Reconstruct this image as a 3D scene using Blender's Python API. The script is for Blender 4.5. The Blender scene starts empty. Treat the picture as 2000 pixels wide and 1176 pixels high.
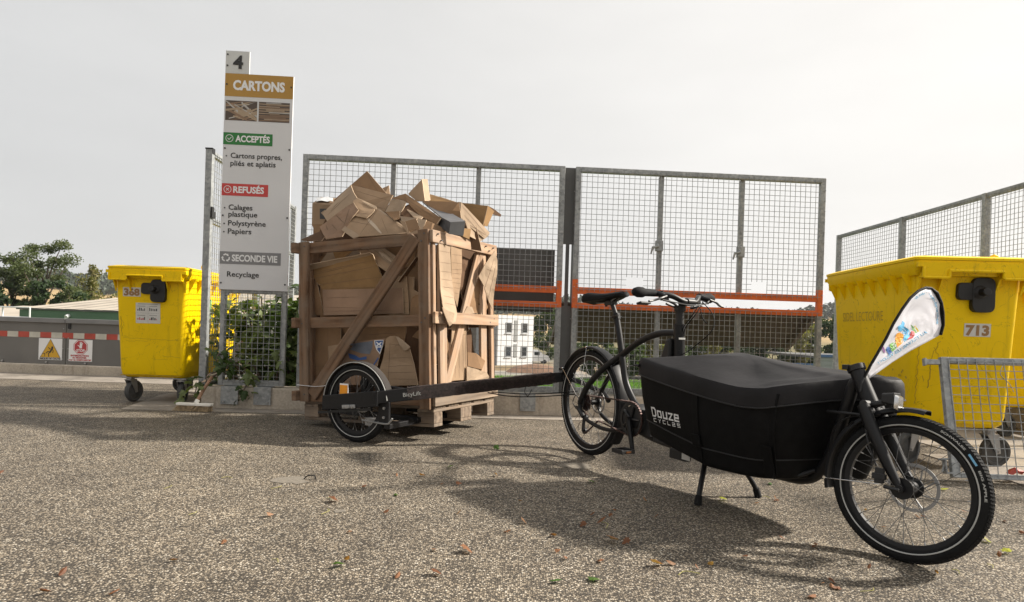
import bpy, bmesh, math, random
from mathutils import Vector as V, Matrix, noise
rad = math.radians
random.seed(7)
S = bpy.context.scene
C = S.collection

# ------------------------------------------------------------------ camera, world, sun
FPX, EYE, CX, CY, ROLL = 1250.0, 0.80, 1000.0, 640.0, rad(1.8)
cam = bpy.data.cameras.new('camera')
camo = bpy.data.objects.new('camera', cam); C.objects.link(camo)
camo.matrix_world = Matrix.Translation((0, 0, EYE)) @ Matrix.Rotation(rad(90), 4, 'X') @ Matrix.Rotation(ROLL, 4, 'Z')
cam.sensor_width = 36; cam.lens = 36 * FPX / 2000; cam.shift_y = 52 / 2000
cam.clip_start = 0.05; cam.clip_end = 6000
S.camera = camo

SUN_EL, SUN_AZ = rad(34.5), rad(8)       # azimuth counted from +x towards +y
sdir = V((math.cos(SUN_EL) * math.cos(SUN_AZ), math.cos(SUN_EL) * math.sin(SUN_AZ), math.sin(SUN_EL)))
sl = bpy.data.lights.new('sun', 'SUN'); sl.energy = 5.0; sl.angle = rad(2.8); sl.color = (1.0, 0.93, 0.83)
so = bpy.data.objects.new('sun', sl); C.objects.link(so)
so.rotation_euler = (-sdir).to_track_quat('-Z', 'Y').to_euler(); so.location = (20, 8, 20)

w = bpy.data.worlds.new('World'); S.world = w; w.use_nodes = True
nt = w.node_tree; nt.nodes.clear()
out = nt.nodes.new('ShaderNodeOutputWorld')
sky = nt.nodes.new('ShaderNodeTexSky'); sky.sky_type = 'NISHITA'; sky.sun_disc = False
sky.sun_elevation = SUN_EL; sky.sun_rotation = math.pi / 2 - SUN_AZ; sky.dust_density = 6; sky.air_density = 1.2
b1 = nt.nodes.new('ShaderNodeBackground'); b1.inputs[1].default_value = 0.05
nt.links.new(sky.outputs[0], b1.inputs[0])
# thin high cloud veil, brighter towards the sun's side of the sky
tc = nt.nodes.new('ShaderNodeTexCoord')
dt = nt.nodes.new('ShaderNodeVectorMath'); dt.operation = 'DOT_PRODUCT'; dt.inputs[1].default_value = sdir
nt.links.new(tc.outputs['Generated'], dt.inputs[0])
mr = nt.nodes.new('ShaderNodeMapRange'); mr.inputs['From Min'].default_value = -0.35; mr.inputs['From Max'].default_value = 0.95
nt.links.new(dt.outputs['Value'], mr.inputs['Value'])
cr = nt.nodes.new('ShaderNodeValToRGB')
cr.color_ramp.elements[0].position = 0.0; cr.color_ramp.elements[0].color = (0.40, 0.402, 0.402, 1)
cr.color_ramp.elements[1].position = 1.0; cr.color_ramp.elements[1].color = (0.66, 0.64, 0.61, 1)
e = cr.color_ramp.elements.new(0.42); e.color = (0.455, 0.451, 0.443, 1)
nt.links.new(mr.outputs[0], cr.inputs[0])
nz = nt.nodes.new('ShaderNodeTexNoise'); nz.inputs['Scale'].default_value = 2.2; nz.inputs['Detail'].default_value = 5
mp = nt.nodes.new('ShaderNodeMapping'); mp.inputs['Scale'].default_value = (1, 1, 3.5)
nt.links.new(tc.outputs['Generated'], mp.inputs[0]); nt.links.new(mp.outputs[0], nz.inputs[0])
m2 = nt.nodes.new('ShaderNodeMapRange'); m2.inputs['To Min'].default_value = 0.95; m2.inputs['To Max'].default_value = 1.05
m2.inputs['From Min'].default_value = 0.3; m2.inputs['From Max'].default_value = 0.7
nt.links.new(nz.outputs[0], m2.inputs[0])
vm = nt.nodes.new('ShaderNodeVectorMath'); vm.operation = 'SCALE'
nt.links.new(cr.outputs[0], vm.inputs[0]); nt.links.new(m2.outputs[0], vm.inputs['Scale'])
b2 = nt.nodes.new('ShaderNodeBackground'); b2.inputs[1].default_value = 1.0
nt.links.new(vm.outputs[0], b2.inputs[0])
mx = nt.nodes.new('ShaderNodeMixShader'); mx.inputs[0].default_value = 0.93
nt.links.new(b1.outputs[0], mx.inputs[1]); nt.links.new(b2.outputs[0], mx.inputs[2]); nt.links.new(mx.outputs[0], out.inputs[0])

S.render.engine = 'CYCLES'
S.view_settings.view_transform = 'Standard'; S.view_settings.look = 'None'
S.view_settings.exposure = 0.85; S.view_settings.gamma = 1.0
S.view_settings.use_curve_mapping = False
S.cycles.max_bounces = 6; S.cycles.transparent_max_bounces = 8

# ------------------------------------------------------------------ survey helpers (metres from the tripod)
_c, _s = math.cos(ROLL), math.sin(ROLL)
def uv(x, y):
    dx, dy = x - CX, y - CY
    return (dx * _c + dy * _s) / FPX, (-dx * _s + dy * _c) / FPX
def P(x, y, d):
    u, v = uv(x, y); return V((u * d, d, EYE - v * d))
def RP(x, y, o, n):            # where the sight line meets the plane (o, n)
    u, v = uv(x, y); d = V((u, 1, -v)); e0 = V((0, 0, EYE))
    t = (V(o) - e0).dot(n) / d.dot(n)
    return e0 + d * t

# ------------------------------------------------------------------ materials
MATS = {}
def nodes(name, rough=0.6, metal=0.0, spec=0.5):
    m = bpy.data.materials.new(name); m.use_nodes = True; t = m.node_tree
    b = t.nodes['Principled BSDF']
    b.inputs['Roughness'].default_value = rough; b.inputs['Metallic'].default_value = metal
    b.inputs['Specular IOR Level'].default_value = spec
    MATS[name] = m
    return m, t, b
def N(t, kind, **kw):
    n = t.nodes.new(kind)
    for k, v in kw.items():
        if k in n.inputs: n.inputs[k].default_value = v
        else: setattr(n, k, v)
    return n
def ramp(t, src, stops):
    r = t.nodes.new('ShaderNodeValToRGB'); els = r.color_ramp.elements
    els[0].position, els[0].color = stops[0][0], (*stops[0][1], 1)
    els[1].position, els[1].color = stops[-1][0], (*stops[-1][1], 1)
    for p, c in stops[1:-1]:
        e = els.new(p); e.color = (*c, 1)
    t.links.new(src, r.inputs[0]); return r.outputs[0]
def mixc(t, fac, a, b, mode='MIX'):
    m = t.nodes.new('ShaderNodeMix'); m.data_type = 'RGBA'; m.blend_type = mode
    for i, x in ((0, fac), (6, a), (7, b)):
        if hasattr(x, 'links'): t.links.new(x, m.inputs[i])
        elif isinstance(x, (int, float)): m.inputs[i].default_value = x
        else: m.inputs[i].default_value = (*x, 1)
    return m.outputs[2]
def coords(t, kind='Object', scale=(1, 1, 1), rnd=False):
    tcn = t.nodes.new('ShaderNodeTexCoord'); o = tcn.outputs[kind]
    if rnd:
        oi = t.nodes.new('ShaderNodeObjectInfo'); ad = t.nodes.new('ShaderNodeVectorMath'); ad.operation = 'ADD'
        sc = t.nodes.new('ShaderNodeMath'); sc.operation = 'MULTIPLY'; sc.inputs[1].default_value = 37
        t.links.new(oi.outputs['Random'], sc.inputs[0]); t.links.new(o, ad.inputs[0]); t.links.new(sc.outputs[0], ad.inputs[1])
        o = ad.outputs[0]
    m = t.nodes.new('ShaderNodeMapping'); m.inputs['Scale'].default_value = scale
    t.links.new(o, m.inputs[0]); return m.outputs[0]
def noise_(t, vec, scale, detail=4, rough=0.55):
    n = N(t, 'ShaderNodeTexNoise', Scale=scale, Detail=detail, Roughness=rough); t.links.new(vec, n.inputs['Vector']); return n.outputs[0]
def bump(t, b, h, strength, dist=0.01):
    bm = N(t, 'ShaderNodeBump', Strength=strength, Distance=dist); t.links.new(h, bm.inputs['Height']); t.links.new(bm.outputs[0], b.inputs['Normal'])
def simple(name, col, rough=0.6, metal=0.0, var=0.12, scale=12, bmp=0.0, spec=0.5, dirt=None):
    m, t, b = nodes(name, rough, metal, spec)
    v = coords(t, rnd=True)
    n1 = noise_(t, v, scale, 5)
    lo = tuple(max(0, c * (1 - var)) for c in col); hi = tuple(min(1, c * (1 + var)) for c in col)
    o = ramp(t, n1, [(0.3, lo), (0.7, hi)])
    if dirt:
        n2 = noise_(t, v, scale * 0.35, 8, 0.7)
        f = ramp(t, n2, [(0.52, (0, 0, 0)), (0.75, (1, 1, 1))])
        o = mixc(t, f, o, dirt)
    t.links.new(o, b.inputs['Base Color'])
    if bmp: bump(t, b, noise_(t, v, scale * 6, 4), bmp, 0.004)
    return m

def m_asphalt():
    m, t, b = nodes('asphalt_with_exposed_gravel', 0.75, 0, 0.3)
    v = coords(t)
    vo = N(t, 'ShaderNodeTexVoronoi', Scale=150.0); t.links.new(v, vo.inputs['Vector'])
    sep = t.nodes.new('ShaderNodeSeparateColor'); t.links.new(vo.outputs['Color'], sep.inputs[0])
    peb = ramp(t, sep.outputs[0], [(0.0, (0.022, 0.0195, 0.017)), (0.25, (0.068, 0.058, 0.046)), (0.5, (0.225, 0.185, 0.137)), (0.74, (0.37, 0.312, 0.236)), (0.93, (0.52, 0.46, 0.375)), (1.0, (0.68, 0.64, 0.56))])
    gap = ramp(t, vo.outputs['Distance'], [(0.38, (0, 0, 0)), (0.66, (0.95, 0.95, 0.95))])
    o = mixc(t, gap, peb, (0.022, 0.019, 0.017))
    fine = N(t, 'ShaderNodeTexVoronoi', Scale=330.0); t.links.new(v, fine.inputs['Vector'])
    sp2 = t.nodes.new('ShaderNodeSeparateColor'); t.links.new(fine.outputs['Color'], sp2.inputs[0])
    o = mixc(t, 0.15, o, ramp(t, sp2.outputs[1], [(0, (0.06, 0.052, 0.043)), (1, (0.40, 0.34, 0.26))]))
    big = noise_(t, v, 0.9, 6, 0.62)
    o = mixc(t, 1.0, o, ramp(t, big, [(0.3, (0.70, 0.68, 0.66)), (0.5, (0.95, 0.94, 0.92)), (0.72, (1.15, 1.12, 1.07))]), 'MULTIPLY')
    med = noise_(t, v, 5.5, 5, 0.6)
    o = mixc(t, 1.0, o, ramp(t, med, [(0.35, (0.80, 0.80, 0.80)), (0.65, (1.10, 1.09, 1.07))]), 'MULTIPLY')
    stn = noise_(t, coords(t, scale=(0.55, 1.3, 1)), 1.1, 7, 0.72)
    o = mixc(t, ramp(t, stn, [(0.57, (0, 0, 0)), (0.72, (0.32, 0.32, 0.32))]), o, (0.045, 0.038, 0.032))
    t.links.new(o, b.inputs['Base Color'])
    inv = N(t, 'ShaderNodeMath', operation='SUBTRACT'); inv.inputs[0].default_value = 1; t.links.new(vo.outputs['Distance'], inv.inputs[1])
    bump(t, b, inv.outputs[0], 0.55, 0.006)
def m_concrete(name='concrete', base=(0.34, 0.30, 0.25)):
    m, t, b = nodes(name, 0.85, 0, 0.3); v = coords(t)
    n1 = noise_(t, v, 3.0, 8, 0.65); n2 = noise_(t, v, 55, 4)
    k = lambda f: tuple(c * f for c in base)
    o = ramp(t, n1, [(0.28, k(0.5)), (0.5, base), (0.72, k(1.22))])
    o = mixc(t, 0.35, o, ramp(t, n2, [(0.35, k(0.6)), (0.65, k(1.3))]))
    st = noise_(t, coords(t, scale=(6, 6, 0.8)), 1.6, 5)
    o = mixc(t, ramp(t, st, [(0.58, (0, 0, 0)), (0.75, (0.6, 0.6, 0.6))]), o, (0.13, 0.095, 0.065))
    t.links.new(o, b.inputs['Base Color']); bump(t, b, n2, 0.3, 0.004)
def m_galv():
    m, t, b = nodes('galvanised_steel', 0.5, 0.35, 0.5); v = coords(t, rnd=True)
    vo = N(t, 'ShaderNodeTexVoronoi', Scale=45.0); t.links.new(v, vo.inputs['Vector'])
    sp = t.nodes.new('ShaderNodeSeparateColor'); t.links.new(vo.outputs['Color'], sp.inputs[0])
    o = ramp(t, sp.outputs[0], [(0, (0.25, 0.26, 0.265)), (1, (0.38, 0.39, 0.385))])
    o = mixc(t, 1, o, ramp(t, noise_(t, v, 7, 6, 0.7), [(0.3, (0.7, 0.7, 0.7)), (0.6, (1.05, 1.05, 1.05))]), 'MULTIPLY')
    t.links.new(o, b.inputs['Base Color'])
def m_wood(name, a, c, d, weather):
    m, t, b = nodes(name, 0.8, 0, 0.25); v = coords(t, scale=(1.2, 14, 14), rnd=True)
    n1 = noise_(t, v, 1.6, 7, 0.65)
    wv = N(t, 'ShaderNodeTexWave', Scale=0.42, Distortion=9.0, Detail=4.0); wv.bands_direction = 'Y'; wv.inputs['Detail Scale'].default_value = 1.2
    t.links.new(v, wv.inputs['Vector'])
    o = ramp(t, n1, [(0.3, a), (0.5, c), (0.68, d)])
    o = mixc(t, 0.3, o, ramp(t, wv.outputs[0], [(0.0, tuple(x * 0.45 for x in a)), (0.35, c), (1, d)]))
    k = coords(t, scale=(1, 3, 3), rnd=True)
    vo = N(t, 'ShaderNodeTexVoronoi', Scale=3.2); t.links.new(k, vo.inputs['Vector'])
    o = mixc(t, ramp(t, vo.outputs['Distance'], [(0.03, (1, 1, 1)), (0.085, (0, 0, 0))]), o, (0.05, 0.025, 0.012))
    o = mixc(t, ramp(t, noise_(t, coords(t, rnd=True), 5, 7, 0.7), [(0.40, (0, 0, 0)), (0.70, (0.8, 0.8, 0.8))]), o, weather)
    t.links.new(o, b.inputs['Base Color']); bump(t, b, n1, 0.45, 0.004)
def m_card(name, col, axis):
    m, t, b = nodes(name, 0.85, 0, 0.2); v = coords(t, rnd=True)
    wv = N(t, 'ShaderNodeTexWave', Scale=40.0, Distortion=0.5, Detail=1.0); wv.bands_direction = axis
    t.links.new(v, wv.inputs['Vector'])
    n1 = noise_(t, v, 4.5, 6, 0.6)
    k = lambda f: tuple(min(1, c * f) for c in col)
    o = ramp(t, n1, [(0.3, k(0.78)), (0.55, col), (0.75, k(1.15))])
    o = mixc(t, 0.05, o, ramp(t, wv.outputs[0], [(0, k(0.55)), (1, k(1.25))]))
    sm_ = noise_(t, v, 1.6, 2); o = mixc(t, 1, o, ramp(t, sm_, [(0.35, (0.88, 0.88, 0.88)), (0.65, (1.08, 1.07, 1.06))]), 'MULTIPLY')
    t.links.new(o, b.inputs['Base Color']); bump(t, b, n1, 0.25, 0.006)
def m_yellow():
    m, t, b = nodes('yellow_plastic', 0.5, 0, 0.18); v = coords(t)
    o = ramp(t, noise_(t, v, 2.2, 5), [(0.3, (0.76, 0.50, 0.0)), (0.7, (0.86, 0.58, 0.0))])
    st = noise_(t, coords(t, scale=(9, 9, 1.1)), 1.5, 8, 0.72)
    o = mixc(t, ramp(t, st, [(0.56, (0, 0, 0)), (0.8, (0.6, 0.6, 0.6))]), o, (0.20, 0.11, 0.01))
    sc = N(t, 'ShaderNodeTexNoise', Scale=2.3, Detail=6.0, Distortion=2.5); t.links.new(v, sc.inputs['Vector'])
    o = mixc(t, ramp(t, sc.outputs[0], [(0.497, (0, 0, 0)), (0.5, (0.5, 0.5, 0.5)), (0.503, (0, 0, 0))]), o, (0.08, 0.05, 0.01))
    t.links.new(o, b.inputs['Base Color'])
def m_leaf(name, cols, trans=0.15):
    m, t, b = nodes(name, 0.55, 0, 0.3)
    v = coords(t, rnd=True)
    vo = N(t, 'ShaderNodeTexVoronoi', Scale=2.5 if trans else 0.4); t.links.new(v, vo.inputs['Vector'])
    sp = t.nodes.new('ShaderNodeSeparateColor'); t.links.new(vo.outputs['Color'], sp.inputs[0])
    ad = N(t, 'ShaderNodeMath', operation='ADD'); oi = t.nodes.new('ShaderNodeObjectInfo')
    t.links.new(sp.outputs[0], ad.inputs[0]); t.links.new(oi.outputs['Random'], ad.inputs[1])
    fr = N(t, 'ShaderNodeMath', operation='FRACT'); t.links.new(ad.outputs[0], fr.inputs[0])
    o = ramp(t, fr.outputs[0], [(i / (len(cols) - 1), c) for i, c in enumerate(cols)])
    t.links.new(o, b.inputs['Base Color'])
    if trans:
        b.inputs['Subsurface Weight'].default_value = 0.0
        tr = t.nodes.new('ShaderNodeBsdfTranslucent'); t.links.new(mixc(t, 1, o, (1.6, 1.9, 0.7), 'MULTIPLY'), tr.inputs[0])
        ms = t.nodes.new('ShaderNodeMixShader'); ms.inputs[0].default_value = 0.3
        t.links.new(b.outputs[0], ms.inputs[1]); t.links.new(tr.outputs[0], ms.inputs[2])
        t.links.new(ms.outputs[0], t.nodes['Material Output'].inputs[0])
    return m

m_asphalt(); m_concrete('concrete', (0.44, 0.385, 0.315)); m_concrete('pale_concrete', (0.30, 0.265, 0.225)); m_galv(); m_yellow()
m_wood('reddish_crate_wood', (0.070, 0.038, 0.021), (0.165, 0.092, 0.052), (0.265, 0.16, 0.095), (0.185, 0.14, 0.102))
m_wood('sunlit_crate_wood', (0.24, 0.14, 0.085), (0.37, 0.235, 0.145), (0.52, 0.36, 0.24), (0.33, 0.265, 0.21))  # boards of the sun-facing end, sunlight put into the paler tone
m_wood('grey_pallet_wood', (0.09, 0.062, 0.043), (0.19, 0.14, 0.10), (0.34, 0.26, 0.19), (0.19, 0.16, 0.13))
m_card('cardboard_brown', (0.25, 0.153, 0.085), 'Z'); m_card('cardboard_tan', (0.33, 0.228, 0.145), 'Z')
m_card('cardboard_pinkish', (0.29, 0.19, 0.128), 'X'); m_card('cardboard_pale', (0.35, 0.26, 0.18), 'X')
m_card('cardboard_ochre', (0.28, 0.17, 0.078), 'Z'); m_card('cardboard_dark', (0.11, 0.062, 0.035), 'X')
simple('card_edge', (0.50, 0.37, 0.25), 0.9, 0, 0.2, 40); simple('worn_asphalt', (0.17, 0.148, 0.118), 0.9, 0, 0.25, 60, 0.4); simple('mud_grey', (0.05, 0.045, 0.042), 0.9, 0, 0.2, 8, spec=0.05); simple('crease', (0.15, 0.095, 0.058), 0.9); simple('packing_tape', (0.44, 0.34, 0.24), 0.35, 0, 0.1, 8); simple('black_card', (0.045, 0.045, 0.047), 0.5, 0, 0.3, 9)
simple('slate_card', (0.10, 0.10, 0.105), 0.5, 0, 0.25, 9)
simple('orange_paint', (0.66, 0.125, 0.018), 0.5, 0, 0.15, 14, dirt=(0.30, 0.10, 0.04))
simple('dark_grey_steel', (0.085, 0.084, 0.082), 0.6, 0, 0.12, 5, dirt=(0.12, 0.115, 0.105))
simple('brown_grey_steel', (0.11, 0.088, 0.072), 0.7, 0, 0.2, 3, dirt=(0.15, 0.12, 0.09))
simple('barrier_grey', (0.135, 0.13, 0.122), 0.6, 0, 0.1, 2, dirt=(0.17, 0.16, 0.145))
simple('cap_grey', (0.20, 0.20, 0.20), 0.5, 0.2, 0.1, 4)
simple('black_rubber', (0.010, 0.010, 0.0103), 0.8, 0, 0.3, 30, 0.2, spec=0.2)
simple('grey_rubber', (0.06, 0.06, 0.058), 0.8, 0, 0.25, 20, dirt=(0.11, 0.10, 0.09))
simple('black_paint', (0.008, 0.008, 0.009), 0.45, 0, 0.2, 10, spec=0.3)
simple('black_plastic', (0.008, 0.008, 0.0085), 0.55, 0, 0.25, 15)
simple('black_fabric', (0.006, 0.006, 0.0062), 0.65, 0, 0.25, 24, 0.35, spec=0.12)
simple('lid_fabric', (0.016, 0.015, 0.016), 0.6, 0, 0.3, 5, 0.35, spec=0.18, dirt=(0.028, 0.027, 0.027))
simple('net_fabric', (0.028, 0.017, 0.015), 0.8, 0, 0.7, 60, 0.8)
simple('chrome', (0.6, 0.6, 0.6), 0.2, 1.0, 0.05)
simple('dull_alloy', (0.33, 0.33, 0.33), 0.45, 0.7, 0.15)
simple('steel_spoke', (0.10, 0.10, 0.10), 0.35, 0.6, 0.1)
simple('reflective_grey', (0.42, 0.42, 0.40), 0.5, 0, 0.1)
simple('cassette', (0.07, 0.04, 0.035), 0.4, 0.6, 0.4, 60)
simple('sign_white', (0.62, 0.62, 0.63), 0.45, 0, 0.03, 2)
simple('sign_tab', (0.56, 0.57, 0.56), 0.45, 0, 0.04, 2)
simple('sign_gold', (0.40, 0.22, 0.035), 0.45, 0, 0.03, 2)
simple('sign_green', (0.018, 0.17, 0.03), 0.45, 0, 0.03, 2)
simple('sign_red', (0.50, 0.045, 0.04), 0.45, 0, 0.03, 2)
simple('sign_grey', (0.20, 0.20, 0.205), 0.45, 0, 0.03, 2)
simple('print_white', (0.75, 0.75, 0.75), 0.5, 0, 0.02, 2)
simple('print_black', (0.02, 0.02, 0.02), 0.5, 0, 0.02, 2)
simple('sticker_white', (0.56, 0.55, 0.52), 0.5, 0, 0.06, 20)
simple('sticker_brown', (0.28, 0.155, 0.06), 0.5, 0, 0.1, 20)
simple('print_yellow', (0.60, 0.34, 0.02), 0.5, 0, 0.04, 4)
simple('print_red', (0.42, 0.045, 0.05), 0.5, 0, 0.06, 6)
simple('print_blue', (0.03, 0.085, 0.26), 0.5, 0, 0.1, 8)
simple('print_greyblue', (0.14, 0.155, 0.19), 0.6, 0, 0.2, 8)
simple('faded_ink', (0.46, 0.29, 0.01), 0.6, 0, 0.2, 30)
simple('stripe_red', (0.40, 0.06, 0.04), 0.5, 0, 0.15, 8)
simple('stripe_white', (0.48, 0.46, 0.40), 0.5, 0, 0.15, 10)
m = simple('flag_white', (0.84, 0.84, 0.88), 0.7, 0, 0.03, 4); t = m.node_tree
tr = t.nodes.new('ShaderNodeBsdfTranslucent'); tr.inputs[0].default_value = (0.85, 0.85, 0.9, 1); ms = t.nodes.new('ShaderNodeMixShader'); ms.inputs[0].default_value = 0.35
t.links.new(t.nodes['Principled BSDF'].outputs[0], ms.inputs[1]); t.links.new(tr.outputs[0], ms.inputs[2]); t.links.new(ms.outputs[0], t.nodes['Material Output'].inputs[0])
simple('flag_cyan', (0.10, 0.42, 0.70), 0.7); simple('flag_orange', (0.75, 0.33, 0.02), 0.7)
simple('flag_purple', (0.30, 0.12, 0.32), 0.7); simple('flag_blue', (0.03, 0.12, 0.36), 0.7)
simple('flag_green', (0.22, 0.47, 0.13), 0.7); simple('flag_red', (0.62, 0.08, 0.08), 0.7)
simple('flag_yellow', (0.78, 0.60, 0.06), 0.7); simple('flag_text', (0.17, 0.40, 0.60), 0.7)
simple('orange_reflector', (0.75, 0.28, 0.01), 0.3); simple('amber_reflector', (0.12, 0.04, 0.006), 0.4)
simple('bristles', (0.40, 0.30, 0.18), 0.9, 0, 0.4, 40)
simple('broom_wood', (0.30, 0.17, 0.10), 0.7, 0, 0.3, 20); simple('broom_white', (0.78, 0.75, 0.68), 0.7, 0, 0.15, 10)
simple('clear_bag', (0.62, 0.62, 0.62), 0.25, 0, 0.1)
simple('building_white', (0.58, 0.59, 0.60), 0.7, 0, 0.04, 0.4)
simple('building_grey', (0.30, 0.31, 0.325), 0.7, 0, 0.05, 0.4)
simple('window_frame_grey', (0.25, 0.26, 0.27), 0.5)
simple('shutter_grey', (0.22, 0.225, 0.22), 0.6)
simple('van_paint', (0.62, 0.63, 0.65), 0.3, 0, 0.03)
simple('maroon_paint', (0.13, 0.045, 0.045), 0.6)
simple('blue_trim', (0.06, 0.12, 0.26), 0.5)
simple('green_cladding', (0.07, 0.135, 0.085), 0.6, 0, 0.12, 0.6)
simple('pale_roof', (0.38, 0.335, 0.275), 0.85, 0, 0.12, 1.2, dirt=(0.26, 0.22, 0.18))
simple('cladding_grey', (0.26, 0.27, 0.28), 0.6, 0, 0.08, 0.8)
simple('tree_bark', (0.12, 0.09, 0.065), 0.9, 0, 0.3, 6, 0.4)
simple('earth_tan', (0.30, 0.215, 0.12), 0.95, 0, 0.25, 0.5)
simple('red_earth', (0.17, 0.10, 0.065), 0.95, 0, 0.3, 1.5)
m, t, b = nodes('window_glass', 0.08, 0, 0.8); b.inputs['Base Color'].default_value = (0.03, 0.035, 0.04, 1)
m_leaf('fig_leaf', [(0.032, 0.055, 0.018), (0.062, 0.095, 0.032), (0.10, 0.135, 0.05), (0.16, 0.19, 0.085)])
m_leaf('dark_conifer', [(0.018, 0.034, 0.014), (0.03, 0.052, 0.02), (0.042, 0.065, 0.026)])
m_leaf('dusty_green', [(0.055, 0.072, 0.026), (0.075, 0.095, 0.036), (0.105, 0.115, 0.05)])
m_leaf('yellow_green', [(0.11, 0.11, 0.035), (0.155, 0.14, 0.05), (0.19, 0.165, 0.07)])
m_leaf('mid_green', [(0.035, 0.055, 0.018), (0.055, 0.08, 0.026), (0.08, 0.105, 0.035)])
m_leaf('far_woods', [(0.022, 0.035, 0.020), (0.035, 0.05, 0.028), (0.05, 0.062, 0.034)], 0)
m_leaf('dry_leaf_brown', [(0.14, 0.055, 0.026), (0.22, 0.095, 0.045), (0.30, 0.16, 0.085)])
m_leaf('leaf_green', [(0.05, 0.11, 0.02), (0.09, 0.16, 0.03)])
m_leaf('leaf_yellow', [(0.42, 0.38, 0.16), (0.36, 0.33, 0.14)])
m_leaf('grass_blades', [(0.06, 0.14, 0.015), (0.10, 0.20, 0.03), (0.13, 0.22, 0.05)])
# terrain colours come from a per-point attribute (fields, turf, earth)
m, t, b = nodes('terrain', 0.95, 0, 0.1)
at = N(t, 'ShaderNodeAttribute', attribute_name='field')
n1 = noise_(t, coords(t), 0.35, 8, 0.7)
t.links.new(mixc(t, 1, at.outputs['Color'], ramp(t, n1, [(0.3, (0.75, 0.75, 0.75)), (0.7, (1.2, 1.2, 1.2))]), 'MULTIPLY'), b.inputs['Base Color'])

# ------------------------------------------------------------------ mesh helpers
class MB:
    def __init__(s): s.v = []; s.f = []; s.mi = []
    def add(s, vs, fs, mi=0):
        o = len(s.v); s.v += [V(p) for p in vs]; s.f += [[i + o for i in f] for f in fs]; s.mi += [mi] * len(fs); return s
    def box(s, a, b_, M=None, mi=0):
        x0, y0, z0 = a; x1, y1, z1 = b_
        vs = [V(p) for p in ((x0, y0, z0), (x1, y0, z0), (x1, y1, z0), (x0, y1, z0), (x0, y0, z1), (x1, y0, z1), (x1, y1, z1), (x0, y1, z1))]
        if M: vs = [M @ p for p in vs]
        return s.add(vs, [(0, 3, 2, 1), (4, 5, 6, 7), (0, 1, 5, 4), (1, 2, 6, 5), (2, 3, 7, 6), (3, 0, 4, 7)], mi)
    def tube(s, pts, r, n=8, closed=False, caps=True, mi=0, flat=None):
        pts = [V(p) for p in pts]; k = len(pts)
        if not hasattr(r, '__len__'): r = [r] * k
        o = len(s.v); prev = None
        for i, p in enumerate(pts):
            a = pts[(i - 1) % k] if (closed or i > 0) else p
            b_ = pts[(i + 1) % k] if (closed or i < k - 1) else p
            t_ = (b_ - a).normalized() if (b_ - a).length > 1e-9 else V((0, 0, 1))
            if prev is None:
                h = V((0, 1, 0)) if abs(t_.y) < 0.9 else V((1, 0, 0))
                x = t_.cross(h).normalized()
            else: x = (prev - t_ * prev.dot(t_)).normalized()
            prev = x; y = t_.cross(x)
            for j in range(n):
                an = 2 * math.pi * (j + 0.5) / n
                s.v.append(p + (x * math.cos(an) * (flat or 1) + y * math.sin(an)) * r[i])
        m_ = k if closed else k - 1
        for i in range(m_):
            for j in range(n):
                q = (i + 1) % k
                s.f.append([o + i * n + j, o + i * n + (j + 1) % n, o + q * n + (j + 1) % n, o + q * n + j]); s.mi.append(mi)
        if caps and not closed:
            s.f.append([o + j for j in range(n)][::-1]); s.f.append([o + (k - 1) * n + j for j in range(n)]); s.mi += [mi, mi]
        return s
    def cyl(s, a, b_, r, n=16, mi=0): return s.tube([a, b_], r, n, mi=mi)
    def lathe(s, prof, c=(0, 0, 0), axis='Y', n=40, mi=0):      # prof: (along axis, radius), closed loop if first==last
        o = len(s.v); k = len(prof)
        for i in range(n):
            an = 2 * math.pi * i / n; ca, sa = math.cos(an), math.sin(an)
            for (h, r_) in prof:
                q = (r_ * ca, h, r_ * sa) if axis == 'Y' else (r_ * ca, r_ * sa, h)
                s.v.append(V(q) + V(c))
        for i in range(n):
            for j in range(k - 1):
                a = o + i * k + j; b_ = o + ((i + 1) % n) * k + j
                s.f.append([a, a + 1, b_ + 1, b_] if axis == 'Y' else [a, b_, b_ + 1, a + 1]); s.mi.append(mi)
        return s
    def sheet(s, pts, n=None, th=0.006, mi=0, faces=None, edge=None):      # slab from 3D outline (or several faces)
        pts = [V(p) for p in pts]; faces = faces or [list(range(len(pts)))]
        if n is None:
            n = V((0, 0, 0))
            for f in faces:
                for i in range(1, len(f) - 1): n += (pts[f[i]] - pts[f[0]]).cross(pts[f[i + 1]] - pts[f[0]])
            n.normalize()
        k = len(pts); d = V(n) * th
        vs = pts + [p - d for p in pts]; fs = []
        ec = {}; ne = 0
        for f in faces:
            fs.append(list(f)); fs.append([i + k for i in f][::-1])
            for i in range(len(f)):
                a, b_ = f[i], f[(i + 1) % len(f)]; ec.setdefault(frozenset((a, b_)), []).append((a, b_))
        for q, l in ec.items():
            if len(l) == 1:
                a, b_ = l[0]; fs.append([b_, a, a + k, b_ + k]); ne += 1
        s.add(vs, fs, mi)
        if edge is not None: s.mi[-ne:] = [edge] * ne
        return s
    def loft(s, rings, closed=True, mi=0, cap0=False, cap1=False):
        o = len(s.v); n = len(rings[0])
        for r_ in rings: s.v += [V(p) for p in r_]
        for i in range(len(rings) - 1):
            for j in range(n if closed else n - 1):
                q = (j + 1) % n
                s.f.append([o + i * n + j, o + i * n + q, o + (i + 1) * n + q, o + (i + 1) * n + j]); s.mi.append(mi)
        if cap0: s.f.append([o + j for j in range(n)][::-1]); s.mi.append(mi)
        if cap1: s.f.append([o + (len(rings) - 1) * n + j for j in range(n)]); s.mi.append(mi)
        return s
    def xf(s, M): s.v = [M @ p for p in s.v]; return s

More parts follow.
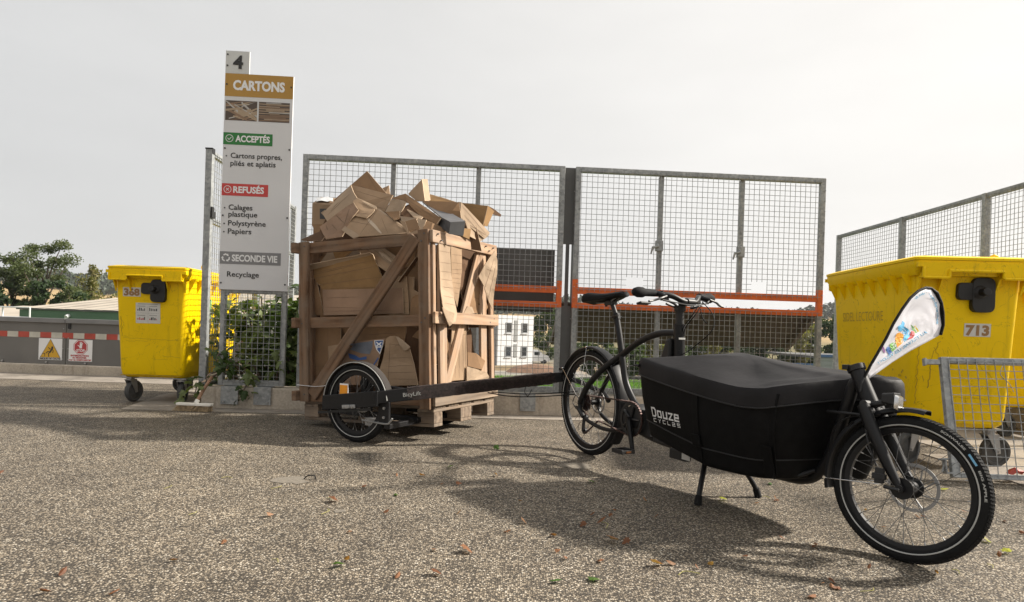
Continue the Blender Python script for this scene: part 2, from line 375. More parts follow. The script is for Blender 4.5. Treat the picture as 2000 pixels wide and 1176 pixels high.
def mat(m): return MATS[m]
def mesh_of(name, mb, mats, smooth=False):
    me = bpy.data.meshes.new(name)
    me.from_pydata([tuple(p) for p in mb.v], [], mb.f); me.update()
    for m_ in (mats if isinstance(mats, (list, tuple)) else [mats]): me.materials.append(mat(m_))
    if any(mb.mi): me.polygons.foreach_set('material_index', mb.mi)
    if smooth:
        me.polygons.foreach_set('use_smooth', [True] * len(me.polygons)); me.set_sharp_from_angle(angle=rad(smooth if smooth > 1 else 38))
    me.validate(); return me
ROOT = {}
def thing(name, label, cat, loc=(0, 0, 0), rotz=0, group=None, M=None):
    o = bpy.data.objects.new(name, None); C.objects.link(o); o.empty_display_size = 0.1
    M = M or (Matrix.Translation(loc) @ Matrix.Rotation(rotz, 4, 'Z'))
    o.matrix_world = M; ROOT[o.name] = M.copy()
    o['label'] = label; o['category'] = cat
    if group: o['group'] = group
    return o
def part(name, mb, mats, parent, smooth=False, world=False, bev=0, label=None, stuff=False, M=None):
    if world:
        r_ = parent
        while r_.parent: r_ = r_.parent
        mb.xf(ROOT[r_.name].inverted())
    o = bpy.data.objects.new(name, mesh_of(name, mb, mats, smooth)); C.objects.link(o); o.parent = parent
    if M is not None: o.matrix_local = M
    if bev:
        b_ = o.modifiers.new('bevel', 'BEVEL'); b_.width = bev; b_.segments = 2; b_.limit_method = 'ANGLE'
    if label: o['label'] = label
    if stuff: o['kind'] = 'stuff'
    return o
def single(name, mb, mats, label, cat, group=None, smooth=False, bev=0, kind=None):
    xs = [p.x for p in mb.v]; ys = [p.y for p in mb.v]; zs = [p.z for p in mb.v]
    c = V(((min(xs) + max(xs)) / 2, (min(ys) + max(ys)) / 2, min(zs)))
    mb.v = [p - c for p in mb.v]
    o = bpy.data.objects.new(name, mesh_of(name, mb, mats, smooth)); C.objects.link(o); o.location = c
    if label: o['label'] = label
    if cat: o['category'] = cat
    if group: o['group'] = group
    if kind: o['kind'] = kind
    if bev:
        b_ = o.modifiers.new('bevel', 'BEVEL'); b_.width = bev; b_.segments = 2; b_.limit_method = 'ANGLE'
    return o
def struct(name, mb, mats, smooth=False):
    o = bpy.data.objects.new(name, mesh_of(name, mb, mats, smooth)); C.objects.link(o); o['kind'] = 'structure'; return o
def like(o, parent, M=None, name=None):                # one more copy of a part, sharing its mesh
    c = o.copy(); C.objects.link(c); c.parent = parent
    if M is not None: c.matrix_local = M
    if name: c.name = name
    return c
def text_mb(body, w=None, h=None, bold=0.0, arc=None):
    cu = bpy.data.curves.new('t', 'FONT'); cu.body = body; cu.size = 1; cu.offset = bold; cu.resolution_u = 3; cu.fill_mode = 'FRONT'
    ob = bpy.data.objects.new('t', cu); C.objects.link(ob)
    dg = bpy.context.evaluated_depsgraph_get(); me = bpy.data.meshes.new_from_object(ob.evaluated_get(dg))
    mb = MB(); vs = [v.co.copy() for v in me.vertices]; fs = [list(p.vertices) for p in me.polygons]
    C.objects.unlink(ob); bpy.data.objects.remove(ob); bpy.data.curves.remove(cu); bpy.data.meshes.remove(me)
    x0 = min(p.x for p in vs); x1 = max(p.x for p in vs); cap = 0.73
    sx = (w / (x1 - x0)) if w else h / cap; sy = (h / cap) if h else sx
    mb.add([V(((p.x - x0) * sx, 0, p.y * sy)) for p in vs], fs)      # lies in the xz plane
    return mb
def poly(mb, pts, y=0.0, mi=0):        # flat face in the xz plane, facing -y
    a = sum(pts[i][0] * pts[(i + 1) % len(pts)][1] - pts[(i + 1) % len(pts)][0] * pts[i][1] for i in range(len(pts)))
    if a < 0: pts = pts[::-1]
    return mb.add([(x, y, z) for x, z in pts], [list(range(len(pts)))], mi)
def rect(x0, z0, x1, z1): return [(x0, z0), (x1, z0), (x1, z1), (x0, z1)]
def circ(cx, cz, r, n=20, a0=0): return [(cx + r * math.cos(a0 + 2 * math.pi * i / n), cz + r * math.sin(a0 + 2 * math.pi * i / n)) for i in range(n)]
def stroke(mb, pts, wd, y=0, mi=0):
    for i in range(len(pts) - 1):
        a = V(pts[i]); b_ = V(pts[i + 1]); d = (b_ - a).normalized() * wd / 2; q = V((-d.y, d.x))
        poly(mb, [tuple(a - d + q), tuple(a - d - q), tuple(b_ + d - q), tuple(b_ + d + q)], y - 0.00005 * i, mi)
    return mb

# ------------------------------------------------------------------ ground
FD = V((0.998, 0.061, 0)).normalized()          # direction of the quay edge
FN = V((FD.y, -FD.x, 0))                        # towards the yard
QY = 5.95
mb = MB()                                        # yard deck: one sheet with a notch for the skip bay
outl = [(-30, -12), (25, -12), (25, 9.75), (4.95, 9.75), (3.02, 9.75), (3.02, 6.25), (-2.98, 5.92), (-2.98, 8.85), (-30, 8.85)]
mb.add([(x, y, 0) for x, y in outl], [list(range(len(outl)))])
n_ = len(outl); mb.add([(x, y, 0) for x, y in outl] + [(x, y, -5) for x, y in outl], [(i + n_, (i + 1) % n_ + n_, (i + 1) % n_, i) for i in range(n_)], 1)
struct('yard_ground', mb, ['asphalt_with_exposed_gravel', 'concrete'])

def terr_z(x, y):
    r = math.hypot(x, y); a = math.atan2(x, y)
    z = -4.0
    if r > 150: z += 10.5 * min(1, (r - 150) / 320) ** 1.4
    if r > 430:
        t_ = min(1, (r - 430) / 250); t_ = t_ * t_ * (3 - 2 * t_)
        dg = math.degrees(a); tb = [(-180, .03), (-45, .042), (-36, .044), (-30, .041), (-15, .042), (0, .040), (5, .042), (9, .034), (13, .031), (16, .029), (19, .031), (23, .024), (26.5, .037), (32, .036), (180, .03)]; k = max(i for i in range(len(tb) - 1) if tb[i][0] <= dg + 1e-6); el = tb[k][1] + (tb[k + 1][1] - tb[k][1]) * (dg - tb[k][0]) / (tb[k + 1][0] - tb[k][0]) + 0.0015 * math.sin(a * 17)
        z += t_ * (el * 680 - 6.5)
    if r > 720: z += (r - 720) * 0.02
    z += 0.5 * noise.noise((x * 0.02, y * 0.02, 0)) * min(1, max(0, (r - 90) / 100)) * 3
    return z
TAN = (0.33, 0.235, 0.12); GRN = (0.075, 0.12, 0.03); SCR = (0.16, 0.14, 0.075); EARTH = (0.30, 0.215, 0.13); ROADC = (0.25, 0.235, 0.21)
def terr_c(x, y):
    r = math.hypot(x, y); a = math.degrees(math.atan2(x, y))
    if r < 66: return GRN
    if r < 72: return ROADC if x > -6 else GRN
    if r < 86: return EARTH if x > 6 else (0.20, 0.15, 0.09)
    if r < 130: return (0.20, 0.185, 0.15)
    if r < 300: return SCR
    if r < 700: return TAN
    return (0.045, 0.06, 0.03)
mb = MB(); cols = []
rr = [3, 8, 20, 35, 50, 58, 62, 66, 69, 72, 78, 86, 95, 110, 130, 160, 200, 240, 300, 360, 420, 460, 500, 540, 580, 620, 660, 700, 740, 790, 850, 920]
na = 240
vs = []; fs = []
for i, r in enumerate(rr):
    for j in range(na):
        a = 2 * math.pi * j / na; x, y = r * math.sin(a), r * math.cos(a)
        vs.append((x, y, terr_z(x, y))); cols.append((*terr_c(x, y), 1))
for i in range(len(rr) - 1):
    for j in range(na):
        q = (j + 1) % na; fs.append((i * na + j, (i + 1) * na + j, (i + 1) * na + q, i * na + q))
mb.add(vs, fs)
o = struct('hills_terrain', mb, 'terrain', 60)
ca = o.data.color_attributes.new('field', 'FLOAT_COLOR', 'POINT')
ca.data.foreach_set('color', [c for q in cols for c in q])

# concrete kerb under the bay guard, pale aprons in front of it and beside it
def slab(name, pts, z0, z1, m_, ):
    mb = MB(); k = len(pts)
    mb.add([(x, y, z1) for x, y in pts] + [(x, y, z0) for x, y in pts], [list(range(k))] + [(i + k, (i + 1) % k + k, (i + 1) % k, i) for i in range(k)])
    return struct(name, mb, m_)
slab('apron_pavement', [(-3.30, 5.44), (3.2, 5.73), (3.2, 6.0), (-2.9, 5.80), (-2.9, 8.5), (-3.55, 8.5), (-3.55, 6.5)], -0.05, 0.006, 'pale_concrete')
slab('apron_pavement', [(-12, 7.75), (-3.56, 7.55), (-3.56, 8.4), (-12, 8.6)], -0.05, 0.005, 'pale_concrete')
slab('apron_pavement', [(2.91, 2.2), (4.75, 2.2), (4.75, 9.7), (3.21, 9.7), (3.21, 4.5), (2.91, 4.5)], -0.05, 0.006, 'pale_concrete')
def kerb(name, p0, p1, wd, h, label):
    a, b_ = V((*p0, 0)), V((*p1, 0)); d = (b_ - a).normalized(); q = V((-d.y, d.x, 0)) * wd
    mb = MB(); pts = [a, b_, b_ + q, a + q]
    mb.add([p for p in pts] + [p + V((0, 0, h)) for p in pts], [(3, 2, 1, 0), (4, 5, 6, 7), (0, 1, 5, 4), (1, 2, 6, 5), (2, 3, 7, 6), (3, 0, 4, 7)])
    single(name, mb, 'concrete', label, 'kerb', bev=0.01)
def F0(s, dy=0): 
    p = V((0, QY, 0)) + FD * s + FN * dy; return (p.x, p.y)
kerb('concrete_kerb', F0(-2.74, 0.13), F0(3.0, 0.13), 0.22, 0.195, 'long stained concrete kerb carrying the mesh guards behind the crate and bike')
kerb('concrete_kerb', (-2.88, 8.5), (-2.88, 6.1), 0.18, 0.16, 'short concrete kerb under the side mesh fence beside the leaning sign')
kerb('concrete_kerb', (4.78, 9.6), (4.78, 2.0), 0.18, 0.2, 'concrete kerb under the tall mesh fence behind the big yellow bin')

# ------------------------------------------------------------------ mesh guards
def wires(x0, x1, z0, z1, pitch=0.05, r=0.0027, holes=(), jit=0.0, seed=1, y=0.0):
    rg = random.Random(seed); mb = MB()
    nx = int((x1 - x0) / pitch); nz = int((z1 - z0) / pitch)
    ox = (x1 - x0 - nx * pitch) / 2; oz = (z1 - z0 - nz * pitch) / 2
    for i in range(nx + 1):
        x = x0 + ox + i * pitch; segs = [(z0, z1)]
        for (a, b_, c_, d_) in holes:
            if a < x < c_: segs = [s for q in segs for s in ((q[0], min(q[1], b_)), (max(q[0], d_), q[1])) if s[1] > s[0] + 1e-4]
        for s in segs:
            k = 6; pts = [(x + jit * rg.uniform(-1, 1) * (0 < j < k), y + rg.uniform(-1, 1) * jit, s[0] + (s[1] - s[0]) * j / k) for j in range(k + 1)]
            mb.tube(pts, r, 4)
    for i in range(nz + 1):
        z = z0 + oz + i * pitch; segs = [(x0, x1)]
        for (a, b_, c_, d_) in holes:
            if b_ < z < d_: segs = [s for q in segs for s in ((q[0], min(q[1], a)), (max(q[0], c_), q[1])) if s[1] > s[0] + 1e-4]
        for s in segs:
            k = 8; pts = [(s[0] + (s[1] - s[0]) * j / k, y - 0.0035 + rg.uniform(-1, 1) * jit, z + jit * rg.uniform(-1, 1) * (0 < j < k)) for j in range(k + 1)]
            mb.tube(pts, r, 4)
    return mb
def bar(parent, name, x0, z0, x1, z1, y0=-0.02, y1=0.025, m_='galvanised_steel', M=None, bev=0.003):
    mb = MB(); mb.box((x0, y0, z0), (x1, y1, z1)); return part(name, mb, m_, parent, bev=bev)
def on_quay(s, dy=0, z=0):
    p = V((0, QY, z)) + FD * s + FN * dy
    return Matrix.Translation(p) @ Matrix.Rotation(math.atan2(FD.y, FD.x), 4, 'Z')

def guard(s0, s1, label, posts, holes, latches):
    L = s1 - s0; W = 0.05
    g = thing('mesh_guard', label, 'safety guard', M=on_quay(s0), group='tall mesh guards with an orange band along the quay')
    # frame above the orange band
    for nm, a in (('upright', (0, 1.27, W, 2.32)), ('upright', (L - W, 1.27 - 0.02, L, 2.32)), ('top_rail', (W, 2.27, L - W, 2.32))): bar(g, nm, *a)
    for nm, a in (('upright', (0, 0.20, W, 1.0)), ('upright', (L - W, 0.20, L, 1.0)), ('bottom_rail', (W, 0.205, L - W, 0.262))): bar(g, nm, *a)
    bar(g, 'orange_rail', W, 1.135, L - W, 1.198, m_='orange_paint'); bar(g, 'orange_rail', W, 1.0, L - W, 1.052, m_='orange_paint')
    bar(g, 'orange_post', 0, 1.0, W, 1.27, m_='orange_paint', y0=-0.022); bar(g, 'orange_post', L - W, 1.0, L, 1.25, m_='orange_paint', y0=-0.022)
    for p in posts:
        bar(g, 'intermediate_post', p, 1.198, p + 0.045, 2.27, 0.012, 0.05)
        bar(g, 'intermediate_post', p, 0.262, p + 0.045, 1.0, 0.012, 0.05)
    part('upper_wire_mesh', wires(W * 0.6, L - W * 0.6, 1.16, 2.30, holes=holes, jit=0.0012, seed=int(s0 * 9) + 50, y=-0.026), 'galvanised_steel', g, stuff=True)
    part('lower_wire_mesh', wires(W * 0.6, L - W * 0.6, 0.23, 1.03, jit=0.0012, seed=int(s0 * 7) + 70, y=-0.026), 'galvanised_steel', g, stuff=True)
    for x, z in latches:
        mb = MB(); mb.tube([(x, -0.01, z + 0.05), (x - 0.005, -0.05, z), (x - 0.055, -0.06, z - 0.01), (x - 0.07, -0.055, z - 0.07)], [0.012, 0.016, 0.014, 0.008], 6)
        mb.box((x - 0.02, -0.04, z - 0.04), (x + 0.05, 0.0, z + 0.06)); part('latch_handle', mb, 'galvanised_steel', g, bev=0.004)
    mb = MB()                                      # welded gusset and rivets
    for z in [0.3 + 0.1 * i for i in range(20)]:
        for x in (0.012, L - 0.012): mb.tube([(x, -0.034, z), (x, -0.02, z)], 0.005, 6)
    part('rivets', mb, 'dull_alloy', g, stuff=True)
    return g
guard(-1.95, 0.452, 'left mesh guard standing behind the crate with raised grey flap', [0.79, 1.575], [(1.67, 1.19, 1.79, 1.27)], [])
guard(0.553, 2.962, 'right mesh guard behind the cargo bike with two latch handles', [0.80, 1.585], [(0.50, 1.19, 0.66, 1.305), (1.70, 1.19, 1.85, 1.305)], [(0.79, 1.60), (1.575, 1.575)])
# steel post between the guards, with two slots
g = thing('steel_post', 'flat dark grey slotted steel post between the two mesh guards', 'post', M=on_quay(0.5025, -0.045, 0.0))
mb = MB(); hw = 0.062
mb.box((-hw, -0.006, 1.60), (hw, 0.006, 2.32)); mb.box((-0.017, -0.006, 1.02), (0.017, 0.006, 1.60)); mb.box((-hw, -0.006, 0.10), (hw, 0.006, 1.02))
mb.box((-hw, 0.006, 0.1), (-hw + 0.01, 0.10, 2.32)); mb.box((hw - 0.01, 0.006, 0.1), (hw, 0.10, 2.32))
part('post_plate', mb, 'dark_grey_steel', g)
mb = MB()
for z in (0.4, 0.9, 1.8, 2.1):
    for x in (-0.05, 0.05): mb.tube([(x, -0.012, z), (x, 0, z)], 0.006, 6)
part('bolts', mb, 'dull_alloy', g)
# brackets bolting guards to the kerb
def bracket(s, wd, label, M=None):
    g = thing('kerb_bracket', label, 'bracket', M=on_quay(s, 0.145, 0.045), group='galvanised brackets bolted on the kerb')
    mb = MB(); mb.box((-wd / 2, -0.006, 0), (wd / 2, 0.004, 0.158)); mb.box((-wd / 2, 0.004, 0.152), (wd / 2, 0.10, 0.158)); part('plate', mb, 'galvanised_steel', g, bev=0.002)
    for x in (-wd * 0.32, wd * 0.32):
        mb = MB(); mb.tube([(x, -0.018, 0.025), (x, -0.005, 0.025)], 0.009, 6); part('bolt', mb, 'dull_alloy', g)
bracket(-2.49, 0.15, 'galvanised bracket on the kerb half covered by fig leaves')
bracket(-2.205, 0.15, 'galvanised bracket on the kerb just left of the crate')
bracket(0.155, 0.14, 'galvanised bracket on the kerb between crate and bike')
bracket(1.75, 0.14, 'galvanised bracket on the kerb behind the cargo box')

# tipping flaps outside the guards
g = thing('loading_flap', 'dark grey steel loading flap raised upright behind the left mesh guard', 'loading flap', M=on_quay(-1.85, -0.20, 0))
mb = MB(); mb.box((0, 0, 0.985), (2.255, 0.012, 1.565)); part('flap_plate', mb, 'dark_grey_steel', g, bev=0.002)
mb = MB(); mb.tube([(0, 0.03, 0.98), (2.255, 0.03, 0.98)], 0.02, 8)
for x in (0.1, 0.8, 1.5, 2.15): mb.box((x, 0.013, 1.0), (x + 0.03, 0.06, 1.5))
part('flap_ribs', mb, 'dark_grey_steel', g)
g = thing('loading_flap', 'wide brown steel loading flap sloping down beyond the right mesh guard', 'loading flap', M=on_quay(0.45, -0.12, 0))
th = math.atan2(-0.36, 0.58)
mb = MB(); Mf = Matrix.Translation((0, 0, 1.045)) @ Matrix.Rotation(th, 4, 'X')
mb.box((0.0, 0, 0), (2.56, 0.70, 0.012), Mf); part('flap_plate', mb, 'brown_grey_steel', g)
mb = MB()
for x in (0.0, 1.27, 2.50): mb.box((x, 0, -0.05), (x + 0.04, 0.68, -0.001), Mf)
mb.tube([Mf @ V((0, 0, -0.01)), Mf @ V((2.56, 0, -0.01))], 0.022, 8)
part('flap_ribs', mb, 'brown_grey_steel', g)
for x in (0.10, 1.28):
    mb = MB(); mb.box((x, -0.03, 0.93), (x + 0.07, -0.005, 1.0)); part('hinge_bracket', mb, 'cap_grey', g)

# low guard under the sign
g = thing('mesh_screen', 'small galvanised mesh screen under the sign with fig leaves behind', 'mesh panel', M=on_quay(-2.62, 0.06))
for nm, a in (('upright', (0, 0.205, 0.045, 1.06)), ('upright', (0.535, 0.205, 0.58, 1.06)), ('top_rail', (0.045, 1.03, 0.535, 1.06)), ('bottom_rail', (0.045, 0.205, 0.535, 0.255))): bar(g, nm, *a)
part('wire_mesh', wires(0.03, 0.55, 0.23, 1.05, jit=0.001, seed=3, y=-0.024), 'galvanised_steel', g, stuff=True)

# side fence receding on the left, along the bin
def side_fence(label, M, L, h, posts, mid=True, capped=False, jit=0.001, zb=0.16):
    g = thing('mesh_fence', label, 'fence', M=M)
    for i, p in enumerate(posts):
        bar(g, 'post', p, zb, p + 0.055, h, -0.03, 0.03)
        if capped and i == 0:
            mb = MB(); mb.box((p - 0.003, -0.033, h), (p + 0.058, 0.033, h + 0.012)); mb.box((p - 0.003, -0.033, h - 0.04), (p + 0.058, -0.0305, h)); part('post_cap', mb, 'black_plastic', g)
            mb = MB(); mb.box((p - 0.01, -0.05, h - 0.62), (p + 0.066, -0.031, h - 0.56)); mb.box((p, -0.045, h - 0.56), (p + 0.05, -0.031, h - 0.52)); part('clamp', mb, 'black_plastic', g)
    bar(g, 'top_rail', posts[0] + 0.055, h - 0.05, L, h, -0.02, 0.02)
    bar(g, 'bottom_rail', posts[0] + 0.055, zb, L, zb + 0.05, -0.02, 0.02)
    if mid: bar(g, 'middle_rail', posts[0] + 0.055, h - 0.66, L, h - 0.61, -0.018, 0.018)
    part('wire_mesh', wires(posts[0] + 0.03, L - 0.02, zb + 0.03, h - 0.02, jit=jit, seed=11, y=-0.022), 'galvanised_steel', g, stuff=True)
    return g
Ml = Matrix.Translation((-2.79, 5.79, 0)) @ Matrix.Rotation(math.atan2(8.6 - 5.79, -2.97 + 2.79), 4, 'Z')
side_fence('tall mesh side fence receding behind the sign with black post cap', Ml, 2.82, 2.33, [0, 1.35, 2.76], capped=True)
Mr = Matrix.Translation((4.80, 9.5, 0)) @ Matrix.Rotation(math.atan2(-1, -0.003), 4, 'Z')
g = side_fence('tall mesh fence rising behind the big yellow bin at right', Mr, 6.6, 2.32, [0, 1.55, 2.95, 4.4, 5.9], mid=False, zb=0.2)

# ------------------------------------------------------------------ the sorting sign
g = thing('information_sign', 'tall white cardboard sorting sign with gold CARTONS heading above mesh panel', 'sign', M=on_quay(-2.630, 0.10, 1.06) @ Matrix.Scale(0.981, 4, (0, 0, 1)))
SH = 1.96; SW = 0.598
mb = MB(); mb.box((0, 0, 0), (SW, 0.02, SH)); part('sign_board', mb, 'sign_white', g, bev=0.001)
mb = MB(); mb.box((0, 0.001, SH + 0.001), (0.207, 0.018, SH + 0.205)); tab = part('number_tab', mb, 'sign_tab', g)
mb = MB(); mb.box((0.04, 0.021, -0.05), (0.08, 0.05, SH - 0.05)); mb.box((0.5, 0.021, -0.05), (0.54, 0.05, SH - 0.05)); part('back_rails', mb, 'galvanised_steel', g)
def ban(nm, x0, w0, x1, w1, m_): 
    mb = MB(); poly(mb, rect(x0, SH - w1, x1, SH - w0), -0.0015); return part(nm, mb, m_, g)
def line(body, x, wbase, width, cap, m_='print_black', bold=0.0, par=None, y=-0.003):
    mb = text_mb(body, width, cap, bold); mb.v = [p + V((x, y, SH - wbase)) for p in mb.v]; return part('lettering', mb, m_, par or g)
line('4', 0.066, -0.048, 0.088, 0.118, bold=0.035, par=tab)
b_ = ban('heading_band', 0.001, 0.001, SW - 0.001, 0.207, 'sign_gold'); line('CARTONS', 0.072, 0.145, 0.452, 0.086, 'print_white', 0.045, b_)
b_ = ban('heading_band', 0.0005, 0.536, 0.43, 0.645, 'sign_green'); line('ACCEPTÉS', 0.107, 0.616, 0.30, 0.058, 'print_white', 0.035, b_)
b_ = ban('heading_band', 0.0005, 0.998, 0.405, 1.108, 'sign_red'); line('REFUSÉS', 0.102, 1.079, 0.268, 0.058, 'print_white', 0.035, b_)
b_ = ban('heading_band', 0.0005, 1.615, 0.535, 1.728, 'sign_grey'); line('SECONDE VIE', 0.108, 1.700, 0.397, 0.060, 'print_white', 0.035, b_)
for body, x, wb, wd in (('Cartons propres,', 0.070, 0.765, 0.448), ('pliés et aplatis', 0.070, 0.835, 0.395), ('Calages', 0.066, 1.235, 0.208), ('plastique', 0.066, 1.297, 0.252), ('Polystyrène', 0.066, 1.378, 0.328), ('Papiers', 0.066, 1.452, 0.205), ('Recyclage', 0.070, 1.842, 0.278)):
    line(body, x, wb, wd, 0.049, bold=0.014)
mb = MB()
for wd, x in ((0.75, 0.033), (1.22, 0.032), (1.363, 0.032), (1.437, 0.032)): poly(mb, circ(x, SH - wd, 0.0068, 12), -0.003)
part('bullet_dots', mb, 'print_black', g)
mb = MB()
def ringp(mb, cx, cz, r, wd, y, n=28):
    a = circ(cx, cz, r, n); b_ = circ(cx, cz, r - wd, n)
    for i in range(n): poly(mb, [a[i], a[(i + 1) % n], b_[(i + 1) % n], b_[i]], y)
ringp(mb, 0.055, SH - 0.589, 0.034, 0.005, -0.003); stroke(mb, [(0.040, SH - 0.588), (0.052, SH - 0.601), (0.071, SH - 0.579)], 0.005, -0.003)
ringp(mb, 0.052, SH - 1.052, 0.034, 0.005, -0.003); stroke(mb, [(0.042, SH - 1.042), (0.062, SH - 1.062)], 0.005, -0.003); stroke(mb, [(0.042, SH - 1.062), (0.062, SH - 1.042)], 0.005, -0.0031)
for k in range(3):                                 # three chasing arrows
    a = math.pi / 2 + k * 2 * math.pi / 3; cx_, cz_ = 0.056, SH - 1.672
    pt = lambda r, d: (cx_ + r * math.cos(a + d), cz_ + r * math.sin(a + d))
    stroke(mb, [pt(0.03, 0.55), pt(0.032, 0.1), pt(0.03, -0.5)], 0.012, -0.003)
    poly(mb, [pt(0.043, -0.42), pt(0.017, -0.42), pt(0.03, -1.02)], -0.0032)
part('pictogram', mb, 'print_white', g)
mb = MB()
for x, z in ((0.018, SH + 0.17), (0.018, SH + 0.07), (0.018, SH - 0.10), (SW - 0.018, SH - 0.10), (0.018, SH - 0.68), (SW - 0.018, SH - 0.67), (0.018, SH - 1.29), (SW - 0.018, SH - 1.29), (0.02, 0.06), (SW - 0.02, 0.06)):
    part('screw', MB().tube([(x, -0.006, z), (x, 0, z)], 0.0075, 10), 'print_black', tab if z > SH else g)
# two printed pictures of stacked flattened card
simple('photo_light', (0.36, 0.27, 0.18), 0.5); simple('photo_mid', (0.24, 0.15, 0.09), 0.5); simple('photo_dark', (0.08, 0.055, 0.04), 0.5); simple('photo_grey', (0.42, 0.40, 0.37), 0.5)
for k, (x0, x1) in enumerate(((0.012, 0.287), (0.302, 0.572))):
    z0, z1 = SH - 0.425, SH - 0.245; mb = MB(); poly(mb, rect(x0, z0, x1, z1), -0.0015, 2)
    rg = random.Random(4 + k)
    for i in range(26 if k == 0 else 16):
        if k: 
            zc = z1 - (i + 0.8) / 17 * (z1 - z0) ; xa = x0 if i % 2 else x0 + rg.uniform(0, 0.1); xb = x1 - (rg.uniform(0, 0.1) if i % 3 == 0 else 0)
            q = [(xa, zc - 0.004), (xb, zc - 0.004 + rg.uniform(-0.003, 0.001)), (xb, zc + rg.uniform(0, 0.003)), (xa, zc + 0.003)]
        else:
            a = rg.choice((-0.55, -0.5, 0.35, 0.3, 0.1)); cx_ = rg.uniform(x0, x1); zc = rg.uniform(z0, z1); l_ = rg.uniform(0.05, 0.12); h_ = rg.uniform(0.004, 0.012)
            q = [(cx_ - l_, zc - l_ * a - h_), (cx_ + l_, zc + l_ * a - h_), (cx_ + l_, zc + l_ * a + h_), (cx_ - l_, zc - l_ * a + h_)]
        q = [(min(max(x, x0), x1), min(max(z, z0), z1)) for x, z in q]
        poly(mb, q, -0.0018 - i * 0.00003, rg.choice((0, 0, 1, 1, 3)))
    part('printed_picture', mb, ['photo_light', 'photo_mid', 'photo_dark', 'photo_grey'], g)

# ------------------------------------------------------------------ grey quay barrier on the left
g = thing('quay_barrier', 'long low grey metal barrier with red and white stripe and warning plates', 'barrier', M=Matrix.Translation((-5.86, 8.42, 0)) @ Matrix.Rotation(math.atan2(-0.045, 1), 4, 'Z'))
for i in range(-4, 2):
    x0 = i * 2.4; x1 = x0 + 2.4 if i < 1 else 2.55
    if i == 1: continue
    mb = MB(); mb.box((x0 + 0.006, 0, 0.125), (x1 - 0.006 if i < 0 else 2.75, 0.03, 0.71)); part('panel', mb, 'barrier_grey', g, bev=0.003)
    mb = MB(); mb.box((x0 + 0.004, -0.03, 0.675), (x1 - 0.004 if i < 0 else 2.75, 0.06, 0.735)); part('cap_rail', mb, 'cap_grey', g, bev=0.004)
    mb = MB()
    for x in (x0 + 0.28, x0 + 0.9, x0 + 1.55, x0 + 2.15): mb.tube([(x, -0.02, 0.155), (x, 0.0, 0.155)], 0.014, 8)
    for z in (0.2, 0.34, 0.48, 0.6):
        for x in (x0 + 0.035, x1 - 0.035): mb.tube([(x, -0.006, z), (x, 0.0, z)], 0.008, 6)
    part('bolts', mb, 'dull_alloy', g)
    mb = MB(); mb.box((x0 + 0.03, -0.012, 0.60), (x0 + 0.065, 0, 0.68)); part('hook', mb, 'black_plastic', g)
mb = MB(); mb.box((-9.6, -0.05, -0.02), (2.75, 0.12, 0.12)); part('concrete_base', mb, 'concrete', g, bev=0.01)
k = 0; x = -9.5
while x < 2.7:
    mb = MB(); mb.box((x + 0.001, -0.0035, 0.475), (x + 0.149, -0.0005, 0.548)); part('stripe', mb, 'stripe_red' if k % 2 else 'stripe_white', g); x += 0.15; k += 1
plate = part('warning_plate', poly(MB(), rect(-0.365, 0.185, -0.045, 0.468), -0.004), 'print_white', g)
mb = MB(); poly(mb, [(-0.345, 0.215), (-0.065, 0.215), (-0.205, 0.462)], -0.0050); part('triangle', mb, 'print_black', plate)
mb = MB(); poly(mb, [(-0.337, 0.219), (-0.073, 0.219), (-0.205, 0.453)], -0.0056); part('triangle', mb, 'print_yellow', plate)
mb = MB(); poly(mb, circ(-0.178, 0.350, 0.014, 12), -0.0062)
stroke(mb, [(-0.180, 0.334), (-0.205, 0.290)], 0.022, -0.0062); stroke(mb, [(-0.205, 0.290), (-0.237, 0.293), (-0.258, 0.275)], 0.011, -0.0063); stroke(mb, [(-0.203, 0.288), (-0.228, 0.268), (-0.224, 0.232)], 0.011, -0.0064)
stroke(mb, [(-0.182, 0.328), (-0.215, 0.330), (-0.228, 0.348)], 0.009, -0.0065); stroke(mb, [(-0.176, 0.322), (-0.163, 0.305), (-0.170, 0.280)], 0.009, -0.0066)
stroke(mb, [(-0.305, 0.268), (-0.278, 0.268), (-0.278, 0.232)], 0.008, -0.0062); part('falling_figure', mb, 'print_black', plate)
def pl_text(body, x, z, wd, cap, m_, par, bold=0.06):
    mb = text_mb(body, wd, cap, bold); mb.v = [p + V((x, -0.0062, z)) for p in mb.v]; part('lettering', mb, m_, par)
pl_text('RISQUE DE CHUTE', -0.347, 0.192, 0.285, 0.019, 'print_black', plate)
plate = part('prohibition_plate', poly(MB(), rect(0.045, 0.178, 0.365, 0.462), -0.004), 'print_white', g)
def octo(r): return circ(0.205, 0.366, r, 8, math.pi / 8)
part('octagon', poly(MB(), octo(0.103), -0.0050), 'print_red', plate); part('octagon', poly(MB(), octo(0.096), -0.0054), 'print_white', plate); part('octagon', poly(MB(), octo(0.088), -0.0058), 'print_red', plate)
mb = MB(); stroke(mb, [(0.208, 0.368), (0.210, 0.392)], 0.034, -0.0063)
for i, (x, z) in enumerate(((0.196, 0.425), (0.207, 0.431), (0.219, 0.429), (0.232, 0.418))): stroke(mb, [(0.199 + i * 0.0075, 0.392), (x, z)], 0.0075, -0.0064 - i * 0.0001)
stroke(mb, [(0.197, 0.368), (0.170, 0.389)], 0.009, -0.0069); poly(mb, circ(0.208, 0.366, 0.017, 12), -0.0070); part('hand_symbol', mb, 'print_white', plate)
pl_text('STOP', 0.150, 0.305, 0.112, 0.034, 'print_white', plate, 0.03)
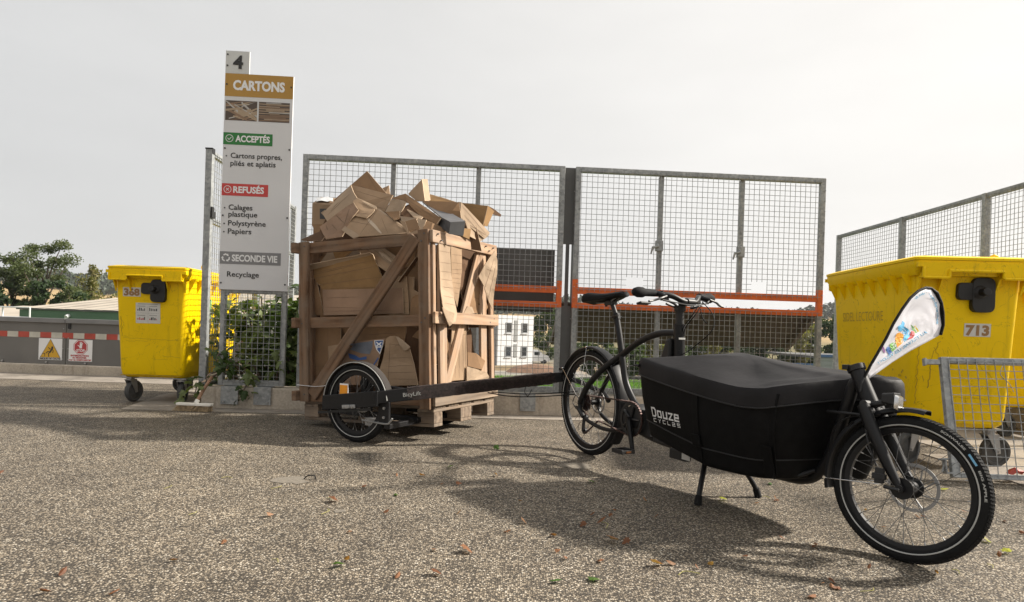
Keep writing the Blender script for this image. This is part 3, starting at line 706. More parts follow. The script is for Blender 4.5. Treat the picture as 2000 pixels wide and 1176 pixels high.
pl_text('INTERDICTION', 0.075, 0.243, 0.245, 0.020, 'print_red', plate); pl_text('de MONTER', 0.098, 0.216, 0.195, 0.019, 'print_red', plate); pl_text('sur le DISPOSITIF', 0.052, 0.188, 0.300, 0.018, 'print_red', plate)

# ------------------------------------------------------------------ yellow wheeled containers
def rrect(x0, x1, y0, y1, r, z, n=4):
    pts = []
    for cx_, cy_, a0 in ((x1 - r, y0 + r, -90), (x1 - r, y1 - r, 0), (x0 + r, y1 - r, 90), (x0 + r, y0 + r, 180)):
        for i in range(n + 1):
            a = rad(a0 + 90 * i / n); pts.append(V((cx_ + r * math.cos(a), cy_ + r * math.sin(a), z)))
    return pts
def face_y(z, zs): return 0.055 * (1 - min(1, max(0, (z / zs - 0.245) / 0.86)))
def yellow_bin(label, loc, rotz, zs, number, nx, nz, swivels, stickers):
    g = thing('waste_container', label, 'waste container', loc, rotz)
    T = Matrix.Scale(zs, 4, (0, 0, 1))
    mb = MB(); rings = []
    for t_ in (0, 0.03, 0.08, 0.3, 0.55, 0.8, 1.0):
        z = 0.235 + 0.885 * t_; k = 0.93 if t_ == 0 else (0.985 if t_ == 0.03 else 1)
        hw = (0.288 + 0.036 * t_) * k; y0 = 0.055 * (1 - t_) + (1 - k) * 0.6; y1 = 1.12 + 0.08 * t_ - (1 - k) * 0.6
        rings.append(rrect(-hw, hw, y0, y1, 0.045, z))
    mb.loft(rings, cap0=True, cap1=True).xf(T); part('body', mb, 'yellow_plastic', g, smooth=35)
    mb = MB(); mb.loft([rrect(-0.335, 0.335, -0.035, 1.235, 0.03, 1.12), rrect(-0.355, 0.355, -0.07, 1.27, 0.03, 1.165), rrect(-0.355, 0.355, -0.07, 1.27, 0.03, 1.205)], cap0=True, cap1=True).xf(T)
    part('rim', mb, 'yellow_plastic', g, smooth=30)
    mb = MB(); mb.loft([rrect(-0.36, 0.36, -0.074, 1.275, 0.03, 1.207), rrect(-0.36, 0.36, -0.074, 1.275, 0.03, 1.222), rrect(-0.32, 0.32, -0.02, 1.22, 0.05, 1.236)], cap0=True, cap1=True).xf(T)
    part('lid', mb, 'yellow_plastic', g, smooth=20)
    for side in (0, 1):                             # stepped lifting comb on both short ends
        yy = -0.086 if side == 0 else 1.271
        mb = MB(); pr = [(-0.355, 1.19), (-0.355, 1.165), (-0.322, 1.165), (-0.322, 1.105), (-0.17, 1.105), (-0.17, 1.145), (0.15, 1.145), (0.15, 1.105), (0.315, 1.105), (0.315, 1.165), (0.355, 1.165), (0.355, 1.19)]
        n0 = len(pr); mb.add([(x, yy, z) for x, z in pr] + [(x, yy + 0.018, z) for x, z in pr], [list(range(n0)), list(range(n0, 2 * n0))[::-1]] + [(i, i + n0, (i + 1) % n0 + n0, (i + 1) % n0) for i in range(n0)])
        low = pr[2:10]
        for i in range(len(low) - 1):
            (xa, za), (xb, zb) = low[i], low[i + 1]
            a, b_ = V((xa, yy - 0.004, za)), V((xb, yy - 0.004, zb)); mb.tube([a, b_], 0.009, 6)
        for xa, xb in ((-0.322, -0.17), (0.15, 0.315)): mb.box((xa, yy if side == 0 else 1.235, 1.105), (xb, -0.03 if side == 0 else yy + 0.01, 1.115))
        part('lifting_comb', mb.xf(T), 'yellow_plastic', g)
    rib = None
    def gus(x, y, dx, dy):
        nonlocal rib
        if rib is None:
            mb = MB(); mb.add([(0, -0.006, 0), (0.065, -0.006, 0), (0, -0.006, -0.13), (0, 0.006, 0), (0.065, 0.006, 0), (0, 0.006, -0.13)], [(0, 2, 1), (3, 4, 5), (0, 1, 4, 3), (1, 2, 5, 4), (2, 0, 3, 5)])
            rib = part('rib', mb, 'yellow_plastic', g); o = rib
        else: o = like(rib, g)
        o.matrix_local = Matrix.Translation((x, y, 1.135 * zs)) @ Matrix.Rotation(math.atan2(dy, dx), 4, 'Z')
    for i in range(8):
        for s in (-1, 1): gus(s * 0.318, 0.06 + i * 0.155, s, 0)
    for x in (-0.31, -0.18, 0.16, 0.31): gus(x, 0.004, 0, -1)
    mb = MB(); mb.tube([(0.30, 1.20, 1.22), (0.30, 1.20, 1.27)], 0.025, 8); mb.tube([(-0.30, 1.20, 1.22), (-0.30, 1.20, 1.27)], 0.025, 8)
    ringp2 = MB(); ringp2.tube([(0.34 + 0.026 * math.cos(a), 0.0 + 0.30, 1.262 + 0.022 * math.sin(a)) for a in [i * 0.785 for i in range(8)]], 0.008, 6, closed=True)
    part('lid_eyelet', MB().add(ringp2.v, ringp2.f).xf(T), 'yellow_plastic', g); ringp2 = MB()
    ringp2.tube([(0.34 + 0.026 * math.cos(a), 0.0 + 1.0, 1.262 + 0.022 * math.sin(a)) for a in [i * 0.785 for i in range(8)]], 0.008, 6, closed=True)
    part('lid_eyelet', ringp2.xf(T), 'yellow_plastic', g)
    # trunnion plate and pin
    def rpl(x0, x1, z0, z1, r, y0, y1):
        q = [V((p.x, y0, p.y)) for p in rrect(x0, x1, z0, z1, r, 0)]; q2 = [V((p.x, y1, p.y)) for p in q and rrect(x0, x1, z0, z1, r, 0)]
        return MB().loft([q2, q], cap0=True, cap1=True)
    yf = face_y(1.05, 1)
    tp = rpl(0.01, 0.145, 0.915, 1.115, 0.035, yf - 0.03, yf + 0.01); m2_ = rpl(-0.075, 0.05, 0.985, 1.085, 0.025, yf - 0.026, yf + 0.01); tp.add(m2_.v, m2_.f)
    tr_ = part('lifting_plate', tp.xf(T), 'black_plastic', g, smooth=30, bev=0.004)
    mb = MB(); mb.lathe([(-0.02, 0.05), (-0.04, 0.034), (-0.045, 0.024), (-0.095, 0.024), (-0.098, 0.02), (-0.098, 0.0001)], (0.055, yf, 1.03 * zs), n=20)
    mb.f = [f[::-1] for f in mb.f]; part('lifting_pin', mb, 'black_plastic', tr_, smooth=30)
    # number sticker
    def sk(x0, x1, z0, z1, off): return [V((x0, face_y(z0, zs) - off, z0)), V((x1, face_y(z0, zs) - off, z0)), V((x1, face_y(z1, zs) - off, z1)), V((x0, face_y(z1, zs) - off, z1))]
    st = part('number_sticker', MB().add(sk(nx, nx + 0.16, nz, nz + 0.082, 0.0015), [(0, 1, 2, 3)]), 'sticker_white', g)
    mb = text_mb(number, 0.142, 0.062, 0.05); mb.v = [V((p.x + nx + 0.009, 0, p.z + nz + 0.010)) for p in mb.v]; mb.v = [V((p.x, face_y(p.z, zs) - 0.0025, p.z)) for p in mb.v]
    part('lettering', mb, 'sticker_brown', st)
    for kind, x0, x1, z0, z1 in stickers:
        s_ = part('instruction_sticker', MB().add(sk(x0, x1, z0, z1, 0.0015), [(0, 1, 2, 3)]), 'sticker_white', g)
        mb = MB(); xm, zm = (x0 + x1) / 2, (z0 + z1) / 2; rg = random.Random(3)
        for i in range(14): mb.add(sk(x0 + 0.008 + i * (x1 - x0 - 0.016) / 14, x0 + 0.008 + (i + 0.5) * (x1 - x0 - 0.016) / 14, zm - 0.001, zm + 0.001, 0.0024), [(0, 1, 2, 3)], 0)
        for i in range(12): mb.add(sk(xm - 0.001, xm + 0.001, z0 + 0.01 + i * (z1 - z0 - 0.03) / 12, z0 + 0.01 + (i + 0.5) * (z1 - z0 - 0.03) / 12, 0.0024), [(0, 1, 2, 3)], 0)
        mb.add(sk(x0 + 0.02, x1 - 0.02, z1 - 0.012, z1 - 0.009, 0.0024), [(0, 1, 2, 3)], 0)
        for qx in (x0 + 0.015, xm + 0.012):
            for qz in (z0 + 0.03, zm + 0.02):
                mb.add(sk(qx, qx + 0.07, qz + 0.04, qz + 0.043, 0.0024), [(0, 1, 2, 3)], 0)
                for i in range(5):
                    a = qx + i * 0.015; hh = rg.uniform(0.012, 0.03); mb.add(sk(a, a + rg.uniform(0.005, 0.011), qz, qz + hh, 0.0024), [(0, 1, 2, 3)], 1 if (qz < zm and rg.random() < 0.6) else 0)
        part('printed_figures', mb, ['print_black', 'print_red'], s_)
    # castors
    for (x, y, sw) in ((-0.235, 0.14, swivels[0]), (0.235, 0.14, swivels[1]), (-0.235, 1.02, swivels[2]), (0.235, 1.02, swivels[3])):
        Mc = Matrix.Translation((x, y, 0)) @ Matrix.Rotation(rad(sw), 4, 'Z')
        mb = MB()
        mb.box((-0.05, -0.05, 0.222 * zs), (0.05, 0.05, 0.232 * zs)); mb.cyl((0, 0, 0.205), (0, 0, 0.223 * zs), 0.035, 14)
        for s in (-1, 1):
            q = [(-0.035, 0.21), (0.045, 0.21), (0.062, 0.09), (0.035, 0.085)]
            mb.add([(x_, s * 0.030 - 0.0025, z_) for x_, z_ in q] + [(x_, s * 0.030 + 0.0025, z_) for x_, z_ in q], [(0, 1, 2, 3), (7, 6, 5, 4)] + [(i, i + 4, (i + 1) % 4 + 4, (i + 1) % 4) for i in range(4)])
        mb.box((-0.037, -0.033, 0.205), (0.047, 0.033, 0.213)); mb.cyl((0.048, -0.038, 0.1), (0.048, 0.038, 0.1), 0.008, 8)
        cf = part('castor', mb.xf(Mc), 'dull_alloy', g)
        mb = MB(); mb.lathe([(-0.022, 0.075), (-0.025, 0.09), (-0.012, 0.0995), (0.012, 0.0995), (0.025, 0.09), (0.022, 0.075), (0.012, 0.07), (0.018, 0.03), (0.022, 0.0001)], (0.048, 0, 0.1), n=28); mb.lathe([(-0.022, 0.0001), (-0.018, 0.03), (-0.012, 0.07), (-0.022, 0.075)], (0.048, 0, 0.1), n=28)
        part('wheel', mb.xf(Mc), 'grey_rubber', cf, smooth=30)
    return g
g = yellow_bin('yellow wheeled container numbered 368 in front of the grey barrier', (-3.285, 5.80, 0), rad(1), 1.015, '368', -0.250, 0.975, (80, 100, 15, 70), [('q', -0.135, 0.085, 0.735, 0.92)])
mb = MB(); mb.add([(0.3285, 0.32, 0.80), (0.3285, 0.50, 0.80), (0.331, 0.50, 0.98), (0.331, 0.32, 0.98)], [(0, 1, 2, 3)]); mb.v = [p + V((0.0, 0, 0)) for p in mb.v]; part('side_label', mb, 'flag_green', g)
def scuffs(g, zs, strokes):
    mb = MB()
    for wd, pts in strokes:
        q = MB(); stroke(q, pts, wd * 0.65, 0); q.v = [V((p.x, face_y(p.z, zs) - 0.0012 + p.y * 0.2, p.z)) for p in q.v]; mb.add(q.v, q.f)
    part('scuff_marks', mb, 'scuff_dark', g, stuff=True)
rgs = random.Random(15)
def wob_line(x0, z0, x1, z1, n=9, j=0.006): return [(x0 + (x1 - x0) * i / n + rgs.uniform(-j, j), z0 + (z1 - z0) * i / n + rgs.uniform(-j, j)) for i in range(n + 1)]
simple('scuff_dark', (0.40, 0.245, 0.006), 0.7, 0, 0.3, 30)
scuffs(g, 1.015, [(0.006, wob_line(-0.275, 0.80, -0.262, 0.62)), (0.004, wob_line(-0.27, 0.78, -0.235, 0.70)), (0.004, wob_line(-0.25, 0.60, 0.25, 0.585, 16, 0.003)), (0.003, wob_line(-0.22, 0.57, -0.02, 0.575)), (0.003, wob_line(-0.05, 0.52, -0.02, 0.545, 3)), (0.004, wob_line(0.10, 0.44, 0.27, 0.43)), (0.003, wob_line(0.0, 0.41, 0.16, 0.405)), (0.003, wob_line(-0.12, 0.47, -0.10, 0.44, 3)), (0.005, wob_line(0.22, 0.60, 0.24, 0.585, 3)), (0.004, wob_line(0.17, 1.08, 0.20, 1.02, 4)), (0.004, wob_line(-0.15, 1.09, -0.13, 1.03, 4)), (0.012, wob_line(-0.27, 0.262, 0.27, 0.258, 20, 0.003))])
g = yellow_bin('big yellow wheeled container numbered 713 behind the white flag', (2.85, 4.006, 0), rad(-4), 1.078, '713', -0.01, 0.835, (205, 10, 60, 140), [])
scuffs(g, 1.078, [(0.006, wob_line(-0.275, 0.82, -0.28, 0.40, 20, 0.007)), (0.004, wob_line(-0.285, 1.15, -0.27, 1.05)), (0.010, wob_line(-0.20, 0.66, -0.205, 0.50, 10, 0.010)), (0.005, wob_line(-0.15, 0.80, -0.21, 0.66, 8)), (0.004, wob_line(-0.18, 0.76, -0.155, 0.70, 4)), (0.003, wob_line(0.05, 0.70, 0.20, 0.55, 9)), (0.003, wob_line(-0.1, 0.45, 0.15, 0.44, 12)), (0.005, wob_line(-0.24, 0.58, -0.23, 0.54, 4))])
mb = text_mb('SIDEL LECTOURE', 0.62, 0.072, 0.0)
Mt = Matrix.Translation((-0.3205, 1.02, 0.93)) @ Matrix.Rotation(rad(-90), 4, 'Z'); mb.xf(Mt)
mb.v = [V((-(0.288 + 0.036 * ((p.z / 1.078 - 0.235) / 0.885)) - 0.0015, p.y, p.z)) for p in mb.v]
part('lettering', mb, 'faded_ink', g)
mb = MB(); rg = random.Random(8)
for i in range(26):                                # scuffs and drill holes on the side wall
    z = rg.choice((0.56, 0.60, 0.86)) + rg.uniform(-0.02, 0.02); y = rg.uniform(0.08, 1.1); r_ = rg.uniform(0.004, 0.009); xx = -(0.288 + 0.036 * ((z / 1.078 - 0.235) / 0.885)) - 0.0016
    mb.add([(xx, y + r_ * math.cos(-a), z + r_ * math.sin(-a)) for a in [k * 1.047 for k in range(6)]], [list(range(6))])
part('scuff_marks', mb, 'faded_ink', g, stuff=True)
yellow_bin('yellow container at the right edge, mostly hidden behind container 713', (4.42, 5.3, 0), rad(-3), 1.11, '712', 0.1, 0.4, (20, 10, 60, 140), [])

# ------------------------------------------------------------------ pallet and crate on the trailer
E1 = V((-0.888, 0.46, 0)).normalized(); E2 = V((0.46, 0.888, 0)).normalized()
C0 = V((-0.513, 4.385, 0.10))
yax = V((E1.x, E1.y, -0.050)).normalized(); xax = E2.copy(); zax = xax.cross(yax).normalized()
TC = Matrix((xax * 1.06, yax, zax)).transposed().to_4x4(); TC.translation = C0
def board(parent, name, p0, p1, wd, th, nrm, m_, label=None, bev=0.003, seed=0):
    p0, p1, nrm = V(p0), V(p1), V(nrm).normalized(); d = p1 - p0; L = d.length; x = d.normalized(); z = (nrm - x * nrm.dot(x)).normalized(); y = z.cross(x)
    M = Matrix((x, y, z)).transposed().to_4x4(); M.translation = (p0 + p1) / 2
    mb = MB(); k = 6; rg = random.Random(hash((round(L, 3), seed, round(p0.z, 3))) % 9999); rings = []
    for i in range(k + 1):
        t_ = -L / 2 + L * i / k; a = rg.uniform(-0.0015, 0.0015); b_ = rg.uniform(-0.0015, 0.0015)
        rings.append([(t_, -wd / 2 + a, -th / 2), (t_, wd / 2 + b_, -th / 2), (t_, wd / 2 + b_, th / 2), (t_, -wd / 2 + a, th / 2)])
    mb.loft(rings, cap0=True, cap1=True); mb.f = [f[::-1] for f in mb.f]
    return part(name, mb, m_, parent, bev=bev, M=M, label=label)
X1, Y1 = 0.8, 1.2
g = thing('pallet', 'grey weathered wooden pallet carried between the trailer wheels', 'pallet', M=TC)
for x in (0.05, 0.4, 0.75): board(g, 'bottom_board', (x, 0, 0.011), (x, Y1, 0.011), 0.10 if x != 0.4 else 0.145, 0.022, (0, 0, 1), 'grey_pallet_wood', seed=int(x * 10))
for x in (0.05, 0.4, 0.75):
    for y in (0.07, 0.6, 1.13): 
        board(g, 'block', (x, y - 0.07, 0.0615), (x, y + 0.07, 0.0615), 0.098 if x != 0.4 else 0.143, 0.076, (0, 0, 1), 'grey_pallet_wood', seed=int(x * 10 + y * 50))
for y in (0.07, 0.6, 1.13): board(g, 'stringer_board', (0, y, 0.111), (X1, y, 0.111), 0.14, 0.021, (0, 0, 1), 'grey_pallet_wood', seed=int(y * 9))
for x in (0.07, 0.235, 0.4, 0.565, 0.73): board(g, 'deck_board', (x, -0.004, 0.133), (x, Y1, 0.133), 0.13, 0.021, (0, 0, 1), 'grey_pallet_wood', seed=int(x * 31))

g = thing('wooden_crate', 'open crate of reddish boards standing on the pallet, full of cardboard', 'crate', M=TC)
ZB, ZT = 0.145, 1.352; TH = 0.024
R_, P_ = 'reddish_crate_wood', 'sunlit_crate_wood'
# long face towards the viewer (x = 0, outward -x)
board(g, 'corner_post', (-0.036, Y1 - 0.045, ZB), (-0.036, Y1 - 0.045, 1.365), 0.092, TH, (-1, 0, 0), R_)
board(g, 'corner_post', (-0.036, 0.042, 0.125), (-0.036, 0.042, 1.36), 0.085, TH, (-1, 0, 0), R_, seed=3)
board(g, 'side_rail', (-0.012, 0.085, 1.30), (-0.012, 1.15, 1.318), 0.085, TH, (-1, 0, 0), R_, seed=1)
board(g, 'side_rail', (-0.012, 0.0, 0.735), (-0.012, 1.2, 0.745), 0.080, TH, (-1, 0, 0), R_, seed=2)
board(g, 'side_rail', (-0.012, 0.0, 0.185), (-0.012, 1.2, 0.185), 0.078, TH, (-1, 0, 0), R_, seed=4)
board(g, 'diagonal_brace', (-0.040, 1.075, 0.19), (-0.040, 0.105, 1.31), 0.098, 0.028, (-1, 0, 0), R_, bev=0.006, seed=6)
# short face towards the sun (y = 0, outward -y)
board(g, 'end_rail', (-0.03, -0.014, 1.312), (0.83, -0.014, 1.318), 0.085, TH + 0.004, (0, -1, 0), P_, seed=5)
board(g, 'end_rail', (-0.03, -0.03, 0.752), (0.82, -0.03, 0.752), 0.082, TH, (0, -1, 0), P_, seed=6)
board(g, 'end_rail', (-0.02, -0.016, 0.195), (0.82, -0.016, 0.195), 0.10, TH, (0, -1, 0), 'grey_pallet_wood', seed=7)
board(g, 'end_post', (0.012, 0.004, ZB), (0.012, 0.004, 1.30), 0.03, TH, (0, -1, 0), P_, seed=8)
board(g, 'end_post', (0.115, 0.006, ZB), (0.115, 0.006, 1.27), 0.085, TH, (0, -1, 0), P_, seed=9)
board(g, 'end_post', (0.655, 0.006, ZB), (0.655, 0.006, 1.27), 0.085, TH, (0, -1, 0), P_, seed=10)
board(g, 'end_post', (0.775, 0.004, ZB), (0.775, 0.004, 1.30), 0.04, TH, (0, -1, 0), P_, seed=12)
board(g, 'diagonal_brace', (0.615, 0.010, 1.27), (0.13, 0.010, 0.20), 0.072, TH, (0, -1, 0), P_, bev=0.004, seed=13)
# far faces
board(g, 'corner_post', (X1 + 0.014, 0.05, ZB), (X1 + 0.014, 0.05, ZT), 0.09, TH, (1, 0, 0), R_, seed=14); board(g, 'corner_post', (X1 + 0.014, 1.15, ZB), (X1 + 0.014, 1.15, ZT), 0.09, TH, (1, 0, 0), R_, seed=15)
for z in (1.30, 0.74, 0.185): board(g, 'side_rail', (X1 + 0.036, 0, z), (X1 + 0.036, 1.2, z), 0.08, TH, (1, 0, 0), R_, seed=int(z * 30))
board(g, 'diagonal_brace', (X1 + 0.01, 1.1, 0.2), (X1 + 0.01, 0.1, 1.3), 0.09, TH, (1, 0, 0), R_, seed=17)
for z in (1.32, 0.745, 0.19): board(g, 'end_rail', (-0.09, Y1 + 0.014, z), (0.82, Y1 + 0.014, z), 0.075, 0.045, (0, 1, 0), R_, seed=int(z * 70))
for x in (0.1, 0.7): board(g, 'end_post', (x, Y1 - 0.012, ZB), (x, Y1 - 0.012, ZT), 0.085, TH, (0, 1, 0), R_, seed=int(x * 17))
mb = MB()
for (y, z) in ((0.03, 1.33), (0.055, 1.28), (0.03, 0.75), (0.06, 0.72), (1.14, 1.33), (1.17, 0.74), (1.15, 0.2)): mb.tube([(-0.051, y, z), (-0.046, y, z)], 0.006, 8)
for (x, z) in ((0.02, 1.33), (0.06, 1.29), (0.65, 1.33), (0.70, 1.30), (0.02, 0.765), (0.75, 0.765), (0.69, 0.735), (0.76, 1.33)): mb.tube([(x, -0.044, z), (x, -0.028, z)], 0.005, 8)
part('nail_heads', mb, 'dark_grey_steel', g)
e_ = V((0, 1, 0)); 

# ------------------------------------------------------------------ cardboard in and on the crate
def FQ(px, py, wdep): return RP(px, py, C0 + E2 * wdep, E2)          # on a slice parallel to the long face
def RQ(px, py, dd): return RP(px, py, C0 + E1 * dd, E1)              # on a slice parallel to the short face
CARD = []
GRP = 'flattened cardboard in the crate'
def card(label, pts, m_, faces=None, th=0.006, side='F', name='cardboard_sheet', wob=0.0, bev=0, cat='cardboard'):
    f_ = FQ if side == 'F' else RQ
    if side == 'F': pts = [(a, b_, max(c_, (a - 850) / 150 * 0.86 + 0.03) if a > 850 else c_) for a, b_, c_ in pts]
    q = [f_(*p) for p in pts]
    n = V((0, 0, 0)); ff = faces or [list(range(len(q)))]
    for f in ff:
        for i in range(1, len(f) - 1): n += (q[f[i]] - q[f[0]]).cross(q[f[i + 1]] - q[f[0]])
    cen = sum(q, V((0, 0, 0))) / len(q); away = (cen - V((0, 0, EYE))).normalized()
    if n.dot(away) > 0: ff = [f[::-1] for f in ff]
    mb = MB(); mb.sheet(q, -away if n.length < 1e-9 else (n if n.dot(away) < 0 else -n).normalized(), th, faces=ff, edge=1)
    bm = bmesh.new(); me = bpy.data.meshes.new('tmp'); me.from_pydata([tuple(p) for p in mb.v], [], mb.f); me.polygons.foreach_set('material_index', mb.mi)
    bm.from_mesh(me); bmesh.ops.triangulate(bm, faces=bm.faces); 
    bmesh.ops.subdivide_edges(bm, edges=[e for e in bm.edges if e.calc_length() > 0.05], cuts=3, use_grid_fill=True)
    sd = len(CARD) * 3.7; amp = 0.0035 if not wob else wob
    rf = random.Random(len(CARD) * 13 + 5); folds = []
    side_v = away.cross(V((0, 0, 1))).normalized(); size = max((p - cen).length for p in q)
    for _ in range(3 if size > 0.12 else 1):
        an = rf.choice((0, math.pi / 2)) + rf.uniform(-0.25, 0.25) + rf.uniform(-0.6, 0.6) * (wob > 0); dvec = side_v * math.cos(an) + V((0, 0, 1)) * math.sin(an)
        folds.append((dvec, rf.uniform(-0.4, 0.4) * size, rf.uniform(-0.22, 0.22)))
    for v_ in bm.verts:
        for dvec, off_, am in folds:
            dd_ = (v_.co - cen).dot(dvec) - off_; v_.co += away * (am * (abs(dd_) - size * 0.4) * 0.55)
        if wob: v_.co += away * (wob * 0.9 * (abs(noise.noise(v_.co * 11 + V((sd, 3, 0)))) - 0.2))
        v_.co += away * (amp * noise.noise(v_.co * 7 + V((sd, 0, 0))))
        v_.co += V((noise.noise(v_.co * 16 + V((0, sd, 0))), 0, noise.noise(v_.co * 16 + V((0, 0, sd))))) * 0.0022
    m2 = MB(); bm.verts.index_update(); m2.add([v_.co.copy() for v_ in bm.verts], [[v_.index for v_ in f.verts] for f in bm.faces]); m2.mi = [f.material_index for f in bm.faces]; bm.free(); bpy.data.meshes.remove(me)
    o = single(name, m2, [m_, 'card_edge'], label, cat, GRP if name == 'cardboard_sheet' else None); CARD.append(o); return o

# loose filling inside the crate (each sheet its own)
rg = random.Random(21)
mats_c = ['cardboard_brown', 'cardboard_dark', 'cardboard_tan', 'cardboard_pinkish', 'cardboard_dark']
for i in range(22):
    x = 0.16 + 0.58 * (i / 21.0); y = rg.uniform(0.30, 0.86); z = rg.uniform(0.36, 1.10); hw, hh = rg.uniform(0.16, 0.32), rg.uniform(0.15, 0.27)
    M = TC @ Matrix.Translation((x, y, z)) @ Matrix.Rotation(rad(rg.uniform(-12, 12)), 4, 'Z') @ Matrix.Rotation(rad(rg.uniform(-25, 25)), 4, 'X') @ Matrix.Rotation(rad(rg.uniform(-9, 9)), 4, 'Y')
    mb = MB(); mb.box((-0.003, -hw, -hh), (0.003, hw, hh), M); single('cardboard_sheet', mb, mats_c[i % 5], 'flat cardboard sheet packed deep inside the crate, partly seen between boards', 'cardboard', GRP + ', deep inside')

card('large dark brown sheet standing behind the front pieces of the crate', [(602, 500, .21), (815, 480, .21), (818, 750, .2), (604, 762, .2)], 'cardboard_brown')
card('big brown carton panel with folded upper edge in upper half of crate', [(601, 528, .06), (728, 497, .05), (757, 566, .09), (634, 571, .09)], 'cardboard_ochre')
card('pale folded lip along the top of the big carton panel', [(600, 518, .02), (722, 494, .03), (729, 498, .055), (601, 529, .055)], 'cardboard_pale')  # paler card puts the highlight of the fold into the colour
card('wide pinkish panel above the middle rail, left of brace', [(630, 566, .07), (786, 563, .07), (788, 612, .06), (632, 616, .06)], 'cardboard_pinkish')
card('narrow tall panel between the brace and near post above middle rail', [(759, 538, .08), (794, 540, .08), (799, 614, .07), (760, 616, .07)], 'cardboard_tan')
card('shadowed left panel beside the far corner post, upper half', [(603, 545, .10), (618, 548, .09), (633, 616, .09), (604, 616, .10)], 'cardboard_brown')
card('grey-white strip under the top rail at left', [(626, 512, .14), (640, 492, .16), (700, 486, .16), (706, 500, .14)], 'cardboard_pale')
card('dark sheet in the top left corner behind the rail', [(603, 484, .18), (700, 478, .2), (690, 520, .18), (603, 518, .18)], 'cardboard_brown')
card('small reddish flap pointing down under the top rail', [(648, 488, .10), (694, 486, .10), (672, 503, .09), (655, 505, .09)], 'cardboard_ochre')
card('slanted strip nearest the brace with lighter tape', [(694, 486, .10), (712, 484, .12), (770, 522, .10), (760, 534, .08), (745, 524, .08)], 'cardboard_tan')
card('second slanted panel with crumpled tape behind the brace', [(712, 483, .13), (745, 480, .15), (784, 508, .12), (770, 523, .10)], 'cardboard_pale')
card('upper right panel hidden by the brace top', [(740, 480, .17), (812, 474, .18), (808, 520, .16), (775, 524, .15)], 'cardboard_brown')
card('pair of thin sheets standing edge-on right of the brace', [(778, 550, .06), (815, 500, .06), (818, 506, .10), (784, 556, .10)], 'cardboard_dark')
card('notched flap standing near the corner post, upper half', [(797, 540, .10), (808, 541, .10), (808, 566, .10), (817, 572, .09), (818, 602, .09), (798, 602, .10)], 'cardboard_tan')
card('low notch piece beside the near corner post', [(803, 583, .08), (811, 575, .07), (820, 577, .07), (821, 616, .07), (800, 616, .08)], 'cardboard_brown')
card('tall sheet left of the brace in the lower half', [(603, 634, .09), (665, 634, .09), (668, 765, .08), (604, 765, .09)], 'cardboard_brown')
card('small rectangle panel left of the lower brace', [(641, 676, .07), (668, 672, .07), (700, 700, .07), (650, 742, .06), (642, 730, .06)], 'cardboard_tan')
card('wide plain panel under the middle rail', [(664, 634, .12), (797, 630, .12), (788, 672, .11), (690, 680, .11)], 'cardboard_brown')
card('panel beside the near post under the middle rail', [(795, 632, .13), (822, 630, .13), (822, 745, .12), (806, 745, .12), (786, 672, .12)], 'cardboard_dark')
xl = card('blue printed carton with XL shield behind the trailer wheel', [(688, 668, .03), (752, 661, .03), (742, 690, .03), (735, 722, .02), (745, 752, .02), (650, 752, .02), (655, 700, .03)], 'cardboard_pinkish', name='printed_carton')
from mathutils.bvhtree import BVHTree
def bvh_of(par):
    me = par.data; return BVHTree.FromPolygons([v.co + par.location for v in me.vertices], [list(p.vertices) for p in me.polygons])
def stick(par, tree_, pix, faces, m_, name='printed_mark', lift=0.0018):
    e0 = V((0, 0, EYE)); vs = []; last = None
    for px, py in pix:
        u, v = uv(px, py); d = V((u, 1, -v)).normalized(); h = tree_.ray_cast(e0, d)
        if h[0] is None:
            h = (e0 + d * ((last - e0).length if last is not None else 4.5),)
        last = h[0]; vs.append(h[0] - d * lift - par.location)
    mb = MB(); mb.add(vs, faces); o = bpy.data.objects.new(name, mesh_of(name, mb, m_)); C.objects.link(o); o.parent = par; return o
def decal(par, mesh_pts, m_, off):
    pts = [V((p[0], p[1])) for p in mesh_pts]; bm = bmesh.new(); f = bm.faces.new([bm.verts.new((p.x, p.y, 0)) for p in pts]); bmesh.ops.triangulate(bm, faces=[f])
    bmesh.ops.subdivide_edges(bm, edges=bm.edges[:], cuts=3, use_grid_fill=True); bm.verts.index_update()
    o = stick(par, bvh_of(par), [(v.co.x, v.co.y) for v in bm.verts], [[v.index for v in f.verts] for f in bm.faces], m_, lift=off - 0.004); bm.free(); return o
def band(par, p0, p1, wd, m_, name, n=14, lift=0.0015, taper=True):
    p0, p1 = V(p0), V(p1); d = (p1 - p0).normalized(); q = V((-d.y, d.x)); pix = []; rgb_ = random.Random(int(p0.x * 7 + p0.y))
    for i in range(n + 1):
        c = p0.lerp(p1, i / n) + q * rgb_.uniform(-0.35, 0.35); w_ = wd / 2 * ((0.35 + 0.65 * math.sin(math.pi * i / n)) if taper else 1); pix += [tuple(c - q * w_), tuple(c + q * w_)]
    return stick(par, bvh_of(par), pix, [(2 * i, 2 * i + 1, 2 * i + 3, 2 * i + 2) for i in range(n)], m_, name, lift)
CL = {o_['label'][:34]: o_ for o_ in CARD}
def on(lbl): return next(o_ for o_ in CARD if o_['label'].startswith(lbl))
def creases(lbl, lines, wd=0.7, m_='crease', name='crease'):
    for p0, p1 in lines: band(on(lbl), p0, p1, wd, m_, name)
decal(xl, [(683, 672, .03), (728, 666, .03), (727, 680, .03), (722, 692, .03), (705, 690, .03), (684, 683, .03)], 'print_greyblue', 0.006)
decal(xl, [(680, 690, .03), (694, 694, .03), (702, 699, .03), (716, 696, .03), (716, 702, .03), (698, 704, .03), (683, 700, .03)], 'print_blue', 0.0065)
decal(xl, [(731, 665, .03), (749, 664, .03), (748, 674, .03), (742, 692, .03), (735, 683, .03), (732, 674, .03)], 'print_white', 0.0065)
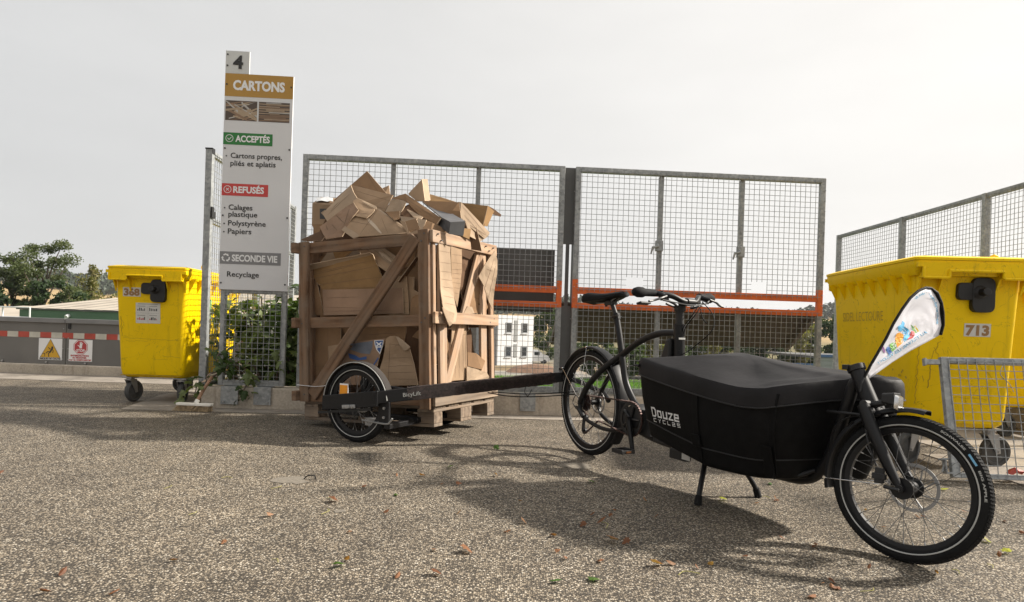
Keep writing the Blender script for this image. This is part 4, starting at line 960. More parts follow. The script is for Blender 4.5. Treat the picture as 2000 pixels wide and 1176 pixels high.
decal(xl, [(732.5, 666, .03), (748, 665, .03), (746.5, 674, .03), (741.5, 689, .03), (736, 682, .03), (733.5, 674, .03)], 'print_blue', 0.0072)
decal(xl, [(738, 698, .03), (740, 700, .03), (731, 713, .03), (729, 712, .03)], 'print_blue', 0.0065)
mb = text_mb('XL', 1.0, 1.0, 0.05)                   # reads downwards on the shield
stick(xl, bvh_of(xl), [(735.5 + 9.5 * p.z + (p.x) * -0.2, 667.0 + 15.5 * p.x) for p in mb.v], mb.f, 'print_white', 'lettering', 0.0048)
card('bulky upright carton with torn curled top beside the near post', [(754, 662, .0), (762, 656, .0), (776, 657, .0), (800, 682, .0), (809, 712, .0), (816, 752, .0), (744, 754, .0), (741, 722, .0), (748, 700, .01)], 'cardboard_tan', wob=0.012)
card('curled torn flap on top of the upright carton', [(773, 657, -.01), (786, 664, -.02), (801, 678, -.02), (796, 683, -.025), (789, 685, -.025), (781, 674, -.02)], 'cardboard_pale', wob=0.01)
# right (sunlit) face
card('tall creased cardboard strip hanging down the sunlit end, left half', [(857, 474, .045), (881, 478, .045), (882, 540, .04), (887, 580, .03), (893, 612, .0), (890, 628, -.03), (880, 634, -.04), (872, 622, -.03), (865, 596, .0), (860, 560, .03)], 'cardboard_pale', side='R', wob=0.01)
card('tall creased cardboard strip hanging down the sunlit end, right half', [(881, 478, .045), (902, 483, .045), (902, 530, .045), (899, 560, .04), (896, 582, .035), (893, 600, .03), (887, 580, .035), (882, 540, .042)], 'cardboard_tan', side='R', wob=0.01)
card('torn frayed bottom end of the hanging strip over the middle rail', [(864, 600, -.03), (874, 606, -.045), (888, 612, -.05), (884, 632, -.055), (878, 638, -.05), (871, 620, -.045), (867, 610, -.04)], 'cardboard_pale', side='R', wob=0.02)
card('light bulging cardboard pushed out past the far end post', [(966, 490, -.02), (972, 508, -.04), (971, 535, -.05), (966, 565, -.04), (962, 605, -.02), (952, 582, -.01), (946, 560, -.0), (935, 540, .01), (948, 516, .0)], 'cardboard_pale', side='R', wob=0.02)
card('brown folded wedge behind the diagonal of the sunlit end', [(935, 541, .05), (953, 600, .05), (946, 612, .05), (915, 612, .06), (912, 595, .06)], 'cardboard_brown', side='R')
card('small grey triangular piece at the brace foot above the middle rail', [(914, 598, .03), (922, 600, .03), (927, 612, .02), (905, 615, .03)], 'cardboard_pale', side='R')
card('crumpled dark paper in the gap behind the hanging strip', [(903, 500, .12), (925, 510, .12), (922, 560, .1), (905, 590, .1), (898, 560, .1)], 'cardboard_dark', side='R', wob=0.03)
card('deep brown sheet across the back of the sunlit end', [(856, 480, .2), (950, 492, .2), (940, 612, .2), (858, 612, .2)], 'cardboard_dark', side='R')  # dark card colour stands in for shade in the gaps
card('tall corrugated sheet in the lower sunlit end', [(884, 634, .05), (911, 634, .05), (912, 742, .04), (872, 745, .04), (880, 690, .05)], 'cardboard_tan', side='R')
card('torn upright scrap beside the lower end post', [(862, 632, .07), (872, 652, .06), (876, 672, .06), (876, 700, .06), (874, 745, .06), (861, 745, .07)], 'cardboard_brown', side='R')
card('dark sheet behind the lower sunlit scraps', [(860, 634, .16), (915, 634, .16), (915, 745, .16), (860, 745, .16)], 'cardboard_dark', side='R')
card('brown square flap folded out at the foot of the sunlit end', [(913, 688, .05), (930, 690, .03), (948, 705, .0), (941, 722, .0), (938, 724, .02), (914, 715, .05)], 'cardboard_brown', side='R')
card('dark narrow curved scrap right of the corrugated sheet', [(912, 650, .09), (920, 640, .09), (926, 690, .08), (913, 692, .08)], 'cardboard_dark', side='R')
card('pale flat pieces heaped low in the sunlit end', [(912, 716, .03), (928, 720, .01), (950, 727, .0), (955, 735, -.01), (955, 748, .0), (912, 748, .03)], 'cardboard_pale', side='R', wob=0.02)

# heap above the rim
card('large triangular brown sheet forming the peak of the heap', [(717, 334, .50), (756, 380, .42), (748, 425, .35), (655, 440, .38), (652, 391, .45)], 'cardboard_brown')
card('broad light brown panel below the peak', [(686, 361, .36), (768, 381, .36), (750, 414, .30), (700, 418, .28), (690, 398, .28)], 'cardboard_tan')
card('long slanting flap running down left from the peak', [(685, 361, .34), (690, 374, .27), (698, 388, .24), (668, 414, .20), (640, 434, .18), (630, 417, .22)], 'cardboard_pale', faces=[[0, 1, 2, 3, 4, 5]])
# box at left
mb = MB()
q = [FQ(*p) for p in ((610, 397, .42), (658, 401, .36), (658, 440, .36), (609, 438, .42), (628, 385, .60), (668, 388, .56))]
mb.sheet([q[3], q[2], q[1], q[0]], None, 0.006); mb.sheet([q[0], q[1], q[5], q[4]], None, 0.006)
dn = V((0, 0, -0.16)); mb.sheet([q[3], q[0], q[4], q[4] + dn], None, 0.006)
bx = single('carton_box', mb, 'cardboard_tan', 'small closed carton with dark printed square at left of heap', 'carton')
mb = MB(); q = [FQ(*p) - E2 * 0.008 for p in ((626, 428, .405), (638, 428, .39), (638, 408, .39), (626, 408, .405))]; mb.add([p - bx.location for p in q], [(0, 1, 2, 3)]); o = bpy.data.objects.new('printed_mark', mesh_of('printed_mark', mb, 'print_black')); C.objects.link(o); o.parent = bx
mb = MB(); q = [FQ(*p) - E2 * 0.009 for p in ((628, 416, .40), (637, 409.5, .39), (637, 413, .39), (632, 417, .395), (637, 421, .39), (637, 425, .39))]; mb.add([p - bx.location for p in q], [(0, 1, 3), (1, 2, 3), (0, 3, 4), (0, 4, 5)]); o = bpy.data.objects.new('printed_mark', mesh_of('printed_mark', mb, 'cardboard_pale')); C.objects.link(o); o.parent = bx
card('lower dented edge of the left box', [(609, 438, .40), (640, 441, .36), (632, 460, .34), (616, 455, .38)], 'cardboard_brown')
card('dark open flap at the far left corner of the heap', [(587, 468, .20), (624, 452, .16), (634, 462, .10), (628, 470, .08), (600, 471, .12)], 'cardboard_dark')
card('reddish crumpled sheet with slots, left front of heap', [(676, 404, .17), (690, 396, .18), (700, 410, .14), (684, 430, .09), (668, 462, .05), (636, 467, .04), (624, 443, .10), (640, 431, .13)], 'cardboard_pinkish', wob=0.02)
card('upper facet of the crumpled wrapped box', [(690, 392, .20), (698, 387, .22), (734, 405, .20), (730, 414, .16), (716, 426, .11), (688, 420, .12)], 'cardboard_tan', wob=0.012)
card('light rounded edge of the wrapped box', [(697, 386, .23), (735, 403, .21), (735, 409, .19), (698, 390, .21)], 'cardboard_pale')
card('large greyish triangular panel sloping to the near corner', [(736, 409, .20), (801, 453, .10), (800, 455, .06), (703, 462, .03), (668, 444, .08), (678, 428, .12)], 'cardboard_tan', wob=0.01)
card('light upper edge strip of the large sloping panel', [(735, 406, .22), (742, 409, .22), (804, 452, .11), (800, 456, .09), (736, 411, .20)], 'cardboard_pale')
card('greenish folded strip lying on the top rail', [(667, 449, .06), (674, 441, .08), (704, 461, .03), (690, 466, .02)], 'cardboard_pale')
card('small upright scrap behind the peak', [(744, 369, .48), (760, 362, .50), (762, 380, .48), (752, 378, .46)], 'cardboard_tan')
card('crumpled pale paper in the middle of the heap', [(763, 391, .26), (776, 389, .26), (794, 393, .24), (787, 409, .20), (779, 422, .17), (752, 414, .2)], 'cardboard_pale', wob=0.03)
card('brown crumpled scrap below the pale paper', [(752, 414, .18), (780, 412, .18), (781, 426, .14), (770, 430, .12)], 'cardboard_brown', wob=0.02)
card('long brown board sloping to the right across the heap', [(765, 387, .32), (792, 378, .30), (862, 426, .16), (854, 438, .14), (822, 423, .18), (796, 396, .24)], 'cardboard_brown')
card('pale end of the long sloping board', [(854, 438, .14), (862, 426, .15), (861, 430, .20), (856, 440, .18)], 'cardboard_pale')
card('dark hollow board under the long sloping board', [(788, 404, .26), (800, 398, .26), (830, 424, .2), (852, 436, .17), (846, 442, .16), (800, 424, .18), (782, 418, .18)], 'cardboard_dark')
card('thin light strip beneath the long board', [(790, 405, .22), (826, 424, .16), (822, 428, .14), (808, 424, .15)], 'cardboard_pale')
card('upright triangular panel right of centre', [(797, 379, .42), (824, 350, .44), (830, 393, .36), (812, 392, .38)], 'cardboard_tan')
card('sunlit edge face of the upright triangular panel', [(824, 350, .44), (835, 350, .52), (841, 391, .48), (830, 394, .36)], 'cardboard_pale')
card('inside back wall of the open box at right', [(840, 379, .62), (893, 395, .60), (953, 402, .60), (946, 442, .48), (905, 448, .42), (838, 400, .5)], 'cardboard_ochre')
card('front wall of the open box at right', [(824, 392, .34), (896, 395, .34), (901, 430, .28), (872, 428, .26)], 'cardboard_brown')
card('orange sunlit side of the open box at right', [(953, 402, .60), (965, 413, .46), (952, 442, .40), (944, 440, .48)], 'cardboard_ochre')
card('dark curled flap sticking out at the right end', [(952, 401, .58), (965, 408, .54), (979, 419, .50), (978, 423, .48), (964, 419, .50)], 'cardboard_dark')
card('long light flap leaning against the open box', [(896, 394, .33), (901, 395, .34), (957, 455, .20), (946, 466, .16), (914, 440, .22), (899, 424, .27)], 'cardboard_pale')
card('torn ragged lower flap above the sunlit rail', [(908, 430, .18), (926, 444, .16), (956, 458, .12), (950, 464, .08), (938, 472, .05), (918, 462, .08)], 'cardboard_pale', wob=0.015)
# black box
mb = MB(); q = [FQ(*p) for p in ((825, 394, .36), (842, 394, .44), (909, 432, .20), (880, 434, .10), (877, 457, .10), (905, 461, .20), (862, 424, .18), (855, 440, .18))]
mb.sheet([q[0], q[6], q[3], q[2], q[1]], None, 0.008)
bb = single('black_box', mb, 'slate_card', 'long dark grey box lying on the heap, end facing viewer', 'box')
mb = MB(); mb.sheet([p - bb.location for p in (q[3], q[4], q[5], q[2])], None, 0.008); part('box_end', mb, 'black_card', bb)
mb = MB(); mb.sheet([p - bb.location for p in (q[6], q[7], q[4], q[3])], None, 0.006); part('box_side', mb, 'black_card', bb)
card('brown strip low beside the black box', [(832, 430, .12), (845, 434, .12), (874, 451, .06), (871, 464, .04), (842, 452, .05), (826, 446, .07)], 'cardboard_brown')
card('small grey triangular scrap by the near corner', [(815, 427, .10), (833, 429, .11), (824, 453, .05), (818, 450, .05)], 'cardboard_pale')
card('small square carton scrap behind the near corner', [(791, 433, .10), (813, 427, .11), (820, 446, .06), (799, 452, .05)], 'cardboard_brown')
card('pale scrap above the small square carton', [(781, 422, .14), (815, 426, .13), (812, 431, .11), (786, 437, .10)], 'cardboard_pale')
card('tan base flap under the small scraps', [(780, 430, .12), (792, 434, .09), (800, 454, .05), (820, 448, .04), (818, 456, .03), (796, 458, .03)], 'cardboard_tan')
card('small tan upright scrap right of the black box', [(907, 446, .14), (920, 447, .14), (917, 467, .08), (903, 461, .1)], 'cardboard_ochre')
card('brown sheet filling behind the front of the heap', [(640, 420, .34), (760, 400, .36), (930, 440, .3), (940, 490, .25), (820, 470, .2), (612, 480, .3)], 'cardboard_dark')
card('brown sheet wedged behind the left of heap', [(612, 440, .5), (700, 400, .52), (820, 410, .5), (830, 470, .45), (612, 480, .5)], 'cardboard_brown')
creases('big brown carton panel', [((607, 545), (735, 520)), ((612, 533), (730, 508)), ((622, 556), (745, 541)), ((634, 563), (750, 562)), ((610, 537), (690, 519))])
creases('wide pinkish panel', [((634, 600), (710, 602)), ((636, 608), (770, 606)), ((640, 582), (700, 580))])
creases('narrow tall panel', [((762, 570), (796, 571)), ((762, 590), (797, 591)), ((763, 580), (790, 581)), ((763, 600), (797, 602))])
creases('second slanted panel', [((728, 486), (765, 514)), ((740, 484), (775, 512))]); creases('second slanted panel', [((740, 492), (764, 511))], 7, 'packing_tape', 'packing_tape')
creases('tall sheet left', [((606, 716), (664, 714)), ((640, 640), (642, 740))]); creases('wide plain panel', [((700, 655), (785, 650))])
creases('bulky upright carton', [((757, 700), (806, 698)), ((754, 716), (810, 713)), ((754, 728), (812, 727)), ((760, 672), (796, 676)), ((758, 740), (813, 741)), ((762, 662), (758, 750))])
creases('tall creased cardboard strip hanging down the sunlit end, left', [((858, 490), (881, 494)), ((858, 512), (881, 515)), ((860, 530), (882, 532)), ((861, 545), (883, 548)), ((864, 560), (885, 563)), ((866, 578), (888, 582)), ((868, 592), (890, 596))])
creases('tall creased cardboard strip hanging down the sunlit end, right', [((882, 497), (902, 499)), ((882, 513), (902, 515)), ((882, 526), (902, 527)), ((883, 534), (901, 535)), ((883, 543), (901, 545)), ((884, 552), (900, 554)), ((886, 562), (899, 564)), ((887, 572), (897, 574))])
creases('tall corrugated sheet', [((897, 640), (897, 738)), ((904, 640), (905, 738)), ((890, 660), (889, 738)), ((886, 652), (911, 654)), ((909, 640), (910, 740))])
creases('light bulging', [((965, 505), (945, 570)), ((968, 520), (955, 580)), ((950, 525), (962, 530))])
creases('large greyish triangular panel', [((736, 412), (703, 458)), ((745, 425), (757, 455)), ((685, 432), (725, 440))]); creases('large greyish triangular panel', [((712, 420), (745, 456))], 6, 'packing_tape', 'packing_tape')
creases('broad light brown panel', [((692, 372), (760, 392)), ((700, 395), (752, 408))]); creases('long slanting flap', [((686, 376), (640, 420)), ((660, 396), (646, 412))])
creases('reddish crumpled sheet', [((656, 420), (672, 436)), ((648, 438), (658, 450)), ((637, 440), (640, 450)), ((682, 408), (672, 440))], 1.6); creases('upper facet', [((700, 395), (730, 409)), ((690, 415), (722, 418))])
creases('large triangular brown sheet', [((716, 338), (740, 378)), ((700, 362), (724, 372))]); creases('long brown board', [((790, 386), (856, 430)), ((772, 386), (800, 396))]); creases('long light flap', [((902, 402), (950, 458)), ((906, 420), (945, 462)), ((912, 436), (952, 461))])
creases('inside back wall', [((845, 384), (945, 410))]); creases('brown wedge' if 0 else 'brown folded wedge', [((940, 560), (948, 606)), ((925, 580), (950, 590))])

# clear plastic bag scrap
mb = MB(); rg = random.Random(5); q = []
for i in range(7):
    for j in range(4):
        p = FQ(618 + i * 5.4, 394 - j * 2.6 - rg.uniform(0, 2.5) * (0 < i < 6), .42 + j * 0.04); q.append(p)
mb.add(q, [(i * 4 + j, (i + 1) * 4 + j, (i + 1) * 4 + j + 1, i * 4 + j + 1) for i in range(6) for j in range(3)])
single('plastic_wrap', mb, 'clear_bag', 'scrap of whitish plastic wrap on top of the left carton', 'plastic wrap', smooth=60)

# ------------------------------------------------------------------ wheels
def wheel(parent, name, M, R, tr, nsp=32, disc=0.08, stripe=True, hubr=0.022, hubw=0.045, label=None, rimd=0.022):
    rr_ = R - 2 * tr; k = 14
    mb = MB(); mb.lathe([(-0.013, rr_), (-0.013, rr_ + 0.010), (-0.009, rr_ + 0.010), (-0.009, rr_), (0.009, rr_), (0.009, rr_ + 0.010), (0.013, rr_ + 0.010), (0.013, rr_), (0.010, rr_ - rimd), (-0.010, rr_ - rimd), (-0.013, rr_)][::-1], n=56)
    w_ = part(name, mb, 'black_paint', parent, smooth=30, M=M, label=label)
    mb = MB(); prof = [(tr * math.sin(2 * math.pi * i / k) * 0.98, R - tr + tr * math.cos(2 * math.pi * i / k)) for i in range(k + 1)]
    mb.lathe(prof, n=64); part('tyre', mb, 'black_rubber', w_, smooth=50)
    mb = MB()                                       # tread blocks
    for i in range(130):
        a = 2 * math.pi * i / 130
        for s in (-1, 1):
            Mt_ = Matrix.Rotation(-a - s * 0.012, 4, 'Y') @ Matrix.Translation((R - 0.0012 - tr * 0.06, s * tr * 0.42, 0)) @ Matrix.Rotation(rad(s * 25), 4, 'X') @ Matrix.Rotation(rad(s * 24), 4, 'Z')
            mb.box((-0.0025, -tr * 0.36, -0.0050), (0.0006, tr * 0.36, 0.0050), Mt_)
    part('tread', mb, 'black_rubber', w_, stuff=True)
    if stripe:
        for s in (-1, 1):
            rs = R - tr * 1.42; mb = MB(); mb.lathe([(s * tr * 0.955, rs - 0.0022), (s * (tr * 0.955 + 0.0014), rs - 0.001), (s * (tr * 0.97 + 0.0014), rs + 0.0015), (s * tr * 0.96, rs + 0.0028)][::s], n=72); part('reflective_stripe', mb, 'reflective_grey', w_, smooth=60)
    mb = MB(); mb.lathe([(-hubw - 0.012, 0.0001), (-hubw - 0.012, 0.009), (-hubw, 0.010), (-hubw, hubr + 0.008), (-hubw + 0.005, hubr + 0.008), (-hubw + 0.008, hubr - 0.004), (hubw - 0.008, hubr - 0.004), (hubw - 0.005, hubr + 0.008), (hubw, hubr + 0.008), (hubw, 0.010), (hubw + 0.012, 0.009), (hubw + 0.012, 0.0001)][::-1], n=24)
    part('hub', mb, 'black_paint', w_, smooth=30)
    sp = None; pairs = nsp // 2
    for i in range(nsp):
        s = 1 if i % 2 else -1; a = 2 * math.pi * i / nsp; off = (0.42 if (i // 2) % 2 else -0.42)
        if sp is None or i < 4:
            h0 = V(((hubr + 0.005) * math.cos(off * 2.2), s * (hubw - 0.003), (hubr + 0.005) * math.sin(off * 2.2))); h1 = V((rr_ - rimd + 0.002, s * 0.003, 0))
            mb = MB(); mb.tube([h0, h1], 0.00115, 4); mb.tube([h1 - (h1 - h0).normalized() * 0.014, h1], 0.0022, 5, mi=1)
            o = part('spoke', mb, ['steel_spoke', 'dull_alloy'], w_)
            sp = sp or {}; sp[i % 4] = o
        else: o = like(sp[i % 4], w_)
        o.matrix_local = Matrix.Rotation(a, 4, 'Y')
    if disc:
        sgn = 1; yd = hubw + 0.004; mb = MB()
        for (a, b_) in ((disc - 0.012, disc), (0.02, 0.032)): mb.lathe([(yd - 0.001, a), (yd - 0.001, b_), (yd + 0.001, b_), (yd + 0.001, a), (yd - 0.001, a)][::-1], n=48)
        for i in range(8):
            a = i * math.pi / 4; mb.tube([(0.03 * math.cos(a), yd, 0.03 * math.sin(a)), ((disc - 0.01) * math.cos(a + 0.45), yd, (disc - 0.01) * math.sin(a + 0.45))], 0.003, 5)
        part('brake_disc', mb, 'dull_alloy', w_)
    return w_
def arc_pts(c, r, a0, a1, n=24, y=0): return [V((c[0] + r * math.cos(rad(a0 + (a1 - a0) * i / n)), y, c[1] + r * math.sin(rad(a0 + (a1 - a0) * i / n)))) for i in range(n + 1)]
def fender(c, r, a0, a1, hw, th=0.0025, n=28, drop=0.012):
    mb = MB(); rings = []
    for i in range(n + 1):
        a = rad(a0 + (a1 - a0) * i / n); ca, sa = math.cos(a), math.sin(a)
        prof = [(-hw, -drop), (-hw * 0.85, -drop * 0.25), (-hw * 0.4, 0), (hw * 0.4, 0), (hw * 0.85, -drop * 0.25), (hw, -drop)]
        ring = [V((c[0] + (r + q) * ca, y, c[1] + (r + q) * sa)) for y, q in prof] + [V((c[0] + (r + q - th) * ca, y * 0.97, c[1] + (r + q - th) * sa)) for y, q in prof[::-1]]
        rings.append(ring)
    mb.loft(rings, cap0=True, cap1=True); return mb
def bez(pts, n=20):                                # Catmull-Rom through the points
    pts = [V(p) for p in pts]; out_ = []; ext = [pts[0] * 2 - pts[1]] + pts + [pts[-1] * 2 - pts[-2]]
    for i in range(1, len(ext) - 2):
        for j in range(n):
            t_ = j / n; a, b_, c_, d_ = ext[i - 1], ext[i], ext[i + 1], ext[i + 2]
            out_.append(0.5 * ((2 * b_) + (-a + c_) * t_ + (2 * a - 5 * b_ + 4 * c_ - d_) * t_ ** 2 + (-a + 3 * b_ - 3 * c_ + d_) * t_ ** 3))
    out_.append(pts[-1]); return out_

# ------------------------------------------------------------------ trailer
TW = V((-1.02, 4.30, 0)); TANG = math.atan2(-E1.y, -E1.x)     # local x towards the bike, local y away from the viewer
g = thing('bicycle_trailer', 'black two-wheeled pallet trailer with net-wrapped drawbar hitched to the bike', 'trailer', (TW.x, TW.y, 0), TANG)
RT = 0.262
wheel(g, 'wheel', Matrix.Translation((0, 0, RT)), RT, 0.027, 32, 0.07)
wheel(g, 'wheel', Matrix.Translation((0, 1.0, RT)), RT, 0.027, 28, 0, label='far wheel seen only under the pallet')
mb = fender((0, RT), 0.283, 182, 8, 0.034); fd = part('mudguard', mb, 'mud_grey', g, smooth=40)
mb = MB(); 
for y in (-0.034,): mb.tube(arc_pts((0, RT), 0.274, 182, 8, 30, y), 0.003, 6)
part('mudguard_edge', mb, 'reflective_grey', fd)
part('mudguard', fender((0, RT), 0.283, 182, 8, 0.034).xf(Matrix.Translation((0, 1.0, 0))), 'mud_grey', g, smooth=40)
# side plate outside the wheel
def tloc(px, py, y): return L_(px, py, y)
q = [(-0.245, 0.200), (0.225, 0.262), (0.225, 0.365), (-0.245, 0.300)]
mb = MB(); mb.add([(x, -0.078, z) for x, z in q] + [(x, -0.056, z) for x, z in q], [(0, 1, 2, 3), (7, 6, 5, 4)] + [(i, i + 4, (i + 1) % 4 + 4, (i + 1) % 4) for i in range(4)])
part('side_plate', mb, 'black_paint', g, bev=0.004)
mb = MB(); mb.box((-0.24, -0.070, 0.196), (0.22, -0.058, 0.212), Matrix.Rotation(rad(-7.5), 4, 'Y') @ Matrix.Translation((-0.02, 0, 0.012)))
part('plate_lip', mb, 'black_plastic', g)
mb = MB(); mb.box((-0.06, -0.088, 0.231), (0.052, -0.079, 0.256), Matrix.Translation((0, 0, 0)) @ Matrix.Rotation(rad(-6), 4, 'Y') @ Matrix.Translation((0.025, 0, 0.0)))
mb.tube([(0.0, -0.098, 0.246), (0.0, -0.08, 0.246)], 0.012, 12)
for x in (-0.042, 0.034): mb.tube([(x, -0.095, 0.243 + x * 0.1), (x, -0.084, 0.243 + x * 0.1)], 0.006, 8)
part('axle_mount', mb, 'dull_alloy', g, bev=0.002)
mb = MB(); mb.tube([(0, -0.06, RT), (0, 0.09, RT)], 0.011, 10); mb.tube([(0, 0.91, RT), (0, 1.06, RT)], 0.011, 10); part('axle', mb, 'dull_alloy', g)
mb = MB(); mb.box((-0.115, -0.052, 0.302), (-0.042, -0.048, 0.390)); part('reflector_backing', mb, 'print_white', g)
mb = MB(); mb.box((-0.112, -0.0545, 0.304), (-0.047, -0.0525, 0.380)); part('reflector', mb, 'orange_reflector', g)
mb = MB(); mb.box((-0.03, 0.06, 0.16), (0.05, 0.10, 0.47)); mb.tube([(0.0, 0.05, 0.39), (0.0, 0.09, 0.39)], 0.032, 16); mb.tube([(0, 0.07, 0.39), (0.35, 0.07, 0.37)], 0.012, 8); part('upright_bracket', mb, 'black_paint', g, bev=0.003)
mb = MB()                                         # lifting forks and cross frame under the pallet
for y in (0.30, 0.74): mb.box((-0.52, y - 0.03, 0.125), (0.30, y + 0.03, 0.160))
mb.box((0.24, -0.02, 0.115), (0.29, 0.98, 0.15)); mb.box((0.0, 0.95, 0.20), (0.29, 0.985, 0.26))
part('lift_frame', mb, 'black_paint', g, bev=0.003)
mb = MB(); mb.box((0.20, -0.030, 0.15), (0.285, -0.008, 0.29)); 
part('latch_plate', mb, 'black_paint', g, bev=0.003)
mb = MB(); mb.tube(bez([(0.06, -0.02, 0.155), (0.26, -0.035, 0.150), (0.30, -0.035, 0.165), (0.32, -0.035, 0.19)], 6), 0.006, 8); mb.tube([(0.25, -0.04, 0.25), (0.25, -0.03, 0.25)], 0.009, 8); mb.tube([(0.25, -0.04, 0.19), (0.25, -0.03, 0.19)], 0.009, 8); mb.box((0.05, 0.02, 0.115), (0.17, 0.08, 0.165))
part('latch_linkage', mb, 'dull_alloy', g)
# drawbar from the wheel plate to the bike's rear axle
def tl(p): return ROOT[g.name].inverted() @ V(p)
A_ = V((-0.885, 4.150, 0.318)); B_ = V((0.36, 4.42, 0.472)); D_ = (B_ - A_).normalized()
Mb_ = Matrix((D_, V((0, 0, 1)).cross(D_).normalized(), D_.cross(V((0, 0, 1)).cross(D_).normalized()))).transposed().to_4x4(); Mb_.translation = A_
Lb = (B_ - A_).length
mb = MB(); mb.box((0, -0.022, -0.042), (0.5, 0.022, 0.040), Mb_); mb.box((0.5, -0.017, -0.034), (Lb, 0.017, 0.034), Mb_); part('drawbar', mb, 'black_paint', g, world=True, bev=0.004)
mb = MB(); rg = random.Random(2); rings = []
for i in range(60):                                # net sleeve wrapped round the bar
    x = 0.22 + (Lb - 0.30) * i / 59; s_ = 1 + 0.07 * noise.noise(V((x * 19, 0, 3))) + (0.10 if i > 46 else 0) * abs(noise.noise(V((x * 40, 2, 0))))
    hy, hz = 0.022 * s_, (0.043 - 0.005 * i / 59) * s_; up = 0.004 * noise.noise(V((x * 30, 5, 1)))
    rings.append([Mb_ @ V((x, y, z + up)) for y, z in ((-hy, -hz), (-hy - 0.002, 0), (-hy, hz), (0, hz + 0.003), (hy, hz), (hy + 0.002, 0), (hy, -hz), (0, -hz - 0.004))])
mb.loft(rings, cap0=True, cap1=True); mb.f = [f[::-1] for f in mb.f]; nt_ = part('net_sleeve', mb, 'net_fabric', g, world=True)
mb = MB()                                          # diamond cords of the net
for i in range(150):
    x = 0.58 + (Lb - 0.66) * i / 150
    for s in (-1, 1):
        a = Mb_ @ V((x, -0.0262, -0.037 * s)); b_ = Mb_ @ V((x + 0.036, -0.0262, 0.037 * s)); mb.tube([a, b_], 0.0011, 3, caps=False)
part('net_cords', mb, 'net_fabric', nt_, world=True, stuff=True)
mb = text_mb('BicyLift', 0.115, 0.027, 0.0); mb.v = [Mb_ @ V((0.19 + p.x, -0.0275, p.z - 0.014)) for p in mb.v]; part('lettering', mb, 'reflective_grey', g, world=True)
mb = MB(); mb.tube([V((0.36, 4.42, 0.475)), V((0.50, 4.28, 0.44)), V((0.62, 4.20, 0.385)), V((0.64, 4.14, 0.345))], 0.017, 8); mb.tube([B_ - D_ * 0.02 + V((0, -0.03, 0.05)), B_ - D_ * 0.02 + V((0, -0.03, 0.065))], 0.012, 8); part('hitch_arm', mb, 'black_paint', g, world=True)
mb = MB(); mb.tube(bez([Mb_ @ V((0.75, -0.01, -0.05)), Mb_ @ V((0.9, -0.02, -0.09)), Mb_ @ V((1.1, -0.02, -0.115)), V((0.45, 4.36, 0.36))], 10), 0.004, 6)
mb.tube(bez([Mb_ @ V((0.78, 0.01, -0.05)), Mb_ @ V((0.98, 0, -0.085)), Mb_ @ V((1.15, -0.01, -0.10)), V((0.46, 4.36, 0.38))], 10), 0.0035, 6)
mb.tube(bez([Mb_ @ V((1.02, -0.02, -0.02)), Mb_ @ V((1.0, -0.03, -0.07)), Mb_ @ V((1.02, -0.03, -0.10)), Mb_ @ V((1.05, -0.03, -0.06))], 8), 0.0025, 6); part('cables', mb, 'black_rubber', g, world=True, smooth=50)
# ratchet strap round the crate
mb = MB(); z_ = 0.262
for a, b_ in (((-0.055, 1.215, z_ + 0.01), (-0.055, 1.03, z_)), ((-0.055, 1.215, z_ + 0.01), (0.86, 1.24, z_))):
    a, b_ = TC @ V(a), TC @ V(b_); mb.tube([a, b_], 0.009, 4, flat=0.2)
mb.tube([TC @ V((-0.055, 1.03, z_)), ROOT[g.name] @ V((-0.27, 0.0, 0.36))], 0.008, 4, flat=0.2)
single('tie_strap', mb, 'print_white', 'thin white strap round the foot of the crate by the trailer wheel', 'strap')

# ------------------------------------------------------------------ cargo bike (local x forward, y away from the viewer, z up)
BO = V((0.5605, 4.0536, 0)); BA = rad(-62.69)
bike = thing('cargo_bike', 'long black cargo bicycle with covered black load box and curved frame', 'cargo bicycle', BO, BA)
RC = (-0.085, 0.335); FC = (1.945, 0.262)
K = 'black_paint'
wheel(bike, 'wheel', Matrix.Translation((RC[0], 0, RC[1])), 0.335, 0.0245, 36, 0.075, hubw=0.055, rimd=0.016)
mb = MB(); mb.tube(bez([(-0.10, -0.070, 0.335), (-0.03, -0.062, 0.445), (0.10, -0.040, 0.565), (0.245, 0, 0.665), (0.40, 0, 0.745), (0.56, 0, 0.792), (0.72, 0, 0.800)]), 0.019, 12)
part('curved_top_tube', mb, K, bike, smooth=60)
mb = MB(); mb.tube(bez([(-0.10, 0.070, 0.335), (-0.03, 0.062, 0.445), (0.10, 0.040, 0.565), (0.235, 0, 0.655)]), 0.014, 10); part('seat_stay', mb, K, bike, smooth=60)
for s in (-1, 1):
    mb = MB(); mb.tube(bez([(-0.11, s * 0.070, 0.330), (-0.06, s * 0.072, 0.255), (0.06, s * 0.068, 0.215), (0.22, s * 0.060, 0.205), (0.40, s * 0.045, 0.245)]), [0.012] * 81, 10); part('chain_stay', mb, K, bike, smooth=60)
    mb = MB(); mb.box((-0.125, s * 0.066 - 0.004, 0.305), (-0.060, s * 0.066 + 0.004, 0.365)); part('dropout', mb, K, bike, bev=0.003)
mb = MB(); mb.tube(bez([(0.165, 0, 0.885), (0.205, 0, 0.75), (0.235, 0, 0.64), (0.275, 0, 0.50), (0.35, 0, 0.40), (0.43, 0, 0.335)]), 0.0195, 12); part('seat_tube', mb, K, bike, smooth=60)
mb = MB(); mb.tube([(0.105, 0, 0.985), (0.168, 0, 0.88)], 0.0145, 12); part('seat_post', mb, 'black_plastic', bike, smooth=60)
